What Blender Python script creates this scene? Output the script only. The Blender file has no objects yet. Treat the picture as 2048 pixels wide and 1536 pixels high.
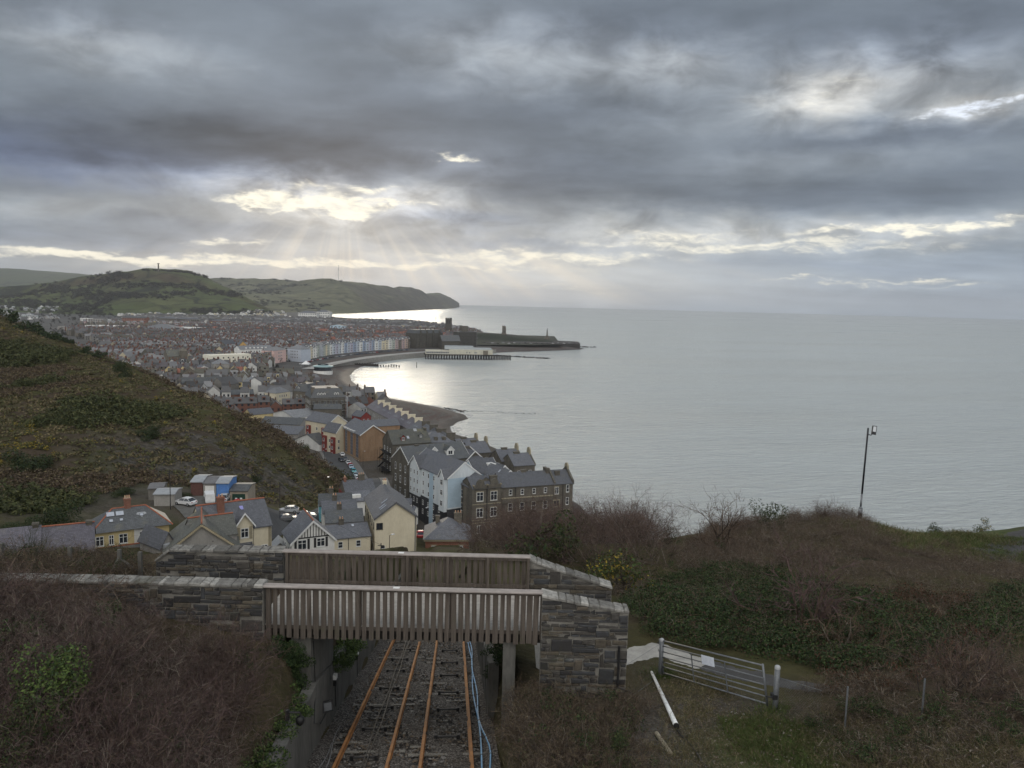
import bpy, bmesh, math, random
import numpy as np
from mathutils import Vector, Matrix
from mathutils.bvhtree import BVHTree
random.seed(7)
rng = np.random.default_rng(7)
R = math.radians
scene = bpy.context.scene
col = scene.collection
# ------------------------------------------------------------------ camera
H = 75.0                       # eye height over the sea
F = 1547.0                     # focal length in photograph pixels (2048 wide)
PITCH = math.atan((768 - 604) / F)
ROLL = R(1.42)
fwd = Vector((0, math.cos(PITCH), -math.sin(PITCH)))
rt0 = Vector((1, 0, 0))
up0 = rt0.cross(fwd)
rt = rt0 * math.cos(ROLL) + up0 * math.sin(ROLL)
up = up0 * math.cos(ROLL) - rt0 * math.sin(ROLL)
EYE = Vector((0, 0, H))
cam_data = bpy.data.cameras.new('camera')
cam_data.sensor_width = 36
cam_data.lens = F / 2048 * 36
cam_data.clip_start = 0.3
cam_data.clip_end = 120000
cam = bpy.data.objects.new('camera', cam_data)
col.objects.link(cam)
m = Matrix((rt, up, -fwd)).transposed().to_4x4()
m.translation = EYE
cam.matrix_world = m
scene.camera = cam
def ray(px, py):
 return fwd + rt * ((px - 1024) / F) + up * ((768 - py) / F)
def at(px, py, d):             # the point seen at a photograph pixel at depth d
 return EYE + ray(px, py) * d
def G(px, py, z=0.0):          # the point seen at a photograph pixel on the level z
 r = ray(px, py)
 return EYE + r * ((z - H) / r.z)
def azel(px, py):
 r = ray(px, py).normalized()
 return math.atan2(r.x, r.y), math.asin(r.z)
# ------------------------------------------------------------------ colour management
scene.view_settings.view_transform = 'Standard'
scene.view_settings.look = 'None'
scene.view_settings.exposure = 0.45
scene.view_settings.gamma = 1.0
scene.cycles.use_denoising = True
scene.cycles.max_bounces = 6
scene.cycles.diffuse_bounces = 3
scene.cycles.glossy_bounces = 3
scene.cycles.transparent_max_bounces = 12
scene.cycles.volume_bounces = 0
scene.cycles.use_adaptive_sampling = True
scene.cycles.adaptive_threshold = 0.015
# ------------------------------------------------------------------ node helper
class X:
 """a float socket with arithmetic that makes Math nodes"""
 def __init__(s, nt, sock): s.nt, s.s = nt, sock
 def op(s, o, *a, clamp=False):
  n = s.nt.nodes.new('ShaderNodeMath'); n.operation = o; n.use_clamp = clamp
  for i, v in enumerate((s,) + a):
   if isinstance(v, X): s.nt.links.new(v.s, n.inputs[i])
   else: n.inputs[i].default_value = v
  return X(s.nt, n.outputs[0])
 def __add__(s, o): return s.op('ADD', o)
 __radd__ = __add__
 def __mul__(s, o): return s.op('MULTIPLY', o)
 __rmul__ = __mul__
 def __sub__(s, o): return s.op('SUBTRACT', o)
 def __rsub__(s, o): return (s * -1.0) + o
 def __truediv__(s, o): return s.op('DIVIDE', o)
 def clamp(s): return s.op('ADD', 0.0, clamp=True)
 def ss(s, a, b):           # smoothstep
  n = s.nt.nodes.new('ShaderNodeMapRange'); n.interpolation_type = 'SMOOTHSTEP'
  s.nt.links.new(s.s, n.inputs[0]); n.inputs[1].default_value = a; n.inputs[2].default_value = b
  n.inputs[3].default_value = 0; n.inputs[4].default_value = 1
  return X(s.nt, n.outputs[0])
def comb(nt, x, y, z=0.0):
 n = nt.nodes.new('ShaderNodeCombineXYZ')
 for i, v in enumerate((x, y, z)):
  if isinstance(v, X): nt.links.new(v.s, n.inputs[i])
  else: n.inputs[i].default_value = v
 return n.outputs[0]
def noise(nt, vec, scale, detail=4, rough=0.55, dist=0.0):
 n = nt.nodes.new('ShaderNodeTexNoise')
 n.inputs['Scale'].default_value = scale; n.inputs['Detail'].default_value = detail
 n.inputs['Roughness'].default_value = rough; n.inputs['Distortion'].default_value = dist
 if vec is not None: nt.links.new(vec, n.inputs['Vector'])
 return X(nt, n.outputs['Fac'])
def mixc(nt, fac, a, b, mode='MIX'):
 n = nt.nodes.new('ShaderNodeMix'); n.data_type = 'RGBA'; n.blend_type = mode
 for sock, v in ((n.inputs[0], fac), (n.inputs[6], a), (n.inputs[7], b)):
  if isinstance(v, X): nt.links.new(v.s, sock)
  elif isinstance(v, (int, float)): sock.default_value = v
  elif isinstance(v, tuple): sock.default_value = v if len(v) == 4 else v + (1,)
  else: nt.links.new(v, sock)
 return n.outputs[2]
# ------------------------------------------------------------------ world: overcast sky with breaks
SUN_AZ, SUN_EL = azel(690, 405)
world = bpy.data.worlds.new('World')
scene.world = world
world.use_nodes = True
world.cycles.sampling_method = 'MANUAL'
world.cycles.sample_map_resolution = 512
nt = world.node_tree
nt.nodes.clear()
out = nt.nodes.new('ShaderNodeOutputWorld')
bg = nt.nodes.new('ShaderNodeBackground')
bg.inputs[1].default_value = 0.1
nt.links.new(bg.outputs[0], out.inputs[0])
sky = nt.nodes.new('ShaderNodeTexSky')
sky.sky_type = 'NISHITA'
sky.sun_disc = False
sky.sun_elevation = SUN_EL
sky.sun_rotation = SUN_AZ
tc = nt.nodes.new('ShaderNodeTexCoord')
sep = nt.nodes.new('ShaderNodeSeparateXYZ')
nt.links.new(tc.outputs['Generated'], sep.inputs[0])
dx, dy, dz = (X(nt, sep.outputs[i]) for i in range(3))
az = dx.op('ARCTAN2', dy)
el = dz.op('ARCSINE')
zc = dz.op('MAXIMUM', 0.0) + 0.10
pu, pv = dx / zc, dy / zc
vec = comb(nt, pu * 0.75 + pv * 0.10, pv)          # cloud sheet seen in perspective
n1 = noise(nt, vec, 0.75, 9, 0.52, 0.35)
n2 = noise(nt, vec, 2.3, 8, 0.58, 0.25)
nb = noise(nt, comb(nt, az * 5.0, el * 13.0), 1.2, 6, 0.55, 0.4)
nstr = noise(nt, comb(nt, az * 6.0, el * 85.0 + az * 5.0), 1.0, 6, 0.6, 0.4)  # thin stratus streaks low down
w1 = noise(nt, comb(nt, az * 9.0, el * 26.0), 1.0, 5, 0.6)
w2 = noise(nt, comb(nt, az * 9.0 + 7.3, el * 26.0 + 3.1), 1.0, 5, 0.6)
waz = az + (w1 - 0.5) * 0.14
wel = el + (w2 - 0.5) * 0.055
def blob(px, py, sx, sy, amp, slope=0.0, warp=True):
 a0, e0 = azel(px, py)
 A, E = (waz, wel) if warp else (az, el)
 da = A - a0
 de = (E - e0) - da * slope
 q = (da * (F / sx)).op('POWER', 2.0) + (de * (F / sy)).op('POWER', 2.0)
 return (q * -1.0).op('EXPONENT') * amp
def total(lst):
 t = None
 for b in lst:
  t = b if t is None else t + b
 return t
bil = noise(nt, comb(nt, az * 13.0 + n1 * 0.6, el * 24.0), 1.0, 9, 0.56, 0.5)      # billows inside the pale patches
frag = noise(nt, comb(nt, az * 34.0, el * 95.0 + az * 6.0), 1.0, 6, 0.6, 0.7)      # torn edges of the breaks
pale = total([blob(*b) for b in (
 (250, 95, 180, 48, .75), (60, 60, 140, 40, .3), (1010, 105, 200, 62, .95), (1340, 130, 160, 55, 1.05), (1640, 205, 110, 40, 1.7), (1720, 140, 150, 45, 1.1), (1930, 130, 190, 80, .5),
 (1970, 210, 110, 28, 1.6), (905, 325, 120, 30, .7), (640, 385, 230, 36, 1.2), (710, 412, 210, 40, 2.6), (1300, 465, 330, 42, 1.35), (1850, 462, 300, 26, 1.1),
 (110, 415, 190, 18, .7), (230, 350, 260, 22, .25), (560, 500, 420, 34, .7), (1600, 320, 300, 30, .4), (1350, 250, 200, 40, .35), (880, 585, 330, 34, .75), (1500, 590, 500, 26, .35))])
dark = total([blob(*b) for b in (
 (60, 285, 420, 50, 1.05), (560, 285, 420, 60, 1.0), (1900, 55, 330, 60, .85), (1120, 345, 300, 46, .85), (1250, 45, 260, 50, .7), (60, 15, 300, 30, .45),
 (930, 440, 150, 22, 1.0), (120, 470, 300, 26, .9), (420, 450, 170, 20, .7), (1600, 395, 320, 26, .75), (1780, 275, 240, 26, .9), (1150, 230, 200, 50, .55), (780, 190, 260, 60, .5), (1950, 350, 200, 30, .5),
 (700, 40, 260, 40, .35), (1000, 490, 200, 14, .7), (1700, 530, 300, 14, .5), (1900, 590, 300, 14, .3))])
hot = total([blob(*b) for b in (
 (690, 420, 62, 10, 1.5), (650, 408, 95, 10, .8), (600, 395, 100, 12, .85), (620, 372, 70, 10, .7), (540, 405, 80, 8, .55), (770, 372, 65, 9, .95), (820, 408, 80, 7, .85), (740, 395, 60, 8, .75), (905, 313, 50, 10, 1.4), (1340, 470, 170, 22, .75),
 (1985, 208, 70, 9, 1.15), (1915, 226, 40, 7, .9), (1645, 205, 50, 22, .55), (1690, 165, 70, 16, .4), (1950, 457, 190, 8, 1.0), (1730, 466, 120, 7, .8), (1600, 500, 330, 8, .7), (480, 402, 70, 7, .6), (1450, 108, 90, 12, .25))])
strip = total([blob(*b) for b in (
 (560, 524, 560, 9, 1.2), (1080, 515, 300, 12, 1.1), (190, 508, 210, 8, .9), (460, 487, 110, 6, .8), (1480, 490, 420, 10, .9), (1820, 556, 100, 5, .8), (1100, 573, 300, 5, .55), (1640, 566, 150, 4, .7), (1930, 572, 90, 4, .6), (90, 516, 120, 6, .7))])
# cloud body radiance (x10, the background strength is 0.1)
low = el.ss(0.13, 0.0)
lum = 1.92 + (n1 - 0.5) * 1.9 + (n2 - 0.5) * 1.2 + (nb - 0.5) * 1.0 + (nstr - 0.5) * low * 2.0
lum = lum + pale * bil.ss(0.22, 0.78) * 2.3 - dark * 0.80 + low * 1.25 + blob(960, 570, 480, 75, 1.7, 0, False) + blob(1350, 530, 750, 70, .75, 0, False)
warm = total([blob(700, 470, 620, 150, 1.0), blob(900, 560, 700, 60, .6)]).clamp()
# unseen sky behind the camera, brightness added as fill light for the foreground
back = (dy * -1.0 + dz * 0.35).ss(-0.05, 0.75)
lum = lum + back * 9.4
lum = lum.op('MAXIMUM', 0.68)
body = mixc(nt, (warm * 0.6), (0.84, 1.0, 1.19), (1.02, 1.0, 0.92))
body = mixc(nt, (pale * 0.5).clamp(), body, (1.0, 1.0, 0.97))
body = mixc(nt, back, body, (1.02, 1.0, 0.97))
body = mixc(nt, dark.clamp() * 0.5, body, (0.78, 0.97, 1.32))
body = mixc(nt, blob(30, 300, 300, 45, 0.6).clamp(), body, (0.68, 0.92, 1.60))
sc = nt.nodes.new('ShaderNodeVectorMath'); sc.operation = 'SCALE'
nt.links.new(body, sc.inputs[0]); nt.links.new(lum.s, sc.inputs['Scale'])
# breaks where the light comes through
gap = (hot.op('MINIMUM', 1.3) * 0.90 - frag.ss(0.68, 0.30) * 0.85 + (hot - 2.0).clamp() * 0.5).ss(-0.30, 1.05) * hot.ss(0.10, 0.85)
gap2 = (strip * 0.78 - frag.ss(0.72, 0.26) * 0.72).ss(-0.28, 1.0) * strip.ss(0.08, 0.7)
gaps = gap.op('MAXIMUM', gap2) * 0.93
skyc = mixc(nt, gaps, sc.outputs[0], mixc(nt, blob(1960, 215, 200, 90, 1.0, 0, False).clamp(), (9.3, 8.8, 7.3), (7.2, 7.8, 8.8)))
# crepuscular rays under the cloud base
ra = (az - SUN_AZ).op('ARCTAN2', (SUN_EL + 0.05) - el)
rn = noise(nt, comb(nt, ra * 4.2, 0.0, 2.0), 1.6, 3, 0.6)
rmask = el.ss(-0.01, 0.015) * el.ss(0.125, 0.05) * total([blob(960, 565, 340, 62, 1.0, 0, False), blob(640, 490, 200, 60, .6, 0, False), blob(1280, 560, 260, 46, .7, 0, False), blob(270, 525, 160, 26, .9, 0, False)]).clamp()
rays = rn.ss(0.38, 0.74) * rmask
skyc = mixc(nt, rays * 0.5, skyc, (8.5, 7.6, 6.2))
# a little of the clear Nishita sky shows through the thin places
clear = nt.nodes.new('ShaderNodeMix'); clear.data_type = 'RGBA'; clear.inputs[0].default_value = 0.015
nt.links.new(skyc, clear.inputs[6]); nt.links.new(sky.outputs[0], clear.inputs[7])
nt.links.new(clear.outputs[2], bg.inputs[0])
# ------------------------------------------------------------------ sun, veiled by cloud
sl = bpy.data.lights.new('sun', 'SUN')
sl.energy = 0.5
sl.angle = R(14)
sl.color = (1.0, 0.88, 0.70)
sun = bpy.data.objects.new('sun', sl)
col.objects.link(sun)
sdir = Vector((math.sin(SUN_AZ) * math.cos(SUN_EL), math.cos(SUN_AZ) * math.cos(SUN_EL), math.sin(SUN_EL)))
sun.rotation_euler = sdir.to_track_quat('Z', 'Y').to_euler()
# ------------------------------------------------------------------ object helpers
def tag(o, label=None, cat=None, group=None, kind=None):
 if label: o['label'] = label
 if cat: o['category'] = cat
 if group: o['group'] = group
 if kind: o['kind'] = kind
 return o
def thing(name, label, cat, loc=(0, 0, 0), rz=0.0, group=None):
 o = bpy.data.objects.new(name, None)
 o.empty_display_size = 0.2
 col.objects.link(o)
 o.location = loc
 o.rotation_euler = (0, 0, rz)
 return tag(o, label, cat, group)
class MB:
 """collects geometry of one mesh"""
 def __init__(s): s.v, s.f, s.m = [], [], []
 def add(s, vs, fs, mi=0, M=None):
  b = len(s.v)
  s.v += [tuple(M @ Vector(p)) for p in vs] if M is not None else [tuple(p) for p in vs]
  s.f += [tuple(b + i for i in f) for f in fs]
  s.m += [mi] * len(fs)
  return s
 def box(s, x0, y0, z0, x1, y1, z1, mi=0, M=None):
  vs = [(x0, y0, z0), (x1, y0, z0), (x1, y1, z0), (x0, y1, z0), (x0, y0, z1), (x1, y0, z1), (x1, y1, z1), (x0, y1, z1)]
  return s.add(vs, [(3, 2, 1, 0), (4, 5, 6, 7), (0, 1, 5, 4), (1, 2, 6, 5), (2, 3, 7, 6), (3, 0, 4, 7)], mi, M)
 def prism(s, prof, a, b, axis='x', mi=0, M=None):
  """profile of (p,q) swept along an axis from a to b, closed"""
  n = len(prof)
  def pt(t, p, q): return (t, p, q) if axis == 'x' else ((p, t, q) if axis == 'y' else (p, q, t))
  vs = [pt(a, *p) for p in prof] + [pt(b, *p) for p in prof]
  fs = [(i, (i + 1) % n, n + (i + 1) % n, n + i) for i in range(n)]
  fs += [tuple(range(n - 1, -1, -1)), tuple(range(n, 2 * n))]
  return s.add(vs, fs, mi, M)
 def tube(s, pts, r, n=6, mi=0, caps=True, r1=None):
  pts = [Vector(p) for p in pts]
  rings = []
  for i, p in enumerate(pts):
   d = (pts[min(i + 1, len(pts) - 1)] - pts[max(i - 1, 0)])
   if d.length < 1e-9: d = Vector((0, 0, 1))
   d.normalize()
   a = d.cross(Vector((0, 0, 1)) if abs(d.z) < 0.9 else Vector((1, 0, 0))).normalized()
   b = d.cross(a)
   rr = r if r1 is None else r + (r1 - r) * i / max(1, len(pts) - 1)
   rings.append([p + a * (rr * math.cos(2 * math.pi * k / n)) + b * (rr * math.sin(2 * math.pi * k / n)) for k in range(n)])
  vs = [q for rg in rings for q in rg]
  fs = [(i * n + k, i * n + (k + 1) % n, (i + 1) * n + (k + 1) % n, (i + 1) * n + k) for i in range(len(pts) - 1) for k in range(n)]
  if caps: fs += [tuple(range(n - 1, -1, -1)), tuple((len(pts) - 1) * n + k for k in range(n))]
  return s.add(vs, fs, mi)
 def mesh(s, name, mats, smooth=False):
  me = bpy.data.meshes.new(name)
  me.from_pydata(s.v, [], s.f)
  for m_ in (mats if isinstance(mats, (list, tuple)) else [mats]): me.materials.append(m_)
  me.polygons.foreach_set('material_index', s.m)
  if smooth: me.polygons.foreach_set('use_smooth', [True] * len(s.f))
  me.update()
  return me
 def build(s, name, mats, parent=None, smooth=False):
  return link(name, s.mesh(name, mats, smooth), parent)
def link(name, me, parent=None, loc=None, rot=None):
 o = bpy.data.objects.new(name, me)
 col.objects.link(o)
 if parent is not None: o.parent = parent
 if loc is not None: o.location = loc
 if rot is not None: o.rotation_euler = rot
 return o
def npmesh(name, V, Fc, mats, midx=None, smooth=False):
 """mesh from numpy arrays: V (n,3), Fc (m,k) all of one polygon size"""
 me = bpy.data.meshes.new(name)
 nf, k = Fc.shape
 me.vertices.add(len(V)); me.vertices.foreach_set('co', np.ascontiguousarray(V, dtype=np.float32).ravel())
 me.loops.add(nf * k); me.loops.foreach_set('vertex_index', np.ascontiguousarray(Fc, dtype=np.int32).ravel())
 me.polygons.add(nf); me.polygons.foreach_set('loop_start', np.arange(0, nf * k, k, dtype=np.int32))
 try: me.polygons.foreach_set('loop_total', np.full(nf, k, dtype=np.int32))
 except Exception: pass
 for m_ in (mats if isinstance(mats, (list, tuple)) else [mats]): me.materials.append(m_)
 if midx is not None: me.polygons.foreach_set('material_index', np.ascontiguousarray(midx, dtype=np.int32))
 me.polygons.foreach_set('use_smooth', np.full(nf, smooth))
 me.update(calc_edges=True)
 return me
def copy_tree(o, parent=None):
 c = o.copy(); col.objects.link(c); c.parent = parent
 for ch in list(o.children): copy_tree(ch, c)
 return c
# ------------------------------------------------------------------ materials
MATS = {}
def new_mat(name, rough=0.8, metal=0.0, spec=0.3):
 m_ = bpy.data.materials.new(name); m_.use_nodes = True
 t = m_.node_tree
 b = t.nodes['Principled BSDF']
 b.inputs['Roughness'].default_value = rough
 b.inputs['Metallic'].default_value = metal
 b.inputs['Specular IOR Level'].default_value = spec
 return m_, t, b
def coords(t, kind='Object'):
 return t.nodes.new('ShaderNodeTexCoord').outputs[kind] if kind != 'World' else t.nodes.new('ShaderNodeNewGeometry').outputs['Position']
def mapping(t, vec, sx=1, sy=1, sz=1):
 n = t.nodes.new('ShaderNodeMapping')
 n.inputs['Scale'].default_value = (sx, sy, sz)
 t.links.new(vec, n.inputs['Vector'])
 return n.outputs[0]
def bump(t, b, h, strength=0.4, dist=0.05):
 n = t.nodes.new('ShaderNodeBump'); n.inputs['Strength'].default_value = strength; n.inputs['Distance'].default_value = dist
 t.links.new(h.s, n.inputs['Height']); t.links.new(n.outputs[0], b.inputs['Normal'])
def mat(name, c1, c2=None, scale=1.0, rough=0.8, metal=0.0, bmp=0.0, stretch=(1, 1, 1), rnd=0.0, fine=0.15, spec=0.3, kind='Object'):
 """two-tone noise material with fine grain and per-object variation"""
 if name in MATS: return MATS[name]
 m_, t, b = new_mat(name, rough, metal, spec)
 c2 = c2 or tuple(v * 0.75 for v in c1)
 v = mapping(t, coords(t, kind), *stretch)
 a = noise(t, v, scale, 6, 0.6)
 f = noise(t, v, scale * 9, 3, 0.6)
 c = mixc(t, a.ss(0.32, 0.68), c1, c2)
 c = mixc(t, fine, c, mixc(t, f.ss(0.3, 0.7), tuple(x * 0.5 for x in c1), tuple(min(1, x * 1.5) for x in c1)))
 if rnd:
  oi = t.nodes.new('ShaderNodeObjectInfo')
  hs = t.nodes.new('ShaderNodeHueSaturation')
  r_ = X(t, oi.outputs['Random'])
  t.links.new((r_ * (2 * rnd) + (1 - rnd)).s, hs.inputs['Value'])
  t.links.new(c, hs.inputs['Color']); c = hs.outputs[0]
 t.links.new(c, b.inputs['Base Color'])
 if bmp: bump(t, b, f, bmp, 0.03)
 MATS[name] = m_
 return m_
def slate(name, base, moss=0.15, course=0.22):
 """roof slates: courses, staining down the slope, lichen"""
 if name in MATS: return MATS[name]
 m_, t, b = new_mat(name, 0.55, 0, 0.4)
 co = coords(t)
 s = t.nodes.new('ShaderNodeSeparateXYZ'); t.links.new(co, s.inputs[0])
 x, y, z = (X(t, s.outputs[i]) for i in range(3))
 br = t.nodes.new('ShaderNodeTexBrick')
 br.inputs['Scale'].default_value = 1.0
 br.inputs['Brick Width'].default_value = course * 1.3; br.inputs['Row Height'].default_value = course
 br.inputs['Mortar Size'].default_value = 0.012
 br.inputs['Color1'].default_value = tuple(v * 0.82 for v in base) + (1,)
 br.inputs['Color2'].default_value = tuple(v * 1.2 for v in base) + (1,)
 br.inputs['Mortar'].default_value = tuple(v * 0.45 for v in base) + (1,)
 t.links.new(comb(t, x + y * 0.37, z * 1.5 + y * 0.001), br.inputs['Vector'])
 stain = noise(t, mapping(t, co, 1.3, 1.3, 0.22), 1.0, 6, 0.65)
 big = noise(t, co, 0.35, 5, 0.6)
 c = mixc(t, stain.ss(0.42, 0.75) * 0.5, br.outputs[0], tuple(v * 0.55 for v in base))
 c = mixc(t, big.ss(0.5, 0.75) * (moss * 2.2), c, (0.16, 0.15, 0.10))
 oi = t.nodes.new('ShaderNodeObjectInfo'); hs = t.nodes.new('ShaderNodeHueSaturation')
 t.links.new((X(t, oi.outputs['Random']) * 0.45 + 0.78).s, hs.inputs['Value']); t.links.new(c, hs.inputs['Color'])
 t.links.new(hs.outputs[0], b.inputs['Base Color'])
 bump(t, b, X(t, br.outputs['Fac']) * -1.0 + stain * 0.5, 0.35, 0.03)
 MATS[name] = m_
 return m_
def masonry(name, c1, c2, mortar, bw=0.5, bh=0.22, size=0.02, warp=0.08, rough=0.9):
 """stone or brick courses, in object space on upright faces"""
 if name in MATS: return MATS[name]
 m_, t, b = new_mat(name, rough, 0, 0.2)
 co = coords(t)
 s = t.nodes.new('ShaderNodeSeparateXYZ'); t.links.new(co, s.inputs[0])
 x, y, z = (X(t, s.outputs[i]) for i in range(3))
 w = noise(t, co, 1.3, 3, 0.5)
 br = t.nodes.new('ShaderNodeTexBrick')
 br.inputs['Scale'].default_value = 1.0
 br.inputs['Brick Width'].default_value = bw; br.inputs['Row Height'].default_value = bh
 br.inputs['Mortar Size'].default_value = size; br.inputs['Mortar Smooth'].default_value = 0.3
 br.inputs['Color1'].default_value = c1 + (1,); br.inputs['Color2'].default_value = c2 + (1,); br.inputs['Mortar'].default_value = mortar + (1,)
 t.links.new(comb(t, x + y + (w - 0.5) * warp * 4, z + (w - 0.5) * warp), br.inputs['Vector'])
 big = noise(t, mapping(t, co, 1, 1, 0.4), 0.5, 5, 0.65)
 c = mixc(t, big.ss(0.35, 0.75) * 0.55, br.outputs[0], tuple(v * 0.5 for v in c1))
 t.links.new(c, b.inputs['Base Color'])
 bump(t, b, X(t, br.outputs['Fac']) * -1.0 + w * 0.3, 0.5, 0.03)
 MATS[name] = m_
 return m_
GLASS = mat('window_glass', (0.03, 0.035, 0.045), (0.015, 0.02, 0.025), 0.6, 0.08, spec=0.6)
WHITE = mat('white_paint', (0.72, 0.73, 0.72), (0.6, 0.61, 0.6), 1.2, 0.6, rnd=0.08)
# ------------------------------------------------------------------ sea
def sea_material():
 m_, t, b = new_mat('sea_water', 0.16, 0, 0.5)
 p = coords(t, 'World')
 sx = t.nodes.new('ShaderNodeSeparateXYZ'); t.links.new(p, sx.inputs[0]); px_, py_ = X(t, sx.outputs[0]), X(t, sx.outputs[1])
 p0 = p; p = comb(t, px_ * 0.96 + py_ * 0.27, py_ * 0.96 - px_ * 0.27)
 a = noise(t, mapping(t, p, 0.010, 0.045, 1), 1.0, 5, 0.6, 0.6)       # long swell lines
 w = noise(t, mapping(t, p, 0.09, 0.26, 1), 1.0, 6, 0.62, 0.4)        # wind waves
 r_ = noise(t, mapping(t, p, 0.6, 1.1, 1), 1.0, 4, 0.6)               # ripples
 big = noise(t, mapping(t, p, 0.0016, 0.006, 1), 1.0, 4, 0.6)
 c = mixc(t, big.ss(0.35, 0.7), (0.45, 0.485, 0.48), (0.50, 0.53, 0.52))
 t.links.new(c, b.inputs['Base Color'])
 t.links.new((big * 0.16 + 0.12).s, b.inputs['Roughness'])
 ln = noise(t, mapping(t, p, 0.045, 0.22, 1), 1.0, 5, 0.6, 1.2)
 bump(t, b, (a * 5.0 + ln * 6.0 + w * 7.0 + r_ * 0.9) * (py_.ss(9000.0, 2500.0) * 0.85 + 0.15) * (big.ss(0.35, 0.65) * 0.6 + 0.5), 0.8, 1.0)
 b.inputs['IOR'].default_value = 1.33
 return m_
SEA_R = 13600.0
n = 96
me = MB()
vs = [(0, 0, 0)] + [(SEA_R * math.cos(2 * math.pi * k / n), SEA_R * math.sin(2 * math.pi * k / n), 0) for k in range(n)]
me.add(vs, [(0, 1 + k, 1 + (k + 1) % n) for k in range(n)])
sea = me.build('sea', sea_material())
tag(sea, 'grey green sea filling the bay out to the horizon', 'sea', kind='structure')
# ------------------------------------------------------------------ coast line and town ground
COAST = [(150, -200), (125, -40), (112, 20), (90, 70), (66, 130), (48, 190), (34, 245), (26, 285), (6, 340), (-14, 385), (-26, 413), (-34, 440), (-36, 454), (-33, 475), (-27, 490), (-31, 508), (-50, 539),
  (-83, 574), (-102, 592), (-128, 649), (-146, 700), (-158, 750), (-165, 808), (-166, 860), (-160, 910), (-142, 973), (-117, 1027), (-80, 1080), (-30, 1131), (0, 1165), (60, 1215), (112, 1270), (120, 1300),
  (95, 1400), (30, 1560), (-60, 1750), (-130, 1960), (-195, 2150), (-235, 2260), (-400, 2460), (-560, 2680), (-760, 3200), (-880, 3650), (-1200, 4300)]
CO = np.array(COAST, dtype=float)
def coast_dist(x, y):
 """signed distance to the coast, positive on land"""
 x = np.asarray(x, float); y = np.asarray(y, float)
 best = np.full(x.shape, 1e9); sgn = np.zeros(x.shape)
 for (ax, ay), (bx, by) in zip(CO[:-1], CO[1:]):
  ex, ey = bx - ax, by - ay
  L2 = ex * ex + ey * ey
  tt = np.clip(((x - ax) * ex + (y - ay) * ey) / L2, 0, 1)
  qx, qy = ax + tt * ex - x, ay + tt * ey - y
  d_ = np.hypot(qx, qy)
  cr = ex * (y - ay) - ey * (x - ax)
  upd = d_ < best - 1e-6
  best = np.where(upd, d_, best); sgn = np.where(upd, np.sign(cr), sgn)
 return best * np.where(sgn >= 0, 1, -1)
def vnoise(x, y, f, seed=0):
 """smooth value noise in numpy"""
 x = np.asarray(x, float) * f; y = np.asarray(y, float) * f
 xi = np.floor(x).astype(np.int64); yi = np.floor(y).astype(np.int64)
 fx = x - xi; fy = y - yi
 fx = fx * fx * (3 - 2 * fx); fy = fy * fy * (3 - 2 * fy)
 def h(a, b):
  n_ = (a * 374761393 + b * 668265263 + seed * 974711) & 0x7fffffff
  n_ = ((n_ ^ (n_ >> 13)) * 1274126177) & 0x7fffffff
  return ((n_ ^ (n_ >> 16)) & 0xffff) / 65535.0
 return (h(xi, yi) * (1 - fx) + h(xi + 1, yi) * fx) * (1 - fy) + (h(xi, yi + 1) * (1 - fx) + h(xi + 1, yi + 1) * fx) * fy
def fbm(x, y, f, o=4, seed=0):
 s = 0; a = 0.5
 for k in range(o):
  s = s + a * (vnoise(x, y, f * 2 ** k, seed + k) - 0.5); a *= 0.5
 return s
def ground_z(x, y):
 s = coast_dist(x, y)
 z = np.where(s > 0, np.minimum(5.5, s * 0.125), np.maximum(-4, s * 0.15))
 spit = np.exp(-((np.asarray(x) + 42) / 30.0) ** 2 - ((np.asarray(y) - 480) / 45.0) ** 2)
 z = np.where(s > 0, np.minimum(z, 5.5 - 2.2 * spit), z)
 return z + np.where(s > 4, fbm(x, y, 0.12, 3, 5) * 0.5 * (z < 5), 0)
def grid(name, x0, x1, y0, y1, step, zf):
 nx = int((x1 - x0) / step) + 1; ny = int((y1 - y0) / step) + 1
 X_, Y_ = np.meshgrid(np.linspace(x0, x1, nx), np.linspace(y0, y1, ny))
 Z_ = zf(X_, Y_)
 V = np.stack([X_.ravel(), Y_.ravel(), Z_.ravel()], 1)
 i = np.arange((nx - 1) * (ny - 1)); a = (i // (nx - 1)) * nx + i % (nx - 1)
 return V, np.stack([a, a + 1, a + nx + 1, a + nx], 1)
def ground_material():
 m_, t, b = new_mat('town_ground', 0.9, 0, 0.2)
 p = coords(t, 'World')
 s = t.nodes.new('ShaderNodeSeparateXYZ'); t.links.new(p, s.inputs[0])
 z = X(t, s.outputs[2])
 a = noise(t, p, 0.05, 6, 0.6); f = noise(t, p, 0.8, 5, 0.65); st = noise(t, mapping(t, p, 0.05, 0.05, 2.0), 1.0, 4, 0.6)
 shingle = mixc(t, f.ss(0.3, 0.7), (0.060, 0.055, 0.050), (0.125, 0.115, 0.105))
 shingle = mixc(t, st.ss(0.45, 0.6) * 0.6, shingle, (0.085, 0.05, 0.042))
 wet = mixc(t, f, (0.035, 0.030, 0.027), (0.055, 0.045, 0.040))
 beach = mixc(t, (z + a * 1.2).ss(0.7, 2.1), wet, shingle)
 tar = mixc(t, a.ss(0.3, 0.7), (0.055, 0.055, 0.056), (0.11, 0.105, 0.098))
 c = mixc(t, (z + f * 0.2).ss(5.0, 5.4), beach, tar)
 t.links.new(c, b.inputs['Base Color'])
 t.links.new((z.ss(0.8, 1.8) * 0.3 + 0.62).s, b.inputs['Roughness'])
 bump(t, b, f, 0.6, 0.4)
 return m_
V1, F1 = grid('g', -1150, 160, 150, 1450, 5.0, ground_z)
V2, F2 = grid('g', -3400, 200, 1440, 4300, 26.0, lambda x, y: ground_z(x, y) - 0.15)
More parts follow.
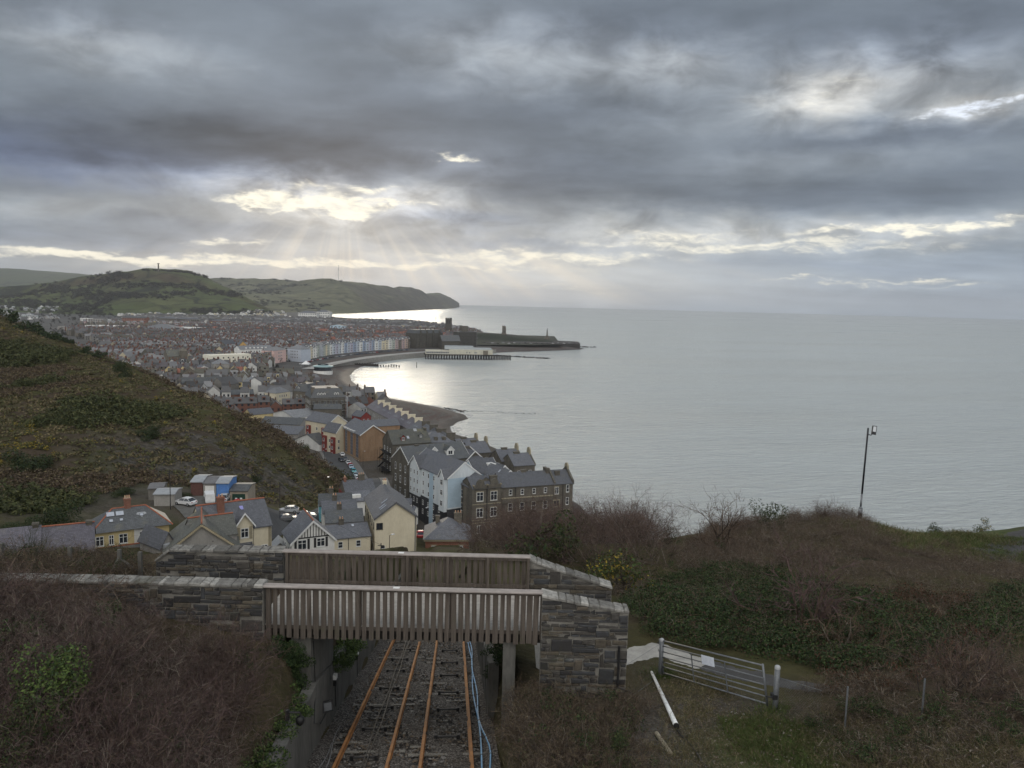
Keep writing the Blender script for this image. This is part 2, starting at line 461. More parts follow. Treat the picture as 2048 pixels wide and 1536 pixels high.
V3, F3 = grid('g', -1500, -1140, 150, 1450, 40.0, lambda x, y: ground_z(x, y) - 0.1)
ground = link('ground', npmesh('ground', np.concatenate([V1, V2, V3]), np.concatenate([F1, F2 + len(V1), F3 + len(V1) + len(V2)]), ground_material(), smooth=True))
tag(ground, 'town ground with the dark shingle beach around the bay', 'ground', kind='structure')
# ------------------------------------------------------------------ near terrain (the hill we stand on, its valley and the hill across)
TT = Vector((-0.0719, 0.99741, 0)); TN = Vector((0.99741, 0.0719, 0)); T0 = Vector((-1.33, 0, 67.5)); TS = 0.274
def TR(u, s, dz=0.0):          # point in the frame of the railway: u across, s along, dz over the rail bed
 p = T0 + TN * u + TT * s
 p.z = 67.5 - TS * s + dz
 return p
ctrl = []
def C(px, py, d, dz=0.0):
 p = at(px, py, d); ctrl.append((p.x, p.y, p.z + dz))
def W(*p): ctrl.append(p)
# left bank in front of the bridge
for a in ((300, 1500, 16.5), (30, 1520, 13.5), (0, 1320, 17), (150, 1200, 20.3), (430, 1310, 20.5), (-200, 1300, 17), (-300, 1600, 13)): C(*a, -0.8)
W(-5.5, 12, 64.6); W(-6.5, 17, 64.5); W(-5.2, 21, 64.0); W(-4.5, 5, 66)
for x in (-9, -14, -20, -30): W(x, 24, 65.2)
W(-12, 28.5, 64.4); W(-20, 29, 64.2); W(-32, 30, 64)
W(-16, 45, 59.5); W(-24, 62, 52); W(-45, 60, 53); W(-70, 60, 54); W(-30, 92, 42); W(-55, 92, 42.5); W(-90, 92, 44); W(-60, 30, 66)
W(-22, 110, 32.5); W(-24, 128, 27)
# right of the track beyond the bridge
W(4.2, 22, 63.2); W(6.5, 30, 62.6); W(5, 45, 61); W(4, 60, 56); W(4, 80, 48.5); W(8, 120, 34); W(9, 160, 26); W(10, 205, 8); W(-5, 165, 21); W(30, 150, 20); W(24, 200, 8)
# yard, gate, path
for a in ((1100, 1490, 19), (1300, 1500, 18.3), (1320, 1358, 25.8), (1548, 1430, 21.5), (1700, 1500, 18.2), (2048, 1500, 15.5), (2200, 1500, 14), (1280, 1275, 29.5), (1450, 1375, 24), (1640, 1405, 21)): C(*a)
W(4.4, 18, 63.3); W(4.6, 12, 64.9); W(8, 8, 65.5)
# brambles up to the crest
for a in ((1500, 1300, 28), (1700, 1310, 26), (1900, 1280, 25.5), (2048, 1330, 21.5), (1300, 1160, 40), (1500, 1160, 42), (1700, 1160, 42), (2048, 1180, 38), (2250, 1200, 36),
  (1180, 1130, 44), (1080, 1090, 50), (1000, 1075, 58), (1150, 1075, 60), (1300, 1085, 60), (1400, 1075, 60), (1500, 1045, 62), (1600, 1035, 65), (1690, 1030, 67), (1720, 1036, 68), (1780, 1055, 68), (1850, 1078, 68), (1960, 1120, 60), (2048, 1115, 63), (1830, 1066, 76), (1950, 1072, 79), (2048, 1080, 80), (2300, 1095, 78)): C(*a, -0.35)
for x, y, z in ((12, 85, 40), (24, 92, 36), (36, 95, 32), (50, 100, 28), (66, 92, 30), (80, 70, 38), (40, 130, 12), (60, 125, 5), (90, 90, 8), (110, 40, 15), (95, 40, 45), (18, 115, 30)): W(x, y, z)
# houses and valley
for a in ((240, 1095, 118), (60, 1120, 106), (500, 1100, 125), (620, 1105, 133), (690, 1100, 160), (785, 1108, 155), (440, 1003, 148), (360, 1010, 145), (578, 1024, 170), (640, 1030, 178)): C(*a)
# hill across the valley
for a in ((0, 1030, 125), (0, 900, 160), (0, 800, 205), (0, 720, 260), (0, 640, 330), (150, 1000, 140), (200, 900, 165), (200, 800, 205), (200, 740, 245), (150, 690, 300), (80, 665, 318),
  (300, 985, 152), (350, 900, 175), (350, 820, 215), (330, 772, 258), (245, 735, 280), (410, 805, 250), (450, 975, 168), (480, 900, 195), (480, 837, 240), (560, 1000, 180), (570, 930, 205), (560, 874, 232), (640, 990, 205), (645, 950, 220), (640, 927, 226), (690, 1005, 214)): C(*a)
W(-300, 130, 62); W(-300, 250, 74); W(-330, 330, 80); W(-180, 120, 48); W(-130, 340, 22); W(-85, 300, 10); W(-180, 400, 12); W(-260, 420, 30); W(-60, 262, 9); W(-70, 420, 5.6); W(-150, 450, 4); W(-300, 470, 6)
for px, py, z in ((716, 985, 12), (683, 930, 8.5), (650, 885, 6.5), (628, 862, 5.8)):
 p = G(px, py, z); W(p.x, p.y, z); W(p.x + 25, p.y, z); W(p.x - 6, p.y, z)
for a in ((500, 1058, 150), (560, 1042, 160), (610, 1032, 168), (650, 1022, 178)):
 p = at(*a)
 for dy_ in (-3.5, 0, 3.5): W(p.x, p.y + dy_, p.z)
for a in ((350, 1015, 143), (400, 1012, 146), (450, 1008, 149), (490, 1008, 151)):
 p = at(*a)
 for dy_ in (-5, 5): W(p.x, p.y + dy_, p.z)
W(-15, 218, 7.5); W(-28, 234, 7.5); W(-5, 240, 6); W(-20, 300, 6); W(5, 300, 4); W(-30, 360, 5.5)
CT = np.array(ctrl)
def tps_fit(P, lam):
 n_ = len(P)
 d2 = ((P[:, None, :2] - P[None, :, :2]) ** 2).sum(-1)
 K = np.where(d2 > 0, d2 * np.log(d2 + 1e-12), 0) * 1e-3 + lam * np.eye(n_)
 A = np.zeros((n_ + 3, n_ + 3)); A[:n_, :n_] = K
 Q = np.c_[np.ones(n_), P[:, :2]]; A[:n_, n_:] = Q; A[n_:, :n_] = Q.T
 return np.linalg.solve(A, np.r_[P[:, 2], 0, 0, 0])
TW = tps_fit(CT, 0.02)
def tps(x, y):
 x = np.asarray(x, float); y = np.asarray(y, float); sh = x.shape
 x = x.ravel(); y = y.ravel(); o = np.zeros(len(x))
 for i in range(0, len(x), 20000):
  xs, ys = x[i:i + 20000], y[i:i + 20000]
  d2 = (xs[:, None] - CT[None, :, 0]) ** 2 + (ys[:, None] - CT[None, :, 1]) ** 2
  o[i:i + 20000] = (d2 * np.log(d2 + 1e-12) * 1e-3) @ TW[:-3] + TW[-3] + TW[-2] * xs + TW[-1] * ys
 return o.reshape(sh)
def sstep(a, b, v):
 q = np.clip((v - a) / (b - a), 0, 1); return q * q * (3 - 2 * q)
def near_z(x, y, rough=True):
 x = np.asarray(x, float); y = np.asarray(y, float)
 z = tps(x, y)
 if rough:
  far = sstep(60, 130, y)
  hill = sstep(0, 1, (z - 14) / 12) * sstep(-35, -60, x + 0 * y) * far
  r1 = fbm(x, y, 0.03, 5, 11) * 8.0 + np.abs(fbm(x + y * 0.8, y - x * 0.3, 0.05, 4, 3)) * -7.0
  flat = np.exp(-(((x + 60) / 26) ** 2 + ((y - 145) / 14) ** 2)) + np.exp(-(((x + 46) / 14) ** 2 + ((y - 168) / 13) ** 2)) + sstep(138, 118, y) * far
  z = z + hill * r1 * np.clip(1 - flat, 0, 1)
  z = z + fbm(x, y, 0.35, 4, 21) * 0.5 * (1 - far)
 # the railway cutting
 u = (x + 1.33) * TN.x + y * TN.y; s = (x + 1.33) * TT.x + y * TT.y
 tz = 67.5 - TS * s - 0.35
 k = sstep(3.3, 2.75, np.abs(u)) * sstep(175, 160, s)
 z = z * (1 - k) + tz * k
 # bridge approach path stays level
 k2 = sstep(1.9, 1.5, np.abs(y - 23.85)) * sstep(-6.9, -7.3, x) * sstep(-40, -30, x)
 z = z * (1 - k2) + 65.2 * k2
 return z
def land_material():
 m_, t, b = new_mat('hillside', 0.95, 0, 0.1)
 p = coords(t, 'World')
 at_ = t.nodes.new('ShaderNodeVertexColor'); at_.layer_name = 'zone'
 s = t.nodes.new('ShaderNodeSeparateColor'); t.links.new(at_.outputs[0], s.inputs[0])
 zg, zs, zt = (X(t, s.outputs[i]) for i in range(3))
 a = noise(t, p, 0.045, 7, 0.62, 0.6); d = noise(t, p, 0.16, 6, 0.65, 0.3); f = noise(t, p, 1.1, 6, 0.7); ff = noise(t, p, 9.0, 4, 0.7)
 ol = mixc(t, d.ss(0.36, 0.64), (0.050, 0.053, 0.019), (0.080, 0.076, 0.031))
 br = mixc(t, f.ss(0.3, 0.7), (0.050, 0.036, 0.026), (0.085, 0.062, 0.042))
 c = mixc(t, a.ss(0.44, 0.60), ol, br)
 c = mixc(t, noise(t, p, 0.09, 6, 0.7, 0.5).ss(0.58, 0.70), c, (0.022, 0.030, 0.013))
 c = mixc(t, f.ss(0.35, 0.65) * 0.45, c, (0.028, 0.024, 0.016))
 gr = mixc(t, ff.ss(0.3, 0.72), (0.050, 0.045, 0.040), (0.13, 0.12, 0.108))
 gr = mixc(t, d.ss(0.45, 0.7) * 0.7, gr, (0.06, 0.05, 0.036))
 c = mixc(t, zg, c, gr)
 gs = mixc(t, f.ss(0.3, 0.7), (0.052, 0.072, 0.024), (0.095, 0.112, 0.044))
 c = mixc(t, zs, c, gs)
 rock = mixc(t, noise(t, mapping(t, p, 0.9, 0.9, 0.25), 1.0, 6, 0.7).ss(0.35, 0.65), (0.035, 0.032, 0.028), (0.105, 0.095, 0.082))
 c = mixc(t, zt * d.ss(0.3, 0.55), c, rock)
 t.links.new(c, b.inputs['Base Color'])
 bump(t, b, f * 0.6 + d * 1.2 + ff * 0.08, 0.9, 0.5)
 return m_
def gauss(x, y, cx, cy, rx, ry=None):
 return np.exp(-((x - cx) / rx) ** 2 - ((y - cy) / (ry or rx)) ** 2)
def zones(V):
 x, y = V[:, 0], V[:, 1]
 def pp(px, py, d): q = at(px, py, d); return q.x, q.y
 g = np.zeros(len(x)); s = np.zeros(len(x)); r_ = np.zeros(len(x))
 for px, py, d, a, bb in ((1330, 1440, 20.5, 1.3, 2.2), (1300, 1520, 18, 1.1, 2.0), (1400, 1400, 22.5, 1.5, 1.5), (1480, 1440, 21, 1.2, 1.2)):
  cx, cy = pp(px, py, d); g += 1.2 * gauss(x, y, cx, cy, a, bb)
 cx, cy = pp(2040, 1098, 70); g += 1.4 * gauss(x, y, cx + 4, cy + 2, 8, 3.5)
 cx, cy = pp(400, 1005, 146); g += 1.5 * gauss(x, y, cx, cy + 2, 20, 9)
 for px, py, d, a, bb in ((1600, 1500, 18, 1.6, 1.4), (1540, 1480, 19, 1.2, 1.2), (1450, 1450, 20.5, 0.8, 1), (1900, 1075, 76, 10, 5), (1700, 1045, 68, 6, 3), (1960, 1090, 70, 6, 4)):
  cx, cy = pp(px, py, d); s += 0.9 * gauss(x, y, cx, cy, a, bb)
 for px, py, d, a in ((300, 900, 172, 14), (430, 920, 185, 14), (520, 960, 190, 12), (620, 1000, 205, 10), (100, 990, 138, 12)):
  cx, cy = pp(px, py, d); r_ += 1.3 * gauss(x, y, cx, cy, a, a)
 nz = 0.75 + 1.0 * fbm(x, y, 0.7, 4, 9)
 g = np.where((V[:, 2] < 13.5) & (y > 200), 1.6, g)
 return np.stack([np.clip(g * nz, 0, 1), np.clip(s * nz, 0, 1), np.clip(r_ * nz, 0, 1), np.ones(len(x))], 1)
Va, Fa = grid('n', -46, 52, 2, 84, 0.4, near_z)
Vb, Fb = grid('n', -330, 130, 83.6, 440, 1.3, near_z)
Vc, Fc_ = grid('n', -330, -45.6, 2, 84.5, 3.0, lambda x, y: near_z(x, y) - 0.05)
Vd, Fd = grid('n', 51.6, 130, 2, 84.5, 2.0, lambda x, y: near_z(x, y) - 0.05)
Vn = np.concatenate([Va, Vb, Vc, Vd])
Fn = np.concatenate([Fa, Fb + len(Va), Fc_ + len(Va) + len(Vb), Fd + len(Va) + len(Vb) + len(Vc)])
me = npmesh('terrain', Vn, Fn, land_material(), smooth=True)
ca = me.color_attributes.new('zone', 'FLOAT_COLOR', 'POINT')
ca.data.foreach_set('color', zones(Vn).astype(np.float32).ravel())
terrain = link('terrain', me)
tag(terrain, 'rough hillside with grass, bracken and bare rock above the town', 'hillside', kind='structure')
NEAR_BVH = BVHTree.FromPolygons([tuple(v) for v in Vn.tolist()], Fn.tolist())
def hit(px, py, far=1e5):      # where the line of sight meets the near terrain
 r_ = ray(px, py).normalized()
 q = NEAR_BVH.ray_cast(EYE, r_, far)
 return q[0]
def gz(x, y):                  # terrain or town ground height
 a = float(near_z(np.array([x]), np.array([y]))[0]) if (y < 440 and -330 < x < 130) else -99
 return max(a, float(ground_z(np.array([x]), np.array([y]))[0]))
# ------------------------------------------------------------------ far hills
def resample(pts, n_):
 pts = [Vector(p) for p in pts]
 L = [0]
 for a, b in zip(pts[:-1], pts[1:]): L.append(L[-1] + (b - a).length)
 o = []
 for k in range(n_):
  s = L[-1] * k / (n_ - 1); i = 0
  while i < len(L) - 2 and L[i + 1] < s: i += 1
  q = (s - L[i]) / max(1e-9, L[i + 1] - L[i]); o.append(pts[i].lerp(pts[i + 1], q))
 return np.array([tuple(p) for p in o])
def smooth_rows(rows, sub):
 """Catmull-Rom between rows of equal length"""
 A = np.array(rows); o = []
 n_ = len(A)
 for i in range(n_ - 1):
  p0, p1, p2, p3 = A[max(i - 1, 0)], A[i], A[i + 1], A[min(i + 2, n_ - 1)]
  for k in range(sub):
   q = k / sub
   o.append(0.5 * ((2 * p1) + (-p0 + p2) * q + (2 * p0 - 5 * p1 + 4 * p2 - p3) * q * q + (-p0 + 3 * p1 - 3 * p2 + p3) * q ** 3))
 o.append(A[-1])
 return np.array(o)
def hill(name, rows, n_, sub, amp, freq, material, label, seed=0):
 rs = smooth_rows([resample(r_, n_) for r_ in rows], sub)
 rs = np.swapaxes(smooth_rows(np.swapaxes(rs, 0, 1)[::2], 2), 0, 1)
 ny, nx = rs.shape[:2]
 edge = np.minimum(np.arange(ny)[:, None], (ny - 1 - np.arange(ny))[:, None]) / (ny * 0.25)
 rs[..., 2] += fbm(rs[..., 0], rs[..., 1], freq, 5, seed) * amp * np.clip(edge, 0, 1)
 V = rs.reshape(-1, 3); i = np.arange((nx - 1) * (ny - 1)); a = (i // (nx - 1)) * nx + i % (nx - 1)
 Fq = np.stack([a, a + nx, a + nx + 1, a + 1], 1)
 o = link(name, npmesh(name, V, Fq, material, smooth=True))
 tag(o, label, 'hill', kind='structure')
 return o, BVHTree.FromPolygons([tuple(v) for v in V.tolist()], Fq.tolist())
def field_material(name, g1, g2, brown, hedge, cell, steep=0.55, sy=1.0, woods=0.58):
 m_, t, b = new_mat(name, 0.95, 0, 0.1)
 p = coords(t, 'World')
 wv = t.nodes.new('ShaderNodeVectorMath'); wv.operation = 'MULTIPLY_ADD'
 nz = t.nodes.new('ShaderNodeTexNoise'); nz.inputs['Scale'].default_value = 0.004; nz.inputs['Detail'].default_value = 4
 t.links.new(p, nz.inputs['Vector']); t.links.new(nz.outputs['Color'], wv.inputs[0]); wv.inputs[1].default_value = (150, 150, 0); t.links.new(p, wv.inputs[2])
 q = mapping(t, wv.outputs[0], 1 / cell, sy / cell, 0.0)
 vo = t.nodes.new('ShaderNodeTexVoronoi'); vo.inputs['Scale'].default_value = 1; t.links.new(q, vo.inputs['Vector'])
 ve = t.nodes.new('ShaderNodeTexVoronoi'); ve.feature = 'DISTANCE_TO_EDGE'; ve.inputs['Scale'].default_value = 1; t.links.new(q, ve.inputs['Vector'])
 sc_ = t.nodes.new('ShaderNodeSeparateColor'); t.links.new(vo.outputs['Color'], sc_.inputs[0])
 c = mixc(t, X(t, sc_.outputs[0]), g1, g2)
 f = noise(t, p, 0.02, 6, 0.7); big = noise(t, p, 0.0032, 5, 0.6)
 c = mixc(t, f.ss(0.3, 0.75) * 0.5, c, tuple(v * 0.6 for v in g1))
 nrm = t.nodes.new('ShaderNodeNewGeometry'); sn = t.nodes.new('ShaderNodeSeparateXYZ'); t.links.new(nrm.outputs['Normal'], sn.inputs[0])
 stp = X(t, sn.outputs[2]).ss(steep + 0.16, steep - 0.08)
 c = mixc(t, ((stp + (f - 0.5) * 0.9) + (big - 0.5) * 0.8).clamp(), c, mixc(t, f.ss(0.35, 0.65), brown, tuple(v * 0.5 for v in brown)))
 hd = X(t, ve.outputs['Distance']) + (f - 0.5) * 0.10
 c = mixc(t, hd.ss(0.045, 0.015) * (big + (f - 0.5) * 0.8).ss(0.30, 0.55), c, hedge)
 c = mixc(t, (big + (f - 0.5) * 0.3).ss(woods, woods + 0.03), c, hedge)
 t.links.new(c, b.inputs['Base Color'])
 bump(t, b, f, 0.5, 8)
 return m_
def row(*p): return [at(*q) for q in p]
def toz(lst, z0=0.5):
 o = []
 for v in lst: o.append(Vector((v.x, v.y, max(z0, min(v.z, z0)))))
 return o
pd_mat = field_material('hill_fields', (0.066, 0.088, 0.030), (0.105, 0.122, 0.050), (0.068, 0.052, 0.034), (0.020, 0.022, 0.014), 210, 0.88, 2.0, 0.60)
crest = [(-420, 600, 3300), (-250, 590, 3300), (-100, 583, 3200), (0, 577, 3150), (100, 566, 3100), (170, 554, 3050), (230, 546, 3000), (290, 542, 3000), (318, 541, 3000), (370, 545, 2980), (420, 558, 2920), (455, 573, 2870), (490, 590, 2800), (520, 606, 2740), (548, 620, 2680)]
mid1 = [(-420, 612, 3000), (-250, 606, 3000), (0, 593, 2900), (150, 580, 2850), (250, 569, 2800), (320, 566, 2780), (400, 577, 2740), (460, 596, 2680), (520, 613, 2620), (551, 623, 2600)]
mid2 = [(-420, 628, 2700), (-250, 622, 2700), (0, 613, 2620), (150, 604, 2600), (300, 594, 2560), (400, 601, 2540), (480, 612, 2520), (552, 626, 2520)]
foot = [Vector((p.x, p.y, 0.0)) for p in row((-420, 640, 2380), (0, 632, 2330), (200, 632, 2300), (400, 628, 2320), (555, 630, 2400))]
back = [Vector((p.x * 1.25, p.y * 1.25, 10)) for p in row(*crest)]
penhill, PH_BVH = hill('hill', [back, row(*crest), row(*mid1), row(*mid2), foot], 90, 9, 40, 0.006, pd_mat, 'rounded green hill with hedged fields and a column on its top')
hl_mat = field_material('headland_grass', (0.12, 0.13, 0.062), (0.195, 0.195, 0.105), (0.10, 0.088, 0.068), (0.035, 0.036, 0.022), 330, 0.93, 1.6, 0.62)
hcrest = [(300, 560, 5600), (420, 557, 5600), (470, 559, 5500), (560, 561, 5400), (620, 564, 5350), (677, 562, 5350), (720, 566, 5500), (760, 573, 5900), (800, 577, 6500), (860, 586, 7400), (893, 594, 8300), (909, 601, 9000), (918, 608, 9400)]
hmid = [(300, 585, 4900), (420, 577, 4800), (500, 582, 4700), (600, 588, 4500), (680, 572, 4700), (730, 585, 4900), (790, 594, 5500), (860, 603, 6800), (895, 608, 7600), (910, 611, 8300), (919, 612, 9300)]
hfoot = [G(300, 629, 0), G(500, 628.5, 0), G(600, 628, 0), G(660, 628, 0), G(700, 627, 0), G(760, 624, 0), G(830, 620.5, 0), G(880, 618.4, 0), G(905, 617, 0), G(912, 615.5, 0), G(920, 613.5, 0)]
hback = [Vector((p.x * 1.15 - 100, p.y * 1.15, 40)) for p in row(*hcrest)]
hback2 = [Vector((p.x * 1.3 - 200, p.y * 1.3, -5)) for p in row(*hcrest)]
headland, HL_BVH = hill('headland', [hback2, hback, row(*hcrest), row(*hmid), hfoot], 110, 9, 85, 0.0032, hl_mat, 'long grassy headland ending in a cliff above the sea', 4)
fh_mat = field_material('distant_fields', (0.06, 0.075, 0.035), (0.09, 0.10, 0.05), (0.05, 0.05, 0.04), (0.03, 0.035, 0.025), 500, 0.5)
fc = [(-500, 548, 7500), (-200, 541, 7500), (0, 539, 7500), (80, 544, 7600), (160, 550, 7600), (230, 556, 7500), (330, 566, 7000)]
ff_ = [Vector((p.x, p.y, 0)) for p in row((-500, 600, 5200), (0, 590, 5200), (330, 585, 5200))]
fb = [Vector((p.x * 1.2, p.y * 1.2, 0)) for p in row(*fc)]
fm = [(-500, 566, 6400), (-200, 560, 6400), (0, 560, 6400), (120, 556, 6500), (330, 575, 6200)]
hill('distant_hill', [fb, row(*fc), row(*fm), ff_], 40, 8, 40, 0.002, fh_mat, 'blue grey hills on the inland skyline', 8)
# ------------------------------------------------------------------ materials of the foreground
def ballast_material():
 m_, t, b = new_mat('ballast_stone', 0.95, 0, 0.15)
 p = coords(t, 'World')
 vo = t.nodes.new('ShaderNodeTexVoronoi'); vo.inputs['Scale'].default_value = 15; t.links.new(p, vo.inputs['Vector'])
 sc_ = t.nodes.new('ShaderNodeSeparateColor'); t.links.new(vo.outputs['Color'], sc_.inputs[0])
 big = noise(t, p, 0.8, 5, 0.6)
 c = mixc(t, X(t, sc_.outputs[0]), (0.075, 0.069, 0.063), (0.27, 0.25, 0.23))
 c = mixc(t, X(t, vo.outputs['Distance']).ss(0.2, 0.75) * 0.75, c, (0.02, 0.018, 0.016))
 c = mixc(t, big.ss(0.45, 0.7) * 0.5, c, (0.06, 0.045, 0.033))
 t.links.new(c, b.inputs['Base Color'])
 bump(t, b, X(t, vo.outputs['Distance']) * -1.0, 1.0, 0.06)
 return m_
def stone_material(name, tint=1.0):
 m_, t, b = new_mat(name, 0.9, 0, 0.2)
 p = coords(t, 'World')
 vc = t.nodes.new('ShaderNodeVertexColor'); vc.layer_name = 'stone'
 f = noise(t, p, 7, 5, 0.65); a = noise(t, p, 1.1, 5, 0.6); li = noise(t, p, 3.3, 6, 0.7)
 c = mixc(t, f.ss(0.25, 0.75) * 0.7, vc.outputs[0], (0.035, 0.032, 0.03))
 c = mixc(t, a.ss(0.56, 0.72) * 0.35, c, (0.06, 0.065, 0.035))
 c = mixc(t, li.ss(0.60, 0.70) * 0.45, c, (0.24, 0.235, 0.21))
 t.links.new(c, b.inputs['Base Color'])
 bump(t, b, f, 0.8, 0.03)
 return m_
def wood_material(name, c1, c2, axis='z'):
 m_, t, b = new_mat(name, 0.85, 0, 0.2)
 p = coords(t)
 st = (14, 14, 0.9) if axis == 'z' else (0.9, 14, 14)
 g_ = noise(t, mapping(t, p, *st), 1.0, 6, 0.65, 0.4)
 a = noise(t, p, 1.4, 5, 0.6)
 lo = noise(t, mapping(t, p, 5.0, 5.0, 0.0 if axis == 'z' else 1.0), 1.0, 2, 0.5)
 c = mixc(t, g_.ss(0.3, 0.7), c1, c2)
 c = mixc(t, lo.ss(0.35, 0.65) * 0.55, c, tuple(v * 0.62 for v in c1))
 c = mixc(t, a.ss(0.55, 0.75) * 0.35, c, (0.075, 0.085, 0.045))
 t.links.new(c, b.inputs['Base Color'])
 bump(t, b, g_, 0.5, 0.01)
 return m_
BALLAST = ballast_material()
STONE = stone_material('rubble_stone')
MORTAR = mat('lime_mortar', (0.21, 0.20, 0.18), (0.13, 0.125, 0.11), 3.0, 0.95, bmp=0.5)
CONCRETE = mat('weathered_concrete', (0.125, 0.122, 0.112), (0.062, 0.062, 0.056), 0.7, 0.9, bmp=0.3, stretch=(1, 1, 0.35), fine=0.3)
WOOD = wood_material('weathered_slat_wood', (0.132, 0.112, 0.095), (0.062, 0.051, 0.043))
CAPWOOD = wood_material('weathered_cap_wood', (0.40, 0.36, 0.335), (0.27, 0.24, 0.22), 'x')
DECKWOOD = wood_material('pale_deck_wood', (0.46, 0.43, 0.39), (0.35, 0.325, 0.295), 'x')
RUST = mat('rusty_rail', (0.37, 0.165, 0.048), (0.20, 0.085, 0.032), 1.2, 0.75, metal=0.0, bmp=0.1)
BLACK = mat('black_rubber', (0.012, 0.012, 0.013), (0.02, 0.02, 0.02), 3, 0.5)
DARKSTEEL = mat('dark_steel', (0.04, 0.04, 0.042), (0.02, 0.02, 0.021), 3, 0.5, metal=0.4)
GALV = mat('galvanised_steel', (0.18, 0.19, 0.20), (0.115, 0.122, 0.13), 4, 0.5, metal=0.3)
BLUE = mat('blue_plastic', (0.12, 0.36, 0.62), (0.09, 0.28, 0.52), 3, 0.4)
BRICKD = masonry('dark_brick', (0.080, 0.050, 0.045), (0.115, 0.07, 0.06), (0.10, 0.095, 0.085), 0.225, 0.075, 0.01, 0.02)
# ------------------------------------------------------------------ ballast and tracks
def strip_mesh(name, rows, material, kind_label):
 pass
mb = MB()
ss_ = [float(v) for v in np.arange(4, 62, 0.5)]
us = np.linspace(-2.75, 2.75, 23)
vs = []
for s in ss_:
 for u in us:
  j = 0.06 * math.sin(u * 3.1 + s * 1.3) + random.uniform(-.03, .03) + (0.18 if abs(u) > 2.4 else 0)
  vs.append(tuple(TR(u, s, -0.10 + j)))
nu = len(us)
mb.add(vs, [(i * nu + k, i * nu + k + 1, (i + 1) * nu + k + 1, (i + 1) * nu + k) for i in range(len(ss_) - 1) for k in range(nu - 1)])
o = mb.build('ballast', BALLAST, smooth=True)
tag(o, 'grey brown ballast bed of the cliff railway', 'ballast', kind='structure')
# loose ballast stones
nst = 15000
uu = rng.uniform(-2.6, 2.6, nst); sv = 4 + 50 * rng.random(nst) ** 1.6
base = np.stack([T0.x + TN.x * uu + TT.x * sv, TN.y * uu + TT.y * sv, 67.5 - TS * sv - 0.08], 1)
oct_ = np.array([(1, 0, 0), (0, 1, 0), (-1, 0, 0), (0, -1, 0), (0, 0, .8), (0, 0, -.5)], float)
ofc = np.array([(0, 1, 4), (1, 2, 4), (2, 3, 4), (3, 0, 4), (1, 0, 5), (2, 1, 5), (3, 2, 5), (0, 3, 5)])
sz = rng.uniform(0.025, 0.06, nst)
V = base[:, None, :] + oct_[None] * sz[:, None, None] * rng.uniform(0.6, 1.4, (nst, 6, 3))
Fx = (np.arange(nst)[:, None, None] * 6 + ofc[None]).reshape(-1, 3)
smats = [mat('chipping_dark', (0.045, 0.042, 0.04)), mat('chipping_grey', (0.22, 0.21, 0.195)), mat('chipping_brown', (0.15, 0.12, 0.09))]
o = link('loose_ballast', npmesh('loose_ballast', V.reshape(-1, 3), Fx, smats, np.repeat(rng.integers(0, 3, nst), 8)))
tag(o, 'loose ballast stones between the rails', 'ballast', kind='stuff')
SLEEP = mat('pale_sleeper', (0.23, 0.22, 0.195), (0.10, 0.095, 0.085), 2.2, 0.9, bmp=0.3, fine=0.35)
for tc_, lab in ((-1.19, 'railway track with a pair of haulage cables between its rails'), (1.22, 'railway track beside the blue cables, empty between its rails')):
 t = thing('railway_track', lab, 'railway track', TR(tc_, 12, 0), group='tracks of the cliff railway')
 inv = Vector(t.location)
 for sd in (-1, 1):
  mb = MB()
  u = tc_ + sd * 0.735
  pr = [(-.065, -.06), (.065, -.06), (.065, -.045), (.012, -.03), (.012, .045), (.042, .055), (.042, .085), (-.042, .085), (-.042, .055), (-.012, .045), (-.012, -.03), (-.065, -.045)]
  N = len(pr); vs = []
  for s in (4, 62):
   for a, b_ in pr: vs.append(tuple(TR(u + a, s, b_) - inv))
  fs = [(i, (i + 1) % N, N + (i + 1) % N, N + i) for i in range(N)]
  mb.add(vs, fs)
  mb.build('rail', RUST, t)
 mb = MB()
 s = 4.6
 k = 0
 while s < 60:
  l0, l1 = tc_ - 1.15, tc_ + 1.15
  h = random.uniform(-0.09, -0.03) if random.random() < 0.6 else -0.14
  A = [TR(l0, s, -.1), TR(l1, s, -.1), TR(l1, s + .2, -.1), TR(l0, s + .2, -.1), TR(l0, s, h - .03), TR(l1, s, h - .03), TR(l1, s + .2, h - .03), TR(l0, s + .2, h - .03)]
  mb.add([tuple(p - inv) for p in A], [(4, 5, 6, 7), (0, 1, 5, 4), (1, 2, 6, 5), (2, 3, 7, 6), (3, 0, 4, 7)])
  s += random.uniform(0.86, 1.0); k += 1
 sl_ = mb.build('sleepers', SLEEP, t)
 s = 9.0
 while s < 52:                                     # roller bars for the cable
  w = 0.36
  mb = MB()
  A, B = TR(tc_ - w, s, 0.02) - inv, TR(tc_ + w, s, 0.02) - inv
  mb.tube([A, B], 0.035, 6)
  for q in (A, B): mb.box(q.x - .05, q.y - .06, q.z - .08, q.x + .05, q.y + .06, q.z + .07)
  mb.build('cable_roller', DARKSTEEL, t)
  s += random.uniform(2.5, 3.4)
for k, du in enumerate((-0.07, 0.07)):
 mb = MB()
 mb.tube([TR(-1.10 + du * (1 + .4 * math.sin(s * .8)), s, 0.07) for s in np.arange(4, 60, 1.0)], 0.017, 5)
 o = mb.build('haulage_cable', DARKSTEEL)
 tag(o, ['dark haulage cable along the track, the one nearer the graffiti free concrete wall', 'dark haulage cable along the track, the one nearer the blue cables'][k].replace('graffiti free ', ''), 'cable', 'haulage cables')
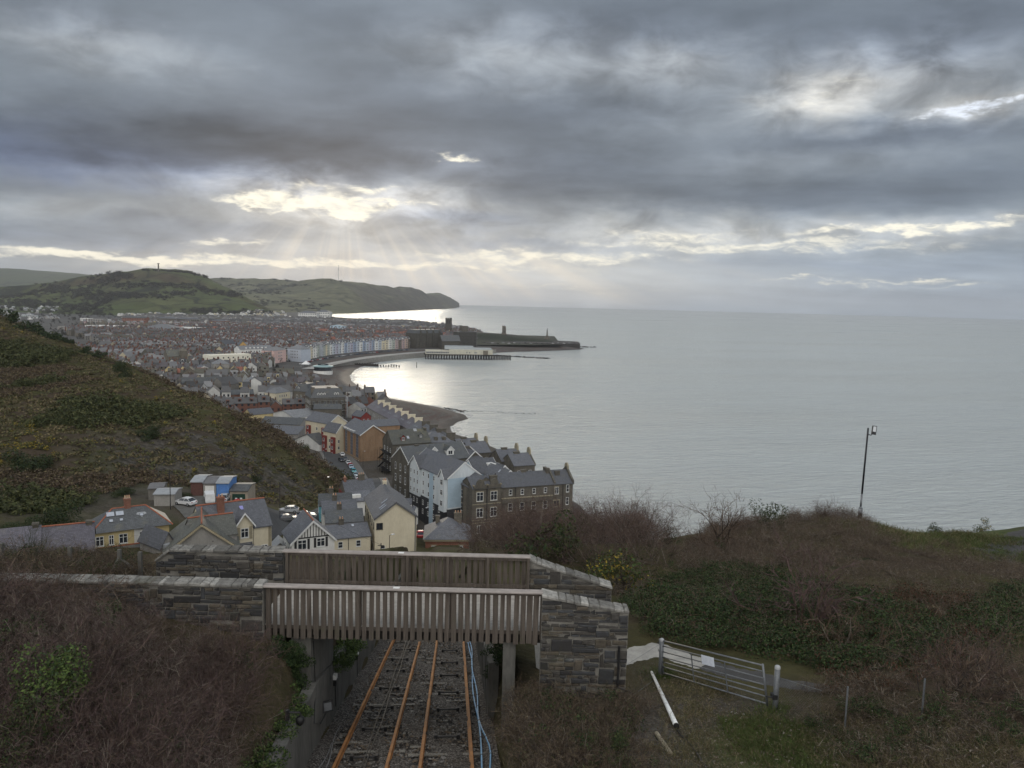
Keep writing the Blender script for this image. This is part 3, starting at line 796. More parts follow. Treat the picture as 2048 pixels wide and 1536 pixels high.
# blue cables
def blue(pts, lab):
 mb = MB(); mb.tube(pts, 0.028, 6)
 o = mb.build('blue_cable', BLUE)
 for i in range(1, len(pts) - 1, 2):
  a = (pts[i + 1] - pts[i - 1]).normalized()
  MB().tube([pts[i] - a * .03, pts[i] + a * .03], 0.034, 6).build('tie', BLACK, o)
 tag(o, lab, 'cable', 'blue cables beside the track')
sA = np.arange(8, 50, 0.9)
blue([TR(2.30 + .05 * math.sin(s * .7) + 0.22 * math.exp(-((s - 22.3) / 2.2) ** 2), s, 0.06 + .02 * math.sin(s)) for s in sA], 'blue cable that bulges out towards the concrete wall')
blue([TR(2.24 + .05 * math.sin(s * .55 + 1), s, 0.03 + .02 * math.sin(s * 1.3)) for s in sA], 'blue cable that runs straighter, next to the rusty rail')
# ------------------------------------------------------------------ retaining walls of the cutting
def along_wall(name, u, s0, s1, topf, lab, th=0.35, panels=None, side=1):
 """wall along the track at offset u; topf(s) is the absolute top level"""
 mb = MB(); ss = list(np.arange(s0, s1 + .01, 0.75))
 vs = []
 for s in ss:
  zt = topf(s)
  for uu_, z in ((u, TR(u, s, -.4).z), (u, zt), (u + side * th, zt), (u + side * th, TR(u, s, -.4).z)):
   q = TR(uu_, s); vs.append((q.x, q.y, z))
 mb.add(vs, [(4 * i + k, 4 * i + (k + 1) % 4, 4 * i + 4 + (k + 1) % 4, 4 * i + 4 + k) for i in range(len(ss) - 1) for k in range(4)] + [(0, 1, 2, 3), (4 * len(ss) - 1, 4 * len(ss) - 2, 4 * len(ss) - 3, 4 * len(ss) - 4)])
 if panels:
  for s in np.arange(s0 + .6, s1, panels):
   q = [TR(u - side * .03, s), TR(u - side * .03, s + .16)]
   z0, z1 = TR(u, s, -.4).z, topf(s) - .05
   a, b_ = q
   mb.add([(a.x, a.y, z0), (b_.x, b_.y, z0), (b_.x, b_.y, z1), (a.x, a.y, z1), (a.x + side * .1, a.y, z0), (b_.x + side * .1, b_.y, z0), (b_.x + side * .1, b_.y, z1), (a.x + side * .1, a.y, z1)], [(0, 1, 2, 3), (0, 4, 5, 1), (1, 5, 6, 2), (2, 6, 7, 3), (3, 7, 4, 0)])
 o = mb.build(name, CONCRETE)
 return tag(o, lab, 'retaining wall', 'concrete walls of the railway cutting')
def top_left(s): return min(64.45, TR(0, s, 2.1).z) if s > 22 else 64.12 - .13 * (s - 17)
along_wall('retaining_wall', -2.72, 6, 62, top_left, 'stained grey concrete wall of the cutting with lamps and cameras on it', side=-1)
along_wall('retaining_wall', 2.62, 25.7, 62, lambda s: TR(0, s, 2.5 - 0.02 * s).z if s > 24 else TR(0, s, 1.0 + max(0, s - 17) * .2).z, 'concrete panel wall of the cutting behind the blue cables', panels=1.5, side=1)
# ------------------------------------------------------------------ footbridge
YN, YF = 22.25, 25.45
XL, XR = -7.2, 1.02
XFL, XFR = -7.55, 0.72
DZ = 65.22
fb_ = thing('footbridge', 'wooden slatted footbridge with pale cap rails over the railway cutting', 'footbridge', (-3.1, 23.85, DZ))
off = Vector(fb_.location)
def rel(mb): mb.v = [(x - off.x, y - off.y, z - off.z) for x, y, z in mb.v]; return mb
mb = MB(); y = YN + .06
while y < YF - .05:
 mb.box(XL - .3, y, DZ - .05, XR + .3, y + .135, DZ - random.uniform(0, .006)); y += 0.148
rel(mb).build('deck', DECKWOOD, fb_)
mb = MB()
for y in (YN + .12, YF - .3): mb.box(XL - .3, y, DZ - .42, XR + .3, y + .16, DZ - .055)
for x in np.arange(XL + .6, XR, 1.3): mb.box(x, YN + .28, DZ - .3, x + .1, YF - .3, DZ - .06)
rel(mb).build('beams', mat('dark_timber', (0.035, 0.03, 0.026), (0.02, 0.018, 0.016), 2), fb_)
def parapet(y, x0, x1, bottom, top, face, front):
 mb = MB(); x = x0 + .02; k = 0
 while x < x1 - .1:
  tight = x > x1 - .75 and front
  w = random.uniform(.12, .158) + (.03 if tight else 0)
  lean = random.uniform(-.022, .022)
  d_ = random.uniform(-.004, .006)
  yb = y + face * (.02 + d_)
  bz = bottom + random.uniform(-.03, .03) - (0.06 if (x < x0 + .55 and front) else 0)
  vs = []
  for yy in (yb, yb + .025):
   vs += [(x, yy, bz), (x + w, yy, bz), (x + w + lean, yy, top - .04), (x + lean, yy, top - .04)]
  mb.add(vs, [(0, 1, 2, 3), (7, 6, 5, 4), (0, 4, 5, 1), (1, 5, 6, 2), (2, 6, 7, 3), (3, 7, 4, 0)])
  x += 0.2055 if not tight else 0.185
  k += 1
 p = rel(mb).build('slat_panel', WOOD, fb_)
 mb = MB()
 for z in (top - .16, bottom + .28 if front else bottom + .35): mb.box(x0, y + face * (-.05) - .03, z, x1, y + face * (-.05) + .03, z + .1)
 for x in np.arange(x0 + .05, x1, 1.36): mb.box(x, y + face * (-.10) - .05, bottom + .1, x + .09, y + face * (-.10) + .045, top - .045)
 rel(mb).build('parapet_rails', WOOD, fb_)
 mb = MB()
 mb.prism([(y - .15, top - .045), (y + .15, top - .045), (y + .155, top - .01), (y + .10, top + .012), (y - .10, top + .012), (y - .155, top - .01)], x0 - .05, x1 + .05, 'x')
 cp = rel(mb).build('cap_rail', CAPWOOD, fb_)
 mb = MB(); xm = x0 + (x1 - x0) * .465
 mb.box(xm, y - .10, top + .0125, xm + .19, y + .03, top + .018)
 rel(mb).build('name_plate', WHITE, cp)
parapet(YN, XL, XR, 64.82, 66.46, -1, True)
parapet(YF, XFL, XFR, 65.0, 66.46, 1, False)
for (u, hw) in ((-3.23, .3), (3.08, .19)):
 mb = MB()
 q = TR(u, 22.6)
 zb = TR(u, 22.6, -.4).z
 mb.box(q.x - hw, YN + .15, zb - .6, q.x + hw, YF - .15, DZ - .425)
 rel(mb).build('pillar', CONCRETE, fb_)
# ------------------------------------------------------------------ rubble stone walls
def rubble_wall(name, lab, x0, x1, y, zb, topf, th=0.45, cope=True, seed=1, endcap=False):
 """coursed rubble wall facing -y between x0 and x1; topf(x) top level"""
 r_ = random.Random(seed)
 mb = MB(); cols = []
 def addq(vs, fs, mi, c): mb.add(vs, fs, mi); cols.extend([c] * len(fs))
 # mortar core
 n_ = max(2, int((x1 - x0) / .5)); xs = [x0 + (x1 - x0) * i / n_ for i in range(n_ + 1)]
 core = []
 for x in xs: core += [(x, y + .03, zb), (x, y + .03, topf(x) - .02), (x, y + th, topf(x) - .02), (x, y + th, zb)]
 addq(core, [(4 * i + k, 4 * i + (k + 1) % 4, 4 * i + 4 + (k + 1) % 4, 4 * i + 4 + k) for i in range(n_) for k in range(4)] + [(3, 2, 1, 0), (4 * n_, 4 * n_ + 1, 4 * n_ + 2, 4 * n_ + 3)], 1, (0, 0, 0, 1))
 def tone():
  v = r_.choice([(.05, .052, .056), (.075, .07, .062), (.10, .085, .066), (.062, .066, .072), (.04, .04, .042), (.125, .108, .082), (.085, .08, .074)])
  k = r_.uniform(.75, 1.25); return (v[0] * k, v[1] * k, v[2] * k, 1)
 occupied = []
 def stone(xa, xb, za, zc, face=-1):
  lim = lambda x, z: min(z, topf(min(max(x, x0), x1)) - (.10 if cope else 0.02))
  g_ = r_.uniform(.009, .020); jit = lambda: r_.uniform(-.026, .026)
  P_ = [(xa + g_ + jit() * .5, za + g_ + jit() * .6), (xb - g_ + jit() * .5, za + g_ + jit() * .6), (xb - g_ + jit(), zc - g_ + jit()), (xa + g_ + jit(), zc - g_ + jit())]
  P_ = [(p[0], lim(p[0], p[1])) for p in P_]
  if min(P_[2][1] - P_[1][1], P_[3][1] - P_[0][1]) < .03: return
  d_ = r_.uniform(.0, .035); bv = min(.022, (zc - za) * .18)
  cx = sum(p[0] for p in P_) / 4; cz = sum(p[1] for p in P_) / 4
  yf = y - d_ if face < 0 else y + th + d_
  yb = y + .05 if face < 0 else y + th - .05
  ins = [(p[0] + (cx - p[0]) * bv / max(.05, abs(cx - p[0])), p[1] + (cz - p[1]) * bv / max(.05, abs(cz - p[1]))) for p in P_]
  vs = [(p[0], yb, p[1]) for p in P_] + [(p[0], (yf + .02 if face < 0 else yf - .02), p[1]) for p in P_] + [(p[0], yf, p[1]) for p in ins]
  fs = []
  for k in range(4):
   k2 = (k + 1) % 4
   fs += [(k, k2, 4 + k2, 4 + k), (4 + k, 4 + k2, 8 + k2, 8 + k)]
  fs.append((8, 9, 10, 11))
  addq(vs, fs, 0, tone())
 for face in (-1, 1):
  z = zb
  zmax = max(topf(x0), topf(x1), topf((x0 + x1) / 2))
  skip = []                       # (xa, xb, until z) taken by tall stones
  while z < zmax - .05:
   h = r_.choice([.07, .09, .10, .12, .14, .17])
   x = x0
   while x < x1 - .02:
    w = min(r_.choice([.16, .22, .3, .4, .55, .7]) * r_.uniform(.8, 1.2), x1 - x)
    if x1 - (x + w) < .15: w = x1 - x
    blk = [s_ for s_ in skip if s_[0] < x + w - .02 and s_[1] > x + .02 and s_[2] > z + .02]
    if blk:
     a = min(s_[0] for s_ in blk); b_ = max(s_[1] for s_ in blk)
     if a - x > .12: stone(x, a, z, z + h, face)
     x = max(b_, x + .01); continue
    hh = h
    if r_.random() < .13 and z + h * 2.6 < zmax: hh = h * r_.uniform(1.8, 3.0); skip.append((x, x + w, z + hh))
    stone(x, x + w, z, z + hh, face)
    x += w
   z += h
   # stones of the next course are lifted over the tall ones by the skip list
 if cope:
  x = x0 - .02
  while x < x1:
   w = min(r_.uniform(.14, .55), x1 + .02 - x)
   if w < .06: break
   a, b_ = x + .008, x + w - .008
   za, zc = topf(min(max(a, x0), x1)), topf(min(max(b_, x0), x1))
   k = r_.uniform(-.012, .008)
   yo, y2 = y - .02 - r_.uniform(0, .04), y + th + .05
   vs = [(a, yo, za - .08), (b_, yo, zc - .08), (b_, y2, zc - .08), (a, y2, za - .08), (a, yo, za - .02 + k), (b_, yo, zc - .02 + k), (b_, y2, zc - .02 + k), (a, y2, za - .02 + k),
    (a + .02, yo + .04, za + r_.uniform(-.005, .02) + k), (b_ - .02, yo + .04, zc + r_.uniform(-.005, .02) + k), (b_ - .02, y2 - .05, zc + .02 + k), (a + .02, y2 - .05, za + .02 + k)]
   fs = [(3, 2, 1, 0)]
   for q in range(4):
    q2 = (q + 1) % 4; fs += [(q, q2, 4 + q2, 4 + q), (4 + q, 4 + q2, 8 + q2, 8 + q)]
   fs.append((8, 9, 10, 11))
   v = r_.choice([.15, .22, .26, .32, .42]); addq(vs, fs, 0, (v, v * .975, v * .90, 1))
   x += w
 me = mb.mesh(name, [STONE, MORTAR])
 ca = me.color_attributes.new('stone', 'FLOAT_COLOR', 'CORNER')
 buf = []
 for f, c in zip(mb.f, cols): buf.extend(list(c) * len(f))
 ca.data.foreach_set('color', buf)
 o = link(name, me)
 return tag(o, lab, 'stone wall', 'rubble walls at the ends of the footbridge')
rubble_wall('stone_wall', 'long near rubble wall with a whitish coping, meeting the slats above the brown scrub', -24, XL - .03, YN - .15, 63.6, lambda x: 66.50 - 0.003 * (x + 7) - (0.012 * max(0, -12 - x)), seed=3)
rubble_wall('stone_wall', 'short level rubble wall across the path, topped with lichened coping', -11.9, XFL - .03, YF - .1, 64.9, lambda x: 66.47 - 0.012 * (-7.5 - x) - (0.35 if x < -11.75 else 0), seed=5)
pe = at(1258, 1222, 22.9)
rubble_wall('stone_wall', 'near rubble wall sloping down from the slats to the yard with the metal gate', XR + .03, pe.x, YN - .15, 63.2, lambda x: 66.44 - (66.44 - pe.z) * ((x - XR) / (pe.x - XR)) ** .85, seed=9)
pe2 = at(1224, 1173, 26.2)
rubble_wall('stone_wall', 'rubble wall sloping down beyond the path beside the gorse', XFR + .03, pe2.x, YF - .1, 64.4, lambda x: 66.42 - (66.42 - pe2.z) * ((x - XFR) / (pe2.x - XFR)) ** .9, seed=12)
# brick and concrete abutments under the walls
mb = MB(); mb.box(0.62, YN - .08, 59, 3.75, YN + .3, 63.2); o = mb.build('abutment', BRICKD); tag(o, 'dark brick abutment under the rubble wall beside the yard', 'abutment')
mb = MB(); mb.box(-8.6, YN - .05, 61, -6.45, YN + .3, 63.6); o = mb.build('abutment', CONCRETE); tag(o, 'grey concrete abutment under the long rubble wall, behind ivy', 'abutment')
# drain pipe at the wall end
mb = MB(); mb.tube([(pe.x - .25, YN - .2, 64.9), (pe.x - .25, YN - .2, 63.6)], .035, 8); mb.tube([(pe.x - .25, YN - .22, 63.62), (pe.x + .2, YN - .3, 63.5)], .03, 8)
o = mb.build('drain_pipe', DARKSTEEL); tag(o, 'thin dark drain pipe on the end of the rubble wall', 'pipe')
# ------------------------------------------------------------------ fittings on the cutting wall
def camera_unit(px, py, d, lab):
 p = at(px, py, d)
 t = thing('security_camera', lab, 'camera', p, group='dome cameras on the cutting wall')
 mb = MB(); mb.tube([(-.30, 0, .02), (-.30, 0, .16), (0, 0, .16), (0, 0, .05)], .03, 6); mb.box(-.36, -.06, -.05, -.28, .06, .22); mb.build('bracket', DARKSTEEL, t)
 mb = MB(); pr = [(.02, .06), (.10, .03), (.115, -.05), (.10, -.12), (.06, -.17), (.0, -.185)]
 vs = []; n_ = 10
 for r__, z in pr:
  for k in range(n_): vs.append((r__ * math.cos(6.283 * k / n_), r__ * math.sin(6.283 * k / n_), z))
 mb.add(vs, [(i * n_ + k, i * n_ + (k + 1) % n_, (i + 1) * n_ + (k + 1) % n_, (i + 1) * n_ + k) for i in range(len(pr) - 1) for k in range(n_)])
 mb.build('dome', BLACK, t, True)
camera_unit(656, 1354, 26, 'black dome camera on the cutting wall beyond the bridge pillar')
camera_unit(600, 1437, 19.8, 'black dome camera on the near wall in front of the bridge pillar')
p = TR(-2.6, 23.6, 1.05)
t = thing('floodlight', 'small square floodlight low on the concrete cutting wall', 'floodlight', p)
mb = MB(); mb.box(-.04, -.17, -.17, .06, .17, .17); mb.build('housing', DARKSTEEL, t)
mb = MB(); mb.box(.0602, -.12, -.12, .075, .12, .12); mb.build('glass', mat('lamp_glass', (0.16, 0.17, 0.18), rough=.2), t)
t.rotation_euler = (0, R(-15), R(-60))
for s, z, lab in ((25.6, 1.5, 'small white topped marker box on the wall beyond the floodlight'), (31.5, 1.2, 'small white topped marker box far along the cutting wall'), (16.6, .8, 'small pale box at the foot of the near cutting wall')):
 p = TR(-2.66, s, z)
 t = thing('marker_box', lab, 'box', p, group='boxes on the cutting wall')
 mb = MB(); mb.box(-.05, -.09, -.22, .05, .09, -.0); mb.build('body', BLACK, t)
 mb = MB(); mb.box(-.06, -.1, .0, .06, .1, .16); mb.build('cover', WHITE, t)
 mb = MB(); mb.tube([(0, 0, -.22), (.02, 0, -1.0)], .015, 5); mb.build('conduit', BLACK, t)
mb = MB()
mb.tube([(TR(-2.88, 22.2).x, YN + .12, 64.7), (TR(-2.88, 22.2).x + .06, YN + .10, 63.3), TR(-2.62, 21.5, 1.1), TR(-2.64, 22.6, .75), TR(-2.62, 23.5, .85)], .018, 5)
o = mb.build('black_cable', BLACK); tag(o, 'black cable looping down the bridge pillar to the floodlight', 'cable')
for k, lab in enumerate(('grey cable lying loose at the wall foot, nearest the wall', 'grey cable lying loose at the wall foot, middle of the bundle', 'grey cable lying loose at the wall foot, nearest the rail')):
 mb = MB(); mb.tube([TR(-2.55 + .16 * k + .12 * math.sin(s * .9 + k), s, .05 + .02 * k) for s in np.arange(9, 21 + 2 * k, .6)], .014, 5)
 o = mb.build('loose_cable', mat('grey_cable', (0.22, 0.22, 0.22), (0.15, .15, .15))); tag(o, lab, 'cable', 'loose grey cables')
# ------------------------------------------------------------------ yard: gate, fence, pipe
def ground_pt(px, py):
 q = hit(px, py); return q if q is not None else at(px, py, 25)
gl = at(1320, 1362, 25.6); gr = at(1549, 1432, 21.6)
gl.z = float(near_z(gl.x, gl.y)); gr.z = float(near_z(gr.x, gr.y))
def post(p, h, r_, lab):
 t = thing('gate_post', lab, 'gate post', p, group='posts of the metal gate')
 mb = MB(); mb.tube([(0, 0, -.4), (0, 0, h)], r_, 10); mb.build('tube', GALV, t, True)
 mb = MB(); pr = [(r_ + .006, h - .04), (r_ + .006, h + .02), (r_ * .7, h + .05), (0, h + .06)]; vs = []
 for a, z in pr:
  for k in range(10): vs.append((a * math.cos(.6283 * k), a * math.sin(.6283 * k), z))
 mb.add(vs, [(i * 10 + k, i * 10 + (k + 1) % 10, (i + 1) * 10 + (k + 1) % 10, (i + 1) * 10 + k) for i in range(3) for k in range(10)])
 mb.build('cap', mat('zinc_cap', (.36, .37, .38), (.28, .29, .30)), t, True)
 return t
post(gl, 1.25, .07, 'round galvanised gate post by the chain link strip next to the stone wall')
ps = post(gr, 1.28, .075, 'round galvanised gate post that carries the latch, nearest the grass')
mb = MB(); mb.box(-.12, -.1, .38, .02, .1, .5); mb.tube([(-.1, -.08, .44), (-.3, -.06, .46)], .02, 6); mb.build('latch', DARKSTEEL, ps)
d = gr - gl; Lg = math.hypot(d.x, d.y) - .24
gt = thing('field_gate', 'galvanised seven bar field gate with a blank white sign', 'gate', gl + d * (.13 / (Lg + .24)))
gt.rotation_euler = (0, -math.atan2(d.z, math.hypot(d.x, d.y)) * 1.0, math.atan2(d.y, d.x))
zs = [.14, .34, .50, .66, .84, 1.03, 1.20]
for z in zs:
 mb = MB(); mb.tube([(0.03, 0, z), (Lg - .03, 0, z)], .021 if z not in (zs[0], zs[-1]) else .026, 8); mb.build('rail', GALV, gt, True)
for x in (0.03, Lg - .03):
 mb = MB(); mb.tube([(x, 0, .10), (x, 0, 1.24)], .032, 8); mb.build('stile', GALV, gt, True)
for f_ in (.34, .66):
 mb = MB(); mb.box(Lg * f_ - .022, -.032, .14, Lg * f_ + .022, -.022, 1.03); mb.build('brace', GALV, gt)
mb = MB(); mb.box(Lg * .445, -.045, .80, Lg * .445 + .52, -.036, 1.08); mb.build('sign', mat('pale_sign', (0.66, 0.70, 0.78), (0.6, 0.64, 0.72)), gt)
for z in (.3, 1.1):
 mb = MB(); mb.tube([(-.1, 0, z), (.03, 0, z)], .018, 6); mb.build('hinge', DARKSTEEL, gt)
mb = MB(); mb.box(-.02, .03, .06, Lg, .034, .08)
def chain_link(name, lab, pts, h, posts=()):
 """wire fence along ground points"""
 t = thing(name, lab, 'wire fence', pts[0])
 o0 = Vector(pts[0]); mb = MB(); w = .0020; cell = .085
 for a, b_ in zip(pts[:-1], pts[1:]):
  a = Vector(a); b_ = Vector(b_); L = (Vector((b_.x, b_.y, 0)) - Vector((a.x, a.y, 0))).length
  ux = (b_ - a) / L; nrm = Vector((-ux.y, ux.x, 0)) * w
  n_ = int((L + h) / cell)
  for k in range(n_):
   for sg in (1, -1):
    x0_ = k * cell - (h if sg > 0 else 0); x1_ = x0_ + h
    lo, hi = max(0, x0_), min(L, x1_)
    if hi - lo < .02: continue
    za, zc = (lo - x0_, hi - x0_) if sg > 0 else (h - (lo - x0_), h - (hi - x0_))
    p0 = a + ux * lo + Vector((0, 0, za)) - o0; p1 = a + ux * hi + Vector((0, 0, zc)) - o0
    e = Vector((0, 0, w))
    mb.add([p0 - e, p1 - e, p1 + e, p0 + e], [(0, 1, 2, 3)])
  for z in (0.02, h):
   mb.tube([a - o0 + Vector((0, 0, z)), b_ - o0 + Vector((0, 0, z))], .006, 4)
 mb.build('mesh', GALV, t)
 for p, hh in posts:
  m2 = MB(); q = Vector(p) - o0; m2.tube([q - Vector((0, 0, .3)), q + Vector((0, 0, hh))], .022, 6); m2.build('post', GALV, t)
 return t
f0 = Vector((pe.x + .05, YN - .1, 0)); f0.z = float(near_z(f0.x, f0.y))
chain_link('wire_fence', 'short chain link strip between the stone wall and the gate', [f0, gl], 1.15)
f1 = at(1640, 1440, 19.8); f1.z = float(near_z(f1.x, f1.y))
f2 = at(1690, 1452, 19.2); f2.z = float(near_z(f2.x, f2.y)); f3 = at(1840, 1475, 18.4); f3.z = float(near_z(f3.x, f3.y)); f4 = at(2060, 1510, 17.2); f4.z = float(near_z(f4.x, f4.y))
chain_link('wire_fence', 'chain link fence running from the latch post into the brambles', [gr, f1], 1.0, [(f2, 1.2), (f3, 1.1)])
# concrete path beyond the gate
def path_sheet(pts, w, name, material, lab, lift=.05):
 mb = MB(); vs = []
 P_ = resample(pts, 40)
 for i, p in enumerate(P_):
  d_ = P_[min(i + 1, 39)] - P_[max(i - 1, 0)]; n_ = np.array((-d_[1], d_[0], 0)) / max(1e-6, np.hypot(d_[0], d_[1]))
  for k in range(5):
   q = p + n_ * w * (k / 4 - .5) * (1 + .15 * math.sin(i * 1.7 + k)); z = gz(q[0], q[1]) if q[1] > 26 or abs(q[1] - 23.85) > 2 or q[0] > 1 else 65.2
   vs.append((q[0], q[1], z + (lift if 0 < k < 4 else -.10)))
 mb.add(vs, [(i * 5 + k, i * 5 + k + 1, i * 5 + 6 + k, i * 5 + 5 + k) for i in range(39) for k in range(4)])
 o = mb.build(name, material, smooth=True)
 return tag(o, lab, 'path', kind='structure')
path_sheet([(1.3, 23.9, 0), (4.2, 26.3, 0), (5.6, 27.0, 0), (7.0, 25.6, 0)], 1.7, 'path', mat('pale_path_concrete', (0.40, 0.385, 0.35), (0.28, 0.27, 0.25), 2.5, .9, bmp=.3), 'cracked pale concrete path between the bridge and the gate')
path_sheet([(6.8, 25.9, 0), (8.4, 23.6, 0), (9.6, 22.0, 0), (10.5, 21.4, 0)], 1.6, 'path', mat('wet_tarmac', (0.075, 0.074, 0.073), (0.045, 0.045, 0.045), 1.5, .95, bmp=.4), 'dark gravelly path curving away behind the gate', .045)
path_sheet([at(1965, 1106, 64), at(2048, 1098, 68), at(2160, 1096, 72)], 6.5, 'parking_place', mat('wet_tarmac', (0.075, 0.074, 0.073)), 'grey parking place on the headland at the photo edge', .06)
# white pipe, log and hose on the ground
def lying(px0, py0, px1, py1, r_, h):
 a = ground_pt(px0, py0); b_ = ground_pt(px1, py1); return a + Vector((0, 0, h)), b_ + Vector((0, 0, h))
a, b_ = lying(1303, 1350, 1352, 1458, .055, .10)
t = thing('pole', 'long white lamp pole lying on the soil beside the metal gate', 'pole', a)
mb = MB(); mb.tube([(0, 0, 0), (b_ - a) * .55, (b_ - a)], .045, 10, r1=.075); mb.build('shaft', WHITE, t, True)
mb = MB(); dd = (b_ - a).normalized(); mb.tube([(b_ - a), (b_ - a) + dd * .05], .079, 10); mb.build('end_ring', BLACK, t)
a, b_ = lying(1313, 1470, 1341, 1512, .06, .05)
mb = MB(); mb.tube([(0, 0, 0), (b_ - a)], .058, 9, r1=.068); o = mb.build('wooden_post', mat('pale_timber', (0.34, 0.30, 0.22), (0.2, .17, .12), 4, .85, stretch=(1, 1, 4)), smooth=False); o.location = a
tag(o, 'short round timber post lying on the soil near the white pole', 'post')
mb = MB(); pts = [ground_pt(*q) + Vector((0, 0, .03)) for q in ((1352, 1460), (1362, 1474), (1380, 1490), (1396, 1512), (1412, 1538), (1425, 1570))]
mb.tube([tuple(p) for p in resample(pts, 24)], .028, 6); o = mb.build('hose', BLACK, smooth=True); tag(o, 'black hose snaking from the end of the white pole', 'hose')
wst = mat('white_stone', (0.5, 0.5, 0.48), (0.35, .35, .33), 6)
for (px, py, r_), lab in zip(((1472, 1428, .05), (1484, 1437, .055), (1463, 1425, .035), (1535, 1442, .08), (1640, 1497, .07), (1487, 1429, .04)), ('white stone in the little cluster in front of the gate', 'largest white stone of the cluster in front of the gate', 'smallest white stone in front of the gate, at the cluster edge', 'white stone against the foot of the latch post', 'white stone alone in the grass beyond the latch post', 'white stone in the cluster, the one nearest the latch post')):
 q = ground_pt(px, py); mb = MB()
 V_ = [tuple(Vector(v) * r_ * random.uniform(.8, 1.3)) for v in oct_.tolist()]
 mb.add(V_, [tuple(f) for f in ofc.tolist()]); o = mb.build('white_stone', wst); o.location = q + Vector((0, 0, r_ * .3)); tag(o, lab, 'stone', 'white stones in the yard')
# ------------------------------------------------------------------ lamp post on the headland
b_ = at(1719, 1037, 68); b_.z = float(near_z(b_.x, b_.y))
tp = at(1735, 853, 68)
hgt = tp.z - b_.z
t = thing('lamp_post', 'tall black lamp post with a square floodlight on the headland', 'lamp post', b_)
t.rotation_euler = (0, R(1.2), 0)
BLKP = mat('black_paint', (0.012, 0.013, 0.016), (0.02, 0.02, 0.024), 3, .5)
PEEL = mat('peeling_paint', (0.02, 0.022, 0.028), (0.34, 0.36, 0.38), 3.5, .6, stretch=(1, 1, .5))
mb = MB(); mb.tube([(0, 0, -.5), (0, 0, .45)], .19, 10); mb.build('base_column', mat('grey_paint', (0.3, .31, .32)), t, True)
mb = MB(); mb.tube([(0, 0, .45), (0, 0, 1.30)], .19, 10); mb.tube([(0, 0, 1.30), (0, 0, 1.42)], .19, 10, r1=.10); mb.build('service_door', PEEL, t, True)
mb = MB(); mb.tube([(0, 0, 1.42), (0, 0, 2.6)], .085, 8); mb.build('lower_pole', PEEL, t, True)
mb = MB(); mb.tube([(0, 0, 2.6), (0, 0, hgt)], .085, 8, r1=.075); pole = mb.build('upper_pole', BLKP, t, True)
mb = MB(); mb.tube([(0, 0, hgt - .55), (.3, 0, hgt - .62), (.38, -.05, hgt - .5)], .04, 6); mb.build('bracket', BLKP, t)
ht_ = MB()
Mh = Matrix.Translation((.52, -.06, hgt - .12)) @ Matrix.Rotation(R(10), 4, 'Y') @ Matrix.Rotation(R(-14), 4, 'X')
ht_.box(-.19, -.02, -.42, .19, .10, .34, 0, Mh); hd_ = ht_.build('floodlight', BLKP, t)
ht_ = MB(); ht_.box(-.13, -.032, -.18, .13, -.021, .28, 0, Mh); ht_.build('lamp_glass', mat('flood_glass', (0.55, .58, .6), (0.5, .52, .55), rough=.15), hd_)
# ------------------------------------------------------------------ vegetation
def vmat(name, c1, c2, scale=3.0, trans=0.0):
 if name in MATS: return MATS[name]
 m_, t, b = new_mat(name, 0.75, 0, 0.2)
 p = coords(t, 'World')
 a = noise(t, p, scale, 4, 0.6); g_ = noise(t, p, 0.35, 4, 0.6)
 c = mixc(t, a.ss(0.3, 0.7), c1, c2)
 c = mixc(t, g_.ss(0.35, 0.7) * 0.45, c, tuple(v * 0.55 for v in c1))
 t.links.new(c, b.inputs['Base Color'])
 MATS[name] = m_
 return m_
TWIG_RED = vmat('twig_purple_brown', (0.120, 0.078, 0.074), (0.066, 0.046, 0.045))
TWIG_BROWN = vmat('twig_brown', (0.130, 0.092, 0.065), (0.080, 0.058, 0.043))
TWIG_PALE = vmat('twig_grey', (0.22, 0.19, 0.155), (0.14, 0.12, 0.10))
TWIG_DARK = vmat('twig_dark', (0.055, 0.044, 0.038), (0.035, 0.029, 0.026))
STRAW = vmat('dead_grass', (0.23, 0.19, 0.11), (0.15, 0.12, 0.075))
LEAF_DARK = vmat('leaf_ivy', (0.030, 0.050, 0.020), (0.018, 0.032, 0.013))
LEAF_GREEN = vmat('leaf_green', (0.060, 0.090, 0.028), (0.038, 0.062, 0.020))
LEAF_BRIGHT = vmat('leaf_bright', (0.095, 0.135, 0.035), (0.065, 0.10, 0.026))
LEAF_BROWN = vmat('leaf_bramble', (0.085, 0.055, 0.036), (0.055, 0.038, 0.026))
LEAF_RED = vmat('leaf_russet', (0.115, 0.045, 0.026), (0.075, 0.032, 0.02))
GORSE = vmat('gorse_green', (0.050, 0.060, 0.020), (0.030, 0.040, 0.014))
GORSE_Y = vmat('gorse_flower', (0.30, 0.215, 0.03), (0.14, 0.125, 0.03))
OLIVE = vmat('olive_grass', (0.098, 0.100, 0.038), (0.062, 0.066, 0.026))
TAWNY = vmat('tawny_grass', (0.165, 0.135, 0.070), (0.095, 0.074, 0.042))
GRASS = vmat('green_grass', (0.085, 0.115, 0.034), (0.055, 0.078, 0.024))
BRACKEN = vmat('dead_bracken', (0.078, 0.056, 0.034), (0.052, 0.038, 0.025))
def unit(v): return v / np.maximum(1e-9, np.linalg.norm(v, axis=-1, keepdims=True))
def ribbons(P0, P1, W0, W1, r_):
 d = unit(P1 - P0)
 rnd = unit(r_.normal(size=P0.shape))
 s = unit(np.cross(d, rnd))
 V = np.stack([P0 - s * W0[:, None], P0 + s * W0[:, None], P1 + s * W1[:, None], P1 - s * W1[:, None]], 1)
 return V.reshape(-1, 3)
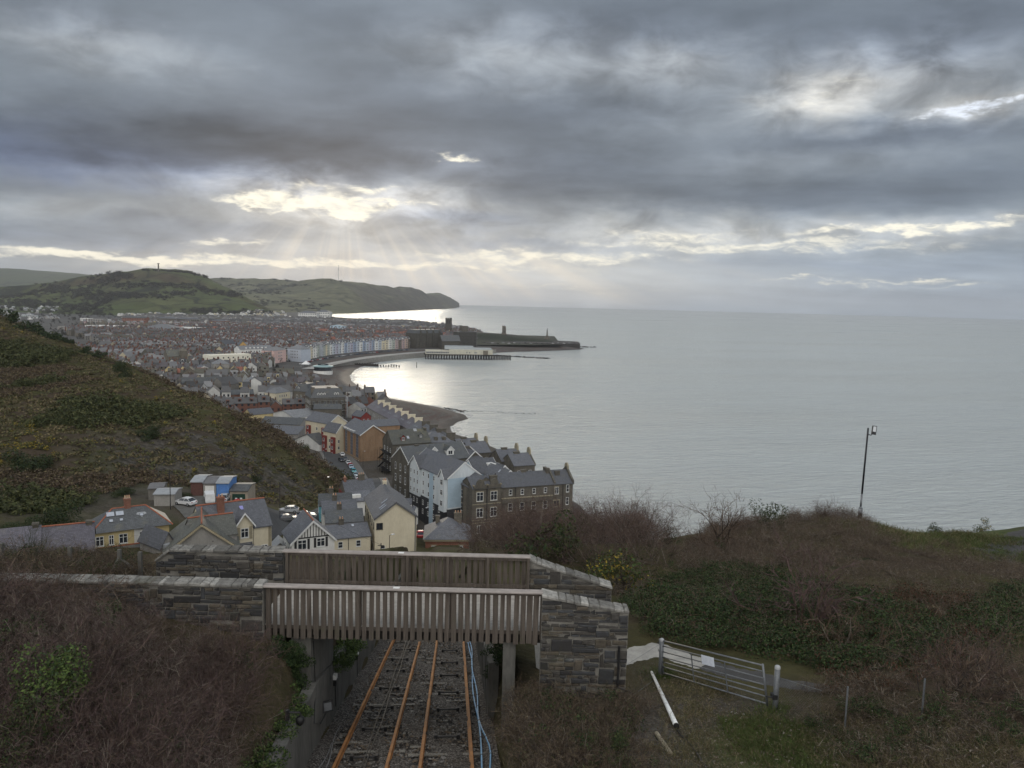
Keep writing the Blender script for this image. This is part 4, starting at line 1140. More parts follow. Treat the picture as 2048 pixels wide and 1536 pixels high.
def twig_proto(seed, stems=14, height=1.3, spread=0.7, kids=(5, 4), w=0.010, droop=0.1, curl=0.35, upright=1.0):
 """bush of branching stems; returns quads (n*4,3) and level per quad"""
 r_ = np.random.default_rng(seed)
 P = np.zeros((stems, 3)); P[:, :2] = r_.normal(size=(stems, 2)) * spread * 0.35
 D = np.stack([r_.normal(size=stems) * 0.55, r_.normal(size=stems) * 0.55, np.full(stems, upright)], 1); D = unit(D)
 L = height * r_.uniform(0.6, 1.1, stems)
 out, lev = [], []
 W_ = np.full(stems, w)
 for k in range(len(kids) + 1):
  nseg = 3 if k < 2 else 2
  p = P.copy(); d = D.copy(); pts = [p]
  for q in range(nseg):
   d = unit(d + r_.normal(size=d.shape) * curl - np.array([0, 0, droop * q]))
   p2 = p + d * (L / nseg)[:, None]
   wa = W_ * (1 - 0.75 * q / nseg); wb = W_ * (1 - 0.75 * (q + 1) / nseg)
   out.append(ribbons(p, p2, wa, wb, r_)); lev.append(np.full(len(p), k))
   p = p2; pts.append(p)
  if k < len(kids):
   c = kids[k]; n_ = len(P)
   par = np.repeat(np.arange(n_), c)
   tt = r_.uniform(0.25, 1.0, n_ * c) * nseg
   i0 = np.minimum(tt.astype(int), nseg - 1); fr = tt - i0
   A = np.stack(pts, 1)
   P = A[par, i0] * (1 - fr)[:, None] + A[par, i0 + 1] * fr[:, None]
   D = unit(unit(A[par, i0 + 1] - A[par, i0]) + r_.normal(size=(n_ * c, 3)) * 0.65 + np.array([0, 0, 0.15 * upright]))
   L = L[par] * r_.uniform(0.35, 0.6, n_ * c); W_ = W_[par] * 0.55
 return np.concatenate(out), np.concatenate(lev)
def leaf_proto(seed, n_=500, rx=0.7, rz=0.5, size=0.05, flat=0.35, shell=0.55, aspect=1.0, lumps=5):
 """leaves spread over a few lumps"""
 r_ = np.random.default_rng(seed)
 lc = r_.normal(size=(lumps, 3)) * np.array([rx * .5, rx * .5, rz * .35]) + np.array([0, 0, rz * .7])
 k = r_.integers(0, lumps, n_)
 d = unit(r_.normal(size=(n_, 3)))
 c = lc[k] + d * (r_.uniform(shell, 1.0, n_) ** 0.6)[:, None] * np.array([rx * .62, rx * .62, rz * .62]) * r_.uniform(.7, 1.0, lumps)[k][:, None]
 c[:, 2] = np.abs(c[:, 2])
 nrm = unit(d + r_.normal(size=(n_, 3)) * 0.7 + np.array([0, 0, flat]))
 a = unit(np.cross(nrm, r_.normal(size=(n_, 3)))); b = np.cross(nrm, a)
 s = size * r_.uniform(.6, 1.4, n_)[:, None]
 V = np.stack([c - a * s * aspect, c - b * s * .55, c + a * s * aspect, c + b * s * .55], 1).reshape(-1, 3)
 return V, np.zeros(n_, int)
def blade_proto(seed, n_=60, h=0.4, r0=0.3, w=0.012, lean=0.5):
 r_ = np.random.default_rng(seed)
 P = np.zeros((n_, 3)); P[:, :2] = r_.normal(size=(n_, 2)) * r0
 d = unit(np.stack([r_.normal(size=n_) * lean, r_.normal(size=n_) * lean, np.ones(n_)], 1))
 L = h * r_.uniform(.5, 1.2, n_)
 m_ = P + d * (L * .55)[:, None]; d2 = unit(d + np.stack([r_.normal(size=n_) * .6, r_.normal(size=n_) * .6, np.full(n_, -.25)], 1))
 e = m_ + d2 * (L * .45)[:, None]
 w_ = np.full(n_, w)
 return np.concatenate([ribbons(P, m_, w_, w_ * .8, r_), ribbons(m_, e, w_ * .8, w_ * .1, r_)]), np.zeros(2 * n_, int)
def with_mat(pr, table):
 """(V, level) -> (V, material index) with a table level -> index or list of indices"""
 V, lev = pr; out = np.zeros(len(lev), int)
 r_ = np.random.default_rng(len(V))
 for k in np.unique(lev):
  ch = table[min(int(k), len(table) - 1)]
  ch = ch if isinstance(ch, (list, tuple)) else [ch]
  s = lev == k; out[s] = r_.choice(ch, s.sum())
 return V, out
def merge(*prs): return np.concatenate([p[0] for p in prs]), np.concatenate([p[1] for p in prs])
def place(protos, pos, smin, smax, r_, zs=1.0, tilt=0.0):
 """copies of prototypes at positions -> V, material index"""
 VV, MM = [], []
 kind = r_.integers(0, len(protos), len(pos))
 ang = r_.uniform(0, 6.283, len(pos)); sc_ = r_.uniform(smin, smax, len(pos))
 for k, (V, mi) in enumerate(protos):
  s = np.where(kind == k)[0]
  if not len(s): continue
  ca, sa = np.cos(ang[s]), np.sin(ang[s])
  x = V[None, :, 0] * ca[:, None] - V[None, :, 1] * sa[:, None]
  y = V[None, :, 0] * sa[:, None] + V[None, :, 1] * ca[:, None]
  z = np.broadcast_to(V[None, :, 2] * zs, x.shape)
  T = np.stack([x, y, z], -1) * sc_[s][:, None, None] + pos[s][:, None, :]
  VV.append(T.reshape(-1, 3)); MM.append(np.tile(mi, len(s)))
 return np.concatenate(VV), np.concatenate(MM)
def quads(name, V, mi, mats): return npmesh(name, V, np.arange(len(V)).reshape(-1, 4), mats, mi)
def project(P):
 v = P - np.array(EYE); d = v @ np.array(fwd)
 return 1024 + F * (v @ np.array(rt)) / d, 768 - F * (v @ np.array(up)) / d, d
def inside(px, py, poly):
 r_ = np.zeros(len(px), bool); j = len(poly) - 1
 for i in range(len(poly)):
  xi, yi = poly[i]; xj, yj = poly[j]
  c = ((yi > py) != (yj > py)) & (px < (xj - xi) * (py - yi) / (yj - yi + 1e-12) + xi)
  r_ ^= c; j = i
 return r_
def region(poly, n_, x0, x1, y0, y1, r_, keep=None):
 """n_ terrain points inside a region of the hillside"""
 got = []; tot = 0; tries = 0
 while tot < n_ and tries < 60:
  x = r_.uniform(x0, x1, n_ * 3); y = r_.uniform(y0, y1, n_ * 3)
  z = near_z(x, y)
  P = np.stack([x, y, z], 1); px, py, d = project(P)
  s = inside(px, py, poly) & (d > 2)
  u = (x + 1.33) * TN.x + y * TN.y
  s &= ~((np.abs(u) < 3.1) & (y < 80))
  s &= ~((np.abs(y - 23.85) < 2.2) & (x > -24) & (x < 4.3))
  if keep is not None: s &= keep(x, y, z)
  got.append(P[s]); tot += s.sum(); tries += 1
 return np.concatenate(got)[:n_]
def stuff(name, label, parts, mats):
 V = np.concatenate([p[0] for p in parts]); M_ = np.concatenate([p[1] for p in parts])
 o = link(name, quads(name, V, M_, mats))
 return tag(o, label, name.replace('_', ' '), kind='stuff')
vr = np.random.default_rng(42)
# --- left bank: purple brown thorn scrub
scrub_mats = [TWIG_RED, TWIG_BROWN, TWIG_PALE, TWIG_DARK, LEAF_GREEN, LEAF_DARK, LEAF_BROWN]
sp = [with_mat(twig_proto(i, 10, 1.25, .9, (5, 5, 3), .011, .06, .30), [[0, 3, 2], [0, 3, 1], [0, 0, 1, 3], [0, 0, 1]]) for i in range(5)]
spb = [with_mat(twig_proto(20 + i, 12, 1.0, .9, (6, 5), .010, .25, .5), [[1, 2], [1, 3], [1, 6, 1]]) for i in range(3)]
LB = [(-60, 1255), (60, 1250), (180, 1262), (310, 1312), (430, 1338), (540, 1362), (590, 1450), (545, 1560), (400, 1800), (-300, 1800), (-250, 1300)]
notwall = lambda x, y, z: ((x + 1.33) * TN.x + y * TN.y) < -3.9
spg = [with_mat(twig_proto(30 + i, 9, 1.2, .9, (5, 5, 3), .011, .06, .30), [[2, 3], [2, 3, 0], [2, 0, 1], [2, 0, 0]]) for i in range(3)]
P1 = region(LB, 400, -22, -3, 5, 22, vr, notwall)
P2 = region([(-60, 1215), (190, 1225), (330, 1275), (300, 1330), (0, 1330), (-60, 1300)], 80, -24, -6, 12, 22, vr, notwall)
lf = [with_mat(leaf_proto(60 + i, 260, .5, .4, .035), [[4, 5]]) for i in range(3)]
P2 = np.concatenate([P2, region([(-60, 1190), (110, 1192), (190, 1240), (-60, 1260)], 26, -24, -8, 12, 22, vr, notwall)])
PW = np.array([(x, 21.3 + vr.uniform(-.2, .2), float(near_z(x, 21.3))) for x in np.arange(-23.5, -12.2, .55)])
P3 = region(LB, 60, -22, -3, 5, 22, vr, notwall)
stuff('thorn_scrub', 'dense purple brown leafless thorn scrub below the long rubble wall', [place(sp, P1[fbm(P1[:, 0], P1[:, 1], .35, 3, 5) < .06], .55, 1.35, vr), place(spg, P1[fbm(P1[:, 0], P1[:, 1], .35, 3, 5) >= .03], .5, 1.25, vr), place(spb, P2, .7, 1.1, vr), place(spb, PW, 1.5, 2.2, vr), place(lf, P3 + np.array([0, 0, .4]), .4, 1.1, vr)], scrub_mats)
# --- ivy on top of the cutting wall
ivy_mats = [LEAF_DARK, LEAF_GREEN, LEAF_BRIGHT, TWIG_BROWN]
iv = [with_mat(leaf_proto(80 + i, 420, .5, .35, .045, .3), [[0, 1, 1, 2]]) for i in range(3)]
ivd = [with_mat(leaf_proto(90 + i, 420, .5, .4, .045, .3), [[0, 0, 1]]) for i in range(3)]
pos = []
for s in np.arange(9, 21.4, .18):
 for k in range(2):
  q = TR(-2.95 - vr.uniform(-.1, 1.0), s); pos.append((q.x, q.y, top_left(s) - .15 - .1 * k))
for s in np.arange(25.5, 44, .3):
 q = TR(-2.95 - vr.uniform(-.25, .9), s); pos.append((q.x, q.y, top_left(s) - .1))
 if s < 31: q = TR(-2.62, s); pos.append((q.x, q.y, top_left(s) - vr.uniform(.1, .7)))
pos2 = []
for k in range(70):
 pos2.append((TR(-3.7, 21.7).x + vr.normal() * .32, YN - .35 + vr.normal() * .08, vr.uniform(62.6, 64.6)))
for k in range(26):
 q = TR(3.0 + vr.normal() * .2, 26.5 + vr.normal() * .8); pos2.append((q.x, q.y, vr.uniform(61.6, 64.0)))
stuff('ivy', 'green ivy and grass spilling over the top of the cutting wall and up its pillars', [place(iv, np.array(pos), .45, .85, vr), place(ivd, np.array(pos2), .4, .7, vr)], ivy_mats)
# --- scrub at the foot of the right wall and beside the yard
RB = [(1030, 1330), (1090, 1310), (1250, 1300), (1310, 1340), (1295, 1400), (1250, 1480), (1290, 1560), (1000, 1640), (1000, 1450)]
rmats = [TWIG_BROWN, TWIG_DARK, TWIG_PALE, LEAF_GREEN, LEAF_DARK, LEAF_BROWN, STRAW, LEAF_BRIGHT]
rp = [with_mat(twig_proto(120 + i, 13, .95, .8, (6, 5), .009, .22, .5), [[0, 2], [0, 1], [0, 5, 1, 6]]) for i in range(4)]
rl = [with_mat(leaf_proto(130 + i, 420, .5, .4, .030), [[3, 4, 4, 5]]) for i in range(3)]
kp = lambda x, y, z: (((x + 1.33) * TN.x + y * TN.y) > 2.95) & (y < 21.6)
Q1 = region(RB, 150, -1, 6, 6, 22, vr, kp); Q2 = region(RB, 60, -1, 6, 6, 22, vr, kp)
stuff('bramble_scrub', 'brown bramble and green undergrowth between the cutting and the yard', [place(rp, Q1, .55, 1.0, vr), place(rl, Q2, .5, 1.0, vr)], rmats)
# --- brambles and ivy over the headland slope
BB = [(1225, 1190), (1300, 1150), (1380, 1085), (1480, 1040), (1700, 1035), (1790, 1075), (1880, 1110), (2120, 1140), (2300, 1500), (1960, 1470), (1700, 1400), (1620, 1390), (1480, 1360), (1330, 1270), (1240, 1230)]
bp = [with_mat(twig_proto(150 + i, 14, .9, 1.0, (6, 5), .011, .3, .55, .7), [[0, 2], [0, 1, 2], [0, 5, 1, 6]]) for i in range(5)]
bpu = [with_mat(twig_proto(160 + i, 16, 1.1, .8, (5, 4), .012, .05, .3), [[0, 2], [0, 2], [0, 0, 1]]) for i in range(3)]
bl = [with_mat(leaf_proto(170 + i, 620, .8, .45, .042, .4), [[3, 4, 4, 4, 3, 5]]) for i in range(4)]
bl2 = [with_mat(leaf_proto(180 + i, 520, .8, .42, .040, .4), [[5, 8, 5, 4]]) for i in range(3)]
bm_ = rmats + [LEAF_RED]
yard_keep = lambda x, y, z: ~((np.hypot(x - 7.5, y - 24) < 3.0)) & ~((y < 23.4) & (x < 9.5))
B1 = region(BB, 620, 2, 45, 16, 72, vr, yard_keep)
IV = [(1250, 1215), (1400, 1140), (1560, 1150), (1700, 1190), (1900, 1260), (2048, 1180), (2048, 1290), (1850, 1330), (1600, 1370), (1450, 1330), (1300, 1262)]
B2 = region(IV, 420, 3, 40, 18, 55, vr, yard_keep)
B3 = region([(1650, 1180), (1950, 1200), (2000, 1350), (1750, 1390), (1600, 1330)], 130, 6, 40, 16, 45, vr, yard_keep)
B5 = region([(1585, 1412), (1640, 1402), (2070, 1430), (2070, 1560), (1720, 1545), (1640, 1480)], 120, 5, 14, 9, 24, vr)
BE = np.array([(10.4 + vr.normal() * .7, 21.2 + vr.normal() * .6, 0) for _ in range(34)]); BE[:, 2] = near_z(BE[:, 0], BE[:, 1])
B4 = region([(1380, 1080), (1500, 1030), (1720, 1035), (1800, 1100), (1600, 1170), (1300, 1170)], 260, 8, 45, 36, 75, vr)
stuff('bramble_bank', 'tangled brown brambles with dark ivy over the slope beyond the gate', [place(bp, B1, .7, 1.25, vr, .9), place(bl, B2, .6, 1.15, vr), place(bl2, B3, .5, 1.0, vr), place(bpu, B4, .7, 1.1, vr), place(bp, B5, .4, .75, vr, .8), place(bp, BE, .45, .8, vr, .9), place(bl2, BE[::2], .3, .6, vr), place(bl, B5[::3], .35, .6, vr)], bm_)
# --- thicket of bare trees behind the bridge
TH = [(930, 1112), (940, 1075), (1010, 1050), (1130, 1055), (1210, 1065), (1310, 1072), (1310, 1150), (1240, 1180), (1100, 1120)]
tp_ = [with_mat(twig_proto(200 + i, 12, 3.0, 1.2, (6, 5, 3), .022, .0, .28), [[2, 3], [0, 3], [0, 1], [0, 1, 1]]) for i in range(4)]
T1 = region(TH, 120, -3, 16, 38, 72, vr, lambda x, y, z: y > 36)
thm = [TWIG_BROWN, TWIG_RED, TWIG_PALE, TWIG_DARK]
stuff('thicket', 'thicket of leafless pinkish brown saplings in front of the tall stone terrace', [place(tp_, T1, .55, 1.0, vr)], thm)
# --- scrub behind the long wall on the left
SB = [(-60, 1135), (40, 1120), (140, 1118), (280, 1128), (290, 1160), (-60, 1175)]
S1 = region(SB, 130, -40, -9, 26.3, 44, vr, lambda x, y, z: y > 26.4)
S2 = region(SB, 80, -40, -9, 26.3, 44, vr, lambda x, y, z: y > 26.4)
stuff('hedge_scrub', 'straggly brown and green scrub along the wire fence behind the long wall', [place(rp, S1, .7, 1.2, vr), place(rl, S2, .6, 1.1, vr)], rmats)
# --- grass on the yard and the headland top
gm = [GRASS, OLIVE, STRAW, TAWNY, LEAF_BRIGHT]
gp = [with_mat(blade_proto(230 + i, 55, .22, .22, .008, .6), [[0, 0, 1, 4]]) for i in range(3)]
gd = [with_mat(blade_proto(240 + i, 45, .34, .25, .007, .8), [[2, 3, 1]]) for i in range(3)]
YG = [(1330, 1300), (1560, 1440), (1700, 1420), (2060, 1490), (2060, 1560), (1250, 1560), (1330, 1440)]
G1 = region([(1440, 1440), (1540, 1440), (1640, 1450), (1700, 1500), (1700, 1560), (1560, 1560), (1480, 1500)], 650, 4, 14, 10, 24, vr)
GP = np.array([(q.x + vr.normal() * .22, q.y + vr.normal() * .22, 0) for q in (gl, gr) for _ in range(16)]); GP[:, 2] = near_z(GP[:, 0], GP[:, 1])
G2 = region(YG, 420, 3, 14, 10, 24, vr)
G3 = region([(1640, 1040), (1800, 1055), (2060, 1080), (2060, 1125), (1900, 1120), (1780, 1090)], 900, 22, 60, 50, 86, vr)
G4 = region([(1600, 1480), (1900, 1450), (2060, 1480), (2060, 1560), (1650, 1560)], 260, 4, 14, 9, 20, vr)
stuff('grass', 'tufts of green and dead grass on the yard and the headland top', [place(gp, G1, .35, .8, vr), place(gp, GP, .5, 1.0, vr), place(gd, G2, .35, .8, vr), place(gp, G3, 1.0, 2.0, vr), place(gd, G3[::3], 1.0, 2.2, vr), place(gd, G4, .4, .8, vr)], gm)
# litter: dead leaves and sticks on the soil
lp = [with_mat(leaf_proto(250 + i, 40, .8, .02, .022, 2.0), [[0, 1, 2]]) for i in range(3)]
L1 = region(YG, 260, 3, 14, 10, 25, vr)
stk = [with_mat(twig_proto(255 + i, 3, .5, .5, (2,), .007, .0, .3, .05), [[2], [3]]) for i in range(3)]
stuff('leaf_litter', 'dead leaves and broken sticks scattered over the soil of the yard', [place(lp, L1 + np.array([0, 0, .02]), .6, 1.2, vr), place(stk, L1[:90] + np.array([0, 0, .03]), .5, 1.1, vr)], [LEAF_BROWN, TWIG_PALE, TWIG_BROWN, STRAW])
# --- rough vegetation over the hill across the valley
hm_ = [OLIVE, TAWNY, BRACKEN, GORSE, GORSE_Y, TWIG_BROWN, TWIG_RED]
def hl_proto(seed, ch, n_, rx, rz, size): return with_mat(leaf_proto(seed, n_, rx, rz, size, .8, .5, 1.3, 6), [ch])
gpr = [hl_proto(300 + i, [0, 0, 1, 2], 46, 1.5, .45, .24) for i in range(3)]
bpr = [hl_proto(310 + i, [2, 2, 5, 1], 60, 1.6, .6, .20) for i in range(3)]
opr = [hl_proto(320 + i, [3, 3, 3, 0], 75, 1.5, .95, .22) for i in range(3)]
gob = [hl_proto(350 + i, [3, 3, 3, 0], 420, 3.2, 1.5, .17) for i in range(3)]
ypr = [hl_proto(330 + i, [3, 4, 4, 0], 60, 1.2, .8, .20) for i in range(2)]
tpr = [hl_proto(340 + i, [1, 1, 0], 40, 1.6, .35, .26) for i in range(3)]
xs_ = vr.uniform(-310, -38, 26000); ys_ = vr.uniform(104, 345, 26000)
zs_ = near_z(xs_, ys_); PP = np.stack([xs_, ys_, zs_], 1)
px, py, dd_ = project(PP)
ok = (px > -60) & (px < 720) & (zs_ > 15)
def clear_of(P, lst):
 s = np.ones(len(P), bool)
 for cx, cy, r__ in lst: s &= np.hypot(P[:, 0] - cx, P[:, 1] - cy) > r__
 return s
g0 = at(400, 1005, 146)
ok &= clear_of(PP, [(g0.x - 4, g0.y, 15), (g0.x + 10, g0.y, 14), (g0.x + 26, g0.y + 12, 12), (-48, 163, 9), (-40, 172, 9)]) & ~((ys_ < 142) & (xs_ > -72 - (142 - ys_) * .55)) & ~((xs_ > -42) & (ys_ < 260))
PP = PP[ok]; xs_, ys_ = PP[:, 0], PP[:, 1]
n1_ = fbm(xs_, ys_, .022, 4, 31); n2_ = fbm(xs_, ys_, .03, 4, 77); n3_ = vr.random(len(PP))
isg = n2_ > .085
isb = (n1_ > .05) & ~isg
isy = (~isg) & (~isb) & (n3_ < .006) | ((px[ok] < 110) & (py[ok] > 850) & (py[ok] < 940) & (n3_ < .16))
ist = (~isg) & (~isb) & (~isy) & (n3_ > .62)
isr = ~(isg | isb | isy | ist)
stuff('hillside_scrub', 'bracken, gorse and rough grass covering the hill across the valley', [place(gpr, PP[isr][::2], .6, 1.2, vr), place(bpr, PP[isb & ~isy], .7, 1.3, vr), place(opr, PP[isg & ~isy], .7, 1.5, vr), place(gob, PP[isg & ~isy][::22], .7, 1.5, vr), place(ypr, PP[isy], .6, 1.1, vr), place(tpr, PP[ist][::2], .7, 1.3, vr)], hm_)
# --- single shrubs and trees
def shrub(name, lab, p, protos, mats, s, trunk=None, group=None, cat='shrub', zs=1.0):
 """protos: list of (V, material index); trunk: twig proto for the stems"""
 t = thing(name, lab, cat, p, group=group)
 V, M_ = merge(*protos)
 V = V * np.array([s, s, s * zs])
 link('foliage' if trunk is not None or 'leaf' in mats[0].name or 'gorse' in mats[0].name else 'branches', quads('foliage', V, M_, mats), t)
 if trunk is not None:
  V2, M2 = trunk
  link('trunk', quads('trunk', V2 * s, M2 * 0, [TWIG_DARK]), t)
 return t
def onland(px, py, d=None):
 q = hit(px, py) if d is None else at(px, py, d)
 q = Vector(q); q.z = gz(q.x, q.y); return q
def trunk_p(seed, h): return twig_proto(seed, 5, h, .2, (3,), .05, 0, .25)
GL = [LEAF_GREEN, LEAF_DARK, LEAF_BRIGHT, GORSE, GORSE_Y]
def leafy(seed, n_, rx, rz, size, ch): return with_mat(leaf_proto(seed, n_, rx, rz, size, .3, .45, 1.0, 9), [ch])
p_ = at(90, 1395, 15.6); p_.z = float(near_z(p_.x, p_.y)) + .6
shrub('leafy_shrub', 'bright green leafy shrub standing among the purple brown scrub', p_, [leafy(401, 4200, .62, 1.0, .030, [0, 2, 0, 2, 1])], GL, 1.15, trunk_p(1, .9))
p_ = at(25, 1470, 14.2); p_.z = float(near_z(p_.x, p_.y)) + .5
shrub('gorse_bush', 'dark green gorse bush at the edge of the purple brown scrub', p_, [leafy(402, 2600, .8, .8, .025, [3, 1, 3])], GL, 1.0, trunk_p(2, .7))
p_ = at(62, 1125, 31); p_.z = gz(p_.x, p_.y)
tw = with_mat(twig_proto(404, 40, 1.5, .5, (5, 3), .008, -.05, .14), [[3], [3, 1], [1, 3]])
shrub('broom_bush', 'dark green upright broom bush in front of the purple slate roof', p_, [tw], GL, 1.0)
for k, (px, py, d_, lab, s) in enumerate(((1250, 1175, 38, 'gorse bush with a few yellow flowers at the end of the sloping stone wall', 1.5), (1170, 1045, 58, 'dark gorse bush on the skyline beside the tall stone terrace', 1.5), (1130, 1112, 44, 'dark evergreen bush among the bare saplings behind the footbridge', 1.9), (1540, 1035, 62, 'dark gorse bush on the crest of the headland mound', 1.35), (1338, 1062, 60, 'small dark gorse bush on the low skyline between the thicket and the bare tree', .8), (1972, 1066, 78, 'small round gorse bush with yellow flowers at the far edge of the headland', 1.1), (1868, 1064, 76, 'flat green gorse bush at the headland edge before the yellow flowered one', .9), (1225, 1495, 18.4, 'small dark blue green gorse bush by the wall scrub near the wooden post', .5))):
 p_ = at(px, py, d_); p_.z = gz(p_.x, p_.y)
 ch = [3, 3, 4, 0] if k in (0, 5) else [3, 1, 3]
 shrub('gorse_bush', lab, p_, [leafy(410 + k, 1500, .9, .95, .05, ch)], GL, s, trunk_p(5 + k, .8), group='gorse bushes')
for k, (px, py, d_, lab, s) in enumerate(((1660, 1042, 65, 'brown leafless bush on the crest beside the lamp post', 1.0), (1480, 1050, 61, 'brown leafless bush on the crest behind the bare tree', .95), (1900, 1100, 64, 'low brown bush at the edge of the grey parking place', .7), (1958, 1405, 19.5, 'dark purple brown domed bush in the corner beyond the wire fence', 1.15))):
 p_ = at(px, py, d_); p_.z = gz(p_.x, p_.y) - .05
 pr = [with_mat(twig_proto(430 + k * 5 + j, 22, 1.5, 1.1, (6, 5), .013, .05, .3), [[0, 3], [0, 3], [1, 0]]) for j in range(3)]
 pr = [(v + np.array([vr.normal() * .6, vr.normal() * .4, 0]), m_) for v, m_ in pr]
 shrub('bare_bush', lab, p_, pr, thm, s, group='leafless bushes')
def bare_tree(lab, p, seed, h, stems, w, upright=1.0, mats=(TWIG_DARK, TWIG_BROWN), ivy=0, spread=.5):
 t = thing('bare_tree', lab, 'tree', p, group='bare trees on the headland slope')
 V, lev = twig_proto(seed, stems, h, spread, (6, 5, 4), w, 0.0, .22, upright)
 q = np.repeat(lev, 4)
 # crossed ribbons for the thick stems
 s0 = lev == 0
 V0 = V.reshape(-1, 4, 3)[s0]
 c = (V0[:, [0, 3]] + V0[:, [1, 2]]) / 2; ax = unit(c[:, 1] - c[:, 0]); sd = (V0[:, 1] - V0[:, 0]) / 2; sd2 = (V0[:, 2] - V0[:, 3]) / 2
 n_ = np.cross(ax, sd); n2 = np.cross(ax, sd2)
 V0b = np.stack([c[:, 0] - n_, c[:, 0] + n_, c[:, 1] + n2, c[:, 1] - n2], 1)
 Vt = np.concatenate([V0.reshape(-1, 3), V0b.reshape(-1, 3)])
 link('trunk', quads('trunk', Vt, np.zeros(len(Vt) // 4, int), [mats[0]]), t)
 Vc = V.reshape(-1, 4, 3)[~s0].reshape(-1, 3)
 link('crown', quads('crown', Vc, np.zeros(len(Vc) // 4, int), [mats[1]]), t)
 if ivy:
  Vi, Mi = leafy(seed, ivy, .38, .7, .05, [1, 0])
  link('ivy', quads('ivy', Vi, Mi, GL), t)
 return t
p_ = at(1438, 1098, 52); p_.z = gz(p_.x, p_.y)
bare_tree('bare spreading tree with ivy round its foot, its twigs against the sea', p_, 501, 3.2, 11, .045, 1.15, ivy=500, spread=.4)
p_ = at(1612, 1255, 31); p_.z = gz(p_.x, p_.y)
bare_tree('large bare many stemmed shrub tree rising out of the ivy on the slope', p_, 507, 2.5, 12, .055, .8, (TWIG_BROWN, TWIG_RED), spread=.9)
p_ = at(1690, 1300, 28); p_.z = gz(p_.x, p_.y)
bare_tree('low sprawling bare shrub with pale twisted stems below the large one', p_, 512, 1.5, 7, .045, .35, (TWIG_PALE, TWIG_BROWN), spread=.8)
for k, (px, py, d_, h, lab) in enumerate(((395, 1270, 20.9, 1.0, 'thin pale bare stem standing against the long rubble wall'), (425, 1275, 20.8, 1.25, 'taller thin pale bare stem standing against the long rubble wall'))):
 p_ = at(px, py, d_); p_.z = float(near_z(p_.x, p_.y))
 t = thing('bare_sapling', lab, 'sapling', p_, group='saplings against the wall')
 V, lev = twig_proto(520 + k, 3, h, .15, (3,), .022, 0, .2); link('stem', quads('stem', V, lev * 0, [TWIG_PALE]), t)
# crest trees and dark bushes on the hill across the valley
CT_ = [(20, 650, 322, 4.5, 0), (55, 655, 318, 5.5, 1), (85, 668, 315, 4.2, 0), (108, 682, 308, 4.8, 1), (135, 688, 302, 3.2, 0), (168, 700, 292, 3.8, 1), (195, 712, 288, 3.0, 0), (-15, 655, 325, 5, 1)]
for k, (px, py, d_, s, ty) in enumerate(CT_):
 p_ = at(px, py, d_); p_.z = float(near_z(p_.x, p_.y)) - .3
 t = shrub('windswept_tree', ['dark windswept evergreen on the crest, first in from the photo edge', 'tallest dark evergreen on the crest, lightest gap after it', 'rounded dark evergreen on the crest after the tallest one', 'dark evergreen on the crest halfway down the row', 'small dark evergreen on the crest below the halfway one', 'lower dark evergreen near the end of the crest row', 'last and smallest dark evergreen of the crest row', 'dark evergreen cut by the photo edge on the crest'][k], p_, [leafy(540 + k, 900, .9, .75, .11, [3, 1, 1])], GL, s * .75, trunk_p(30 + k, .9), group='evergreens on the crest', cat='tree')
for k, (px, py, s, zs, lab) in enumerate(((246, 748, 4.6, 1.15, 'dark conical bush on the slope below the crest trees'), (300, 868, 5.0, .6, 'low dark green bush halfway up the hill across the valley'), (605, 905, 4.3, .85, 'round dark evergreen bush beside the white gable at the street'), (55, 935, 7.0, .7, 'large black green gorse mass on the hill at the photo edge'), (250, 985, 3.2, .6, 'low dark bush above the slate roofs of the yellow house'), (110, 1050, 5.5, .75, 'broad green bush behind the long purple slate roof'), (30, 1065, 4.0, .7, 'dark green bush behind the slate roof at the photo edge'), (365, 985, 2.2, .6, 'small dark bush beside the row of garages'), (515, 955, 2.6, .6, 'dark bush on the slope above the green garage door'), (375, 820, 2.4, .6, 'small dark gorse bush near the ridge of the hill'), (668, 975, 2.0, .6, 'dark bush above the lamp at the foot of the slope'))):
 q = hit(px, py + 6) if k != 2 else at(605, 905, 238)
 q = Vector(q); q.z = gz(q.x, q.y) - .3
 shrub('dark_bush', lab, q, [leafy(560 + k, 3600, .8, .8, .042, [3, 1, 1, 3])], GL, s * .72, None, group='dark bushes on the hill across the valley', zs=zs)
# ------------------------------------------------------------------ building kit
SLATE = slate('slate_grey', (0.112, 0.117, 0.132), .10)
SLATE_P = slate('slate_purple', (0.112, 0.105, 0.125), .18)
SLATE_D = slate('slate_dark', (0.080, 0.085, 0.090), .22)
SLATE_G = slate('slate_green', (0.108, 0.110, 0.098), .45)
SLATE_L = slate('slate_light', (0.185, 0.19, 0.20), .08)
TILE_R = slate('red_tiles', (0.22, 0.085, 0.055), .05, .3)
RIDGE_R = mat('red_ridge_tile', (0.34, 0.12, 0.07), (0.24, 0.09, 0.055), 3)
CREAM = mat('cream_render', (0.62, 0.565, 0.43), (0.52, 0.465, 0.345), .35, .85, bmp=.1, stretch=(1, 1, .35), fine=.08)
YELLOW = mat('yellow_render', (0.56, 0.46, 0.25), (0.47, 0.38, 0.20), .5, .85, fine=.08)
WHITEW = mat('white_render', (0.70, 0.70, 0.67), (0.55, 0.55, 0.53), .35, .85, stretch=(1, 1, .3), fine=.1)
GREYR = mat('grey_render', (0.30, 0.29, 0.27), (0.22, 0.21, 0.20), .5, .9, stretch=(1, 1, .4))
PALEBLUE = mat('pale_blue_render', (0.62, 0.66, 0.68), (0.50, 0.55, 0.58), .3, .8, stretch=(1, 1, .25), fine=.08)
SKYBLUE = mat('sky_blue_render', (0.40, 0.51, 0.60), (0.34, 0.44, 0.52), .4, .8, fine=.08)
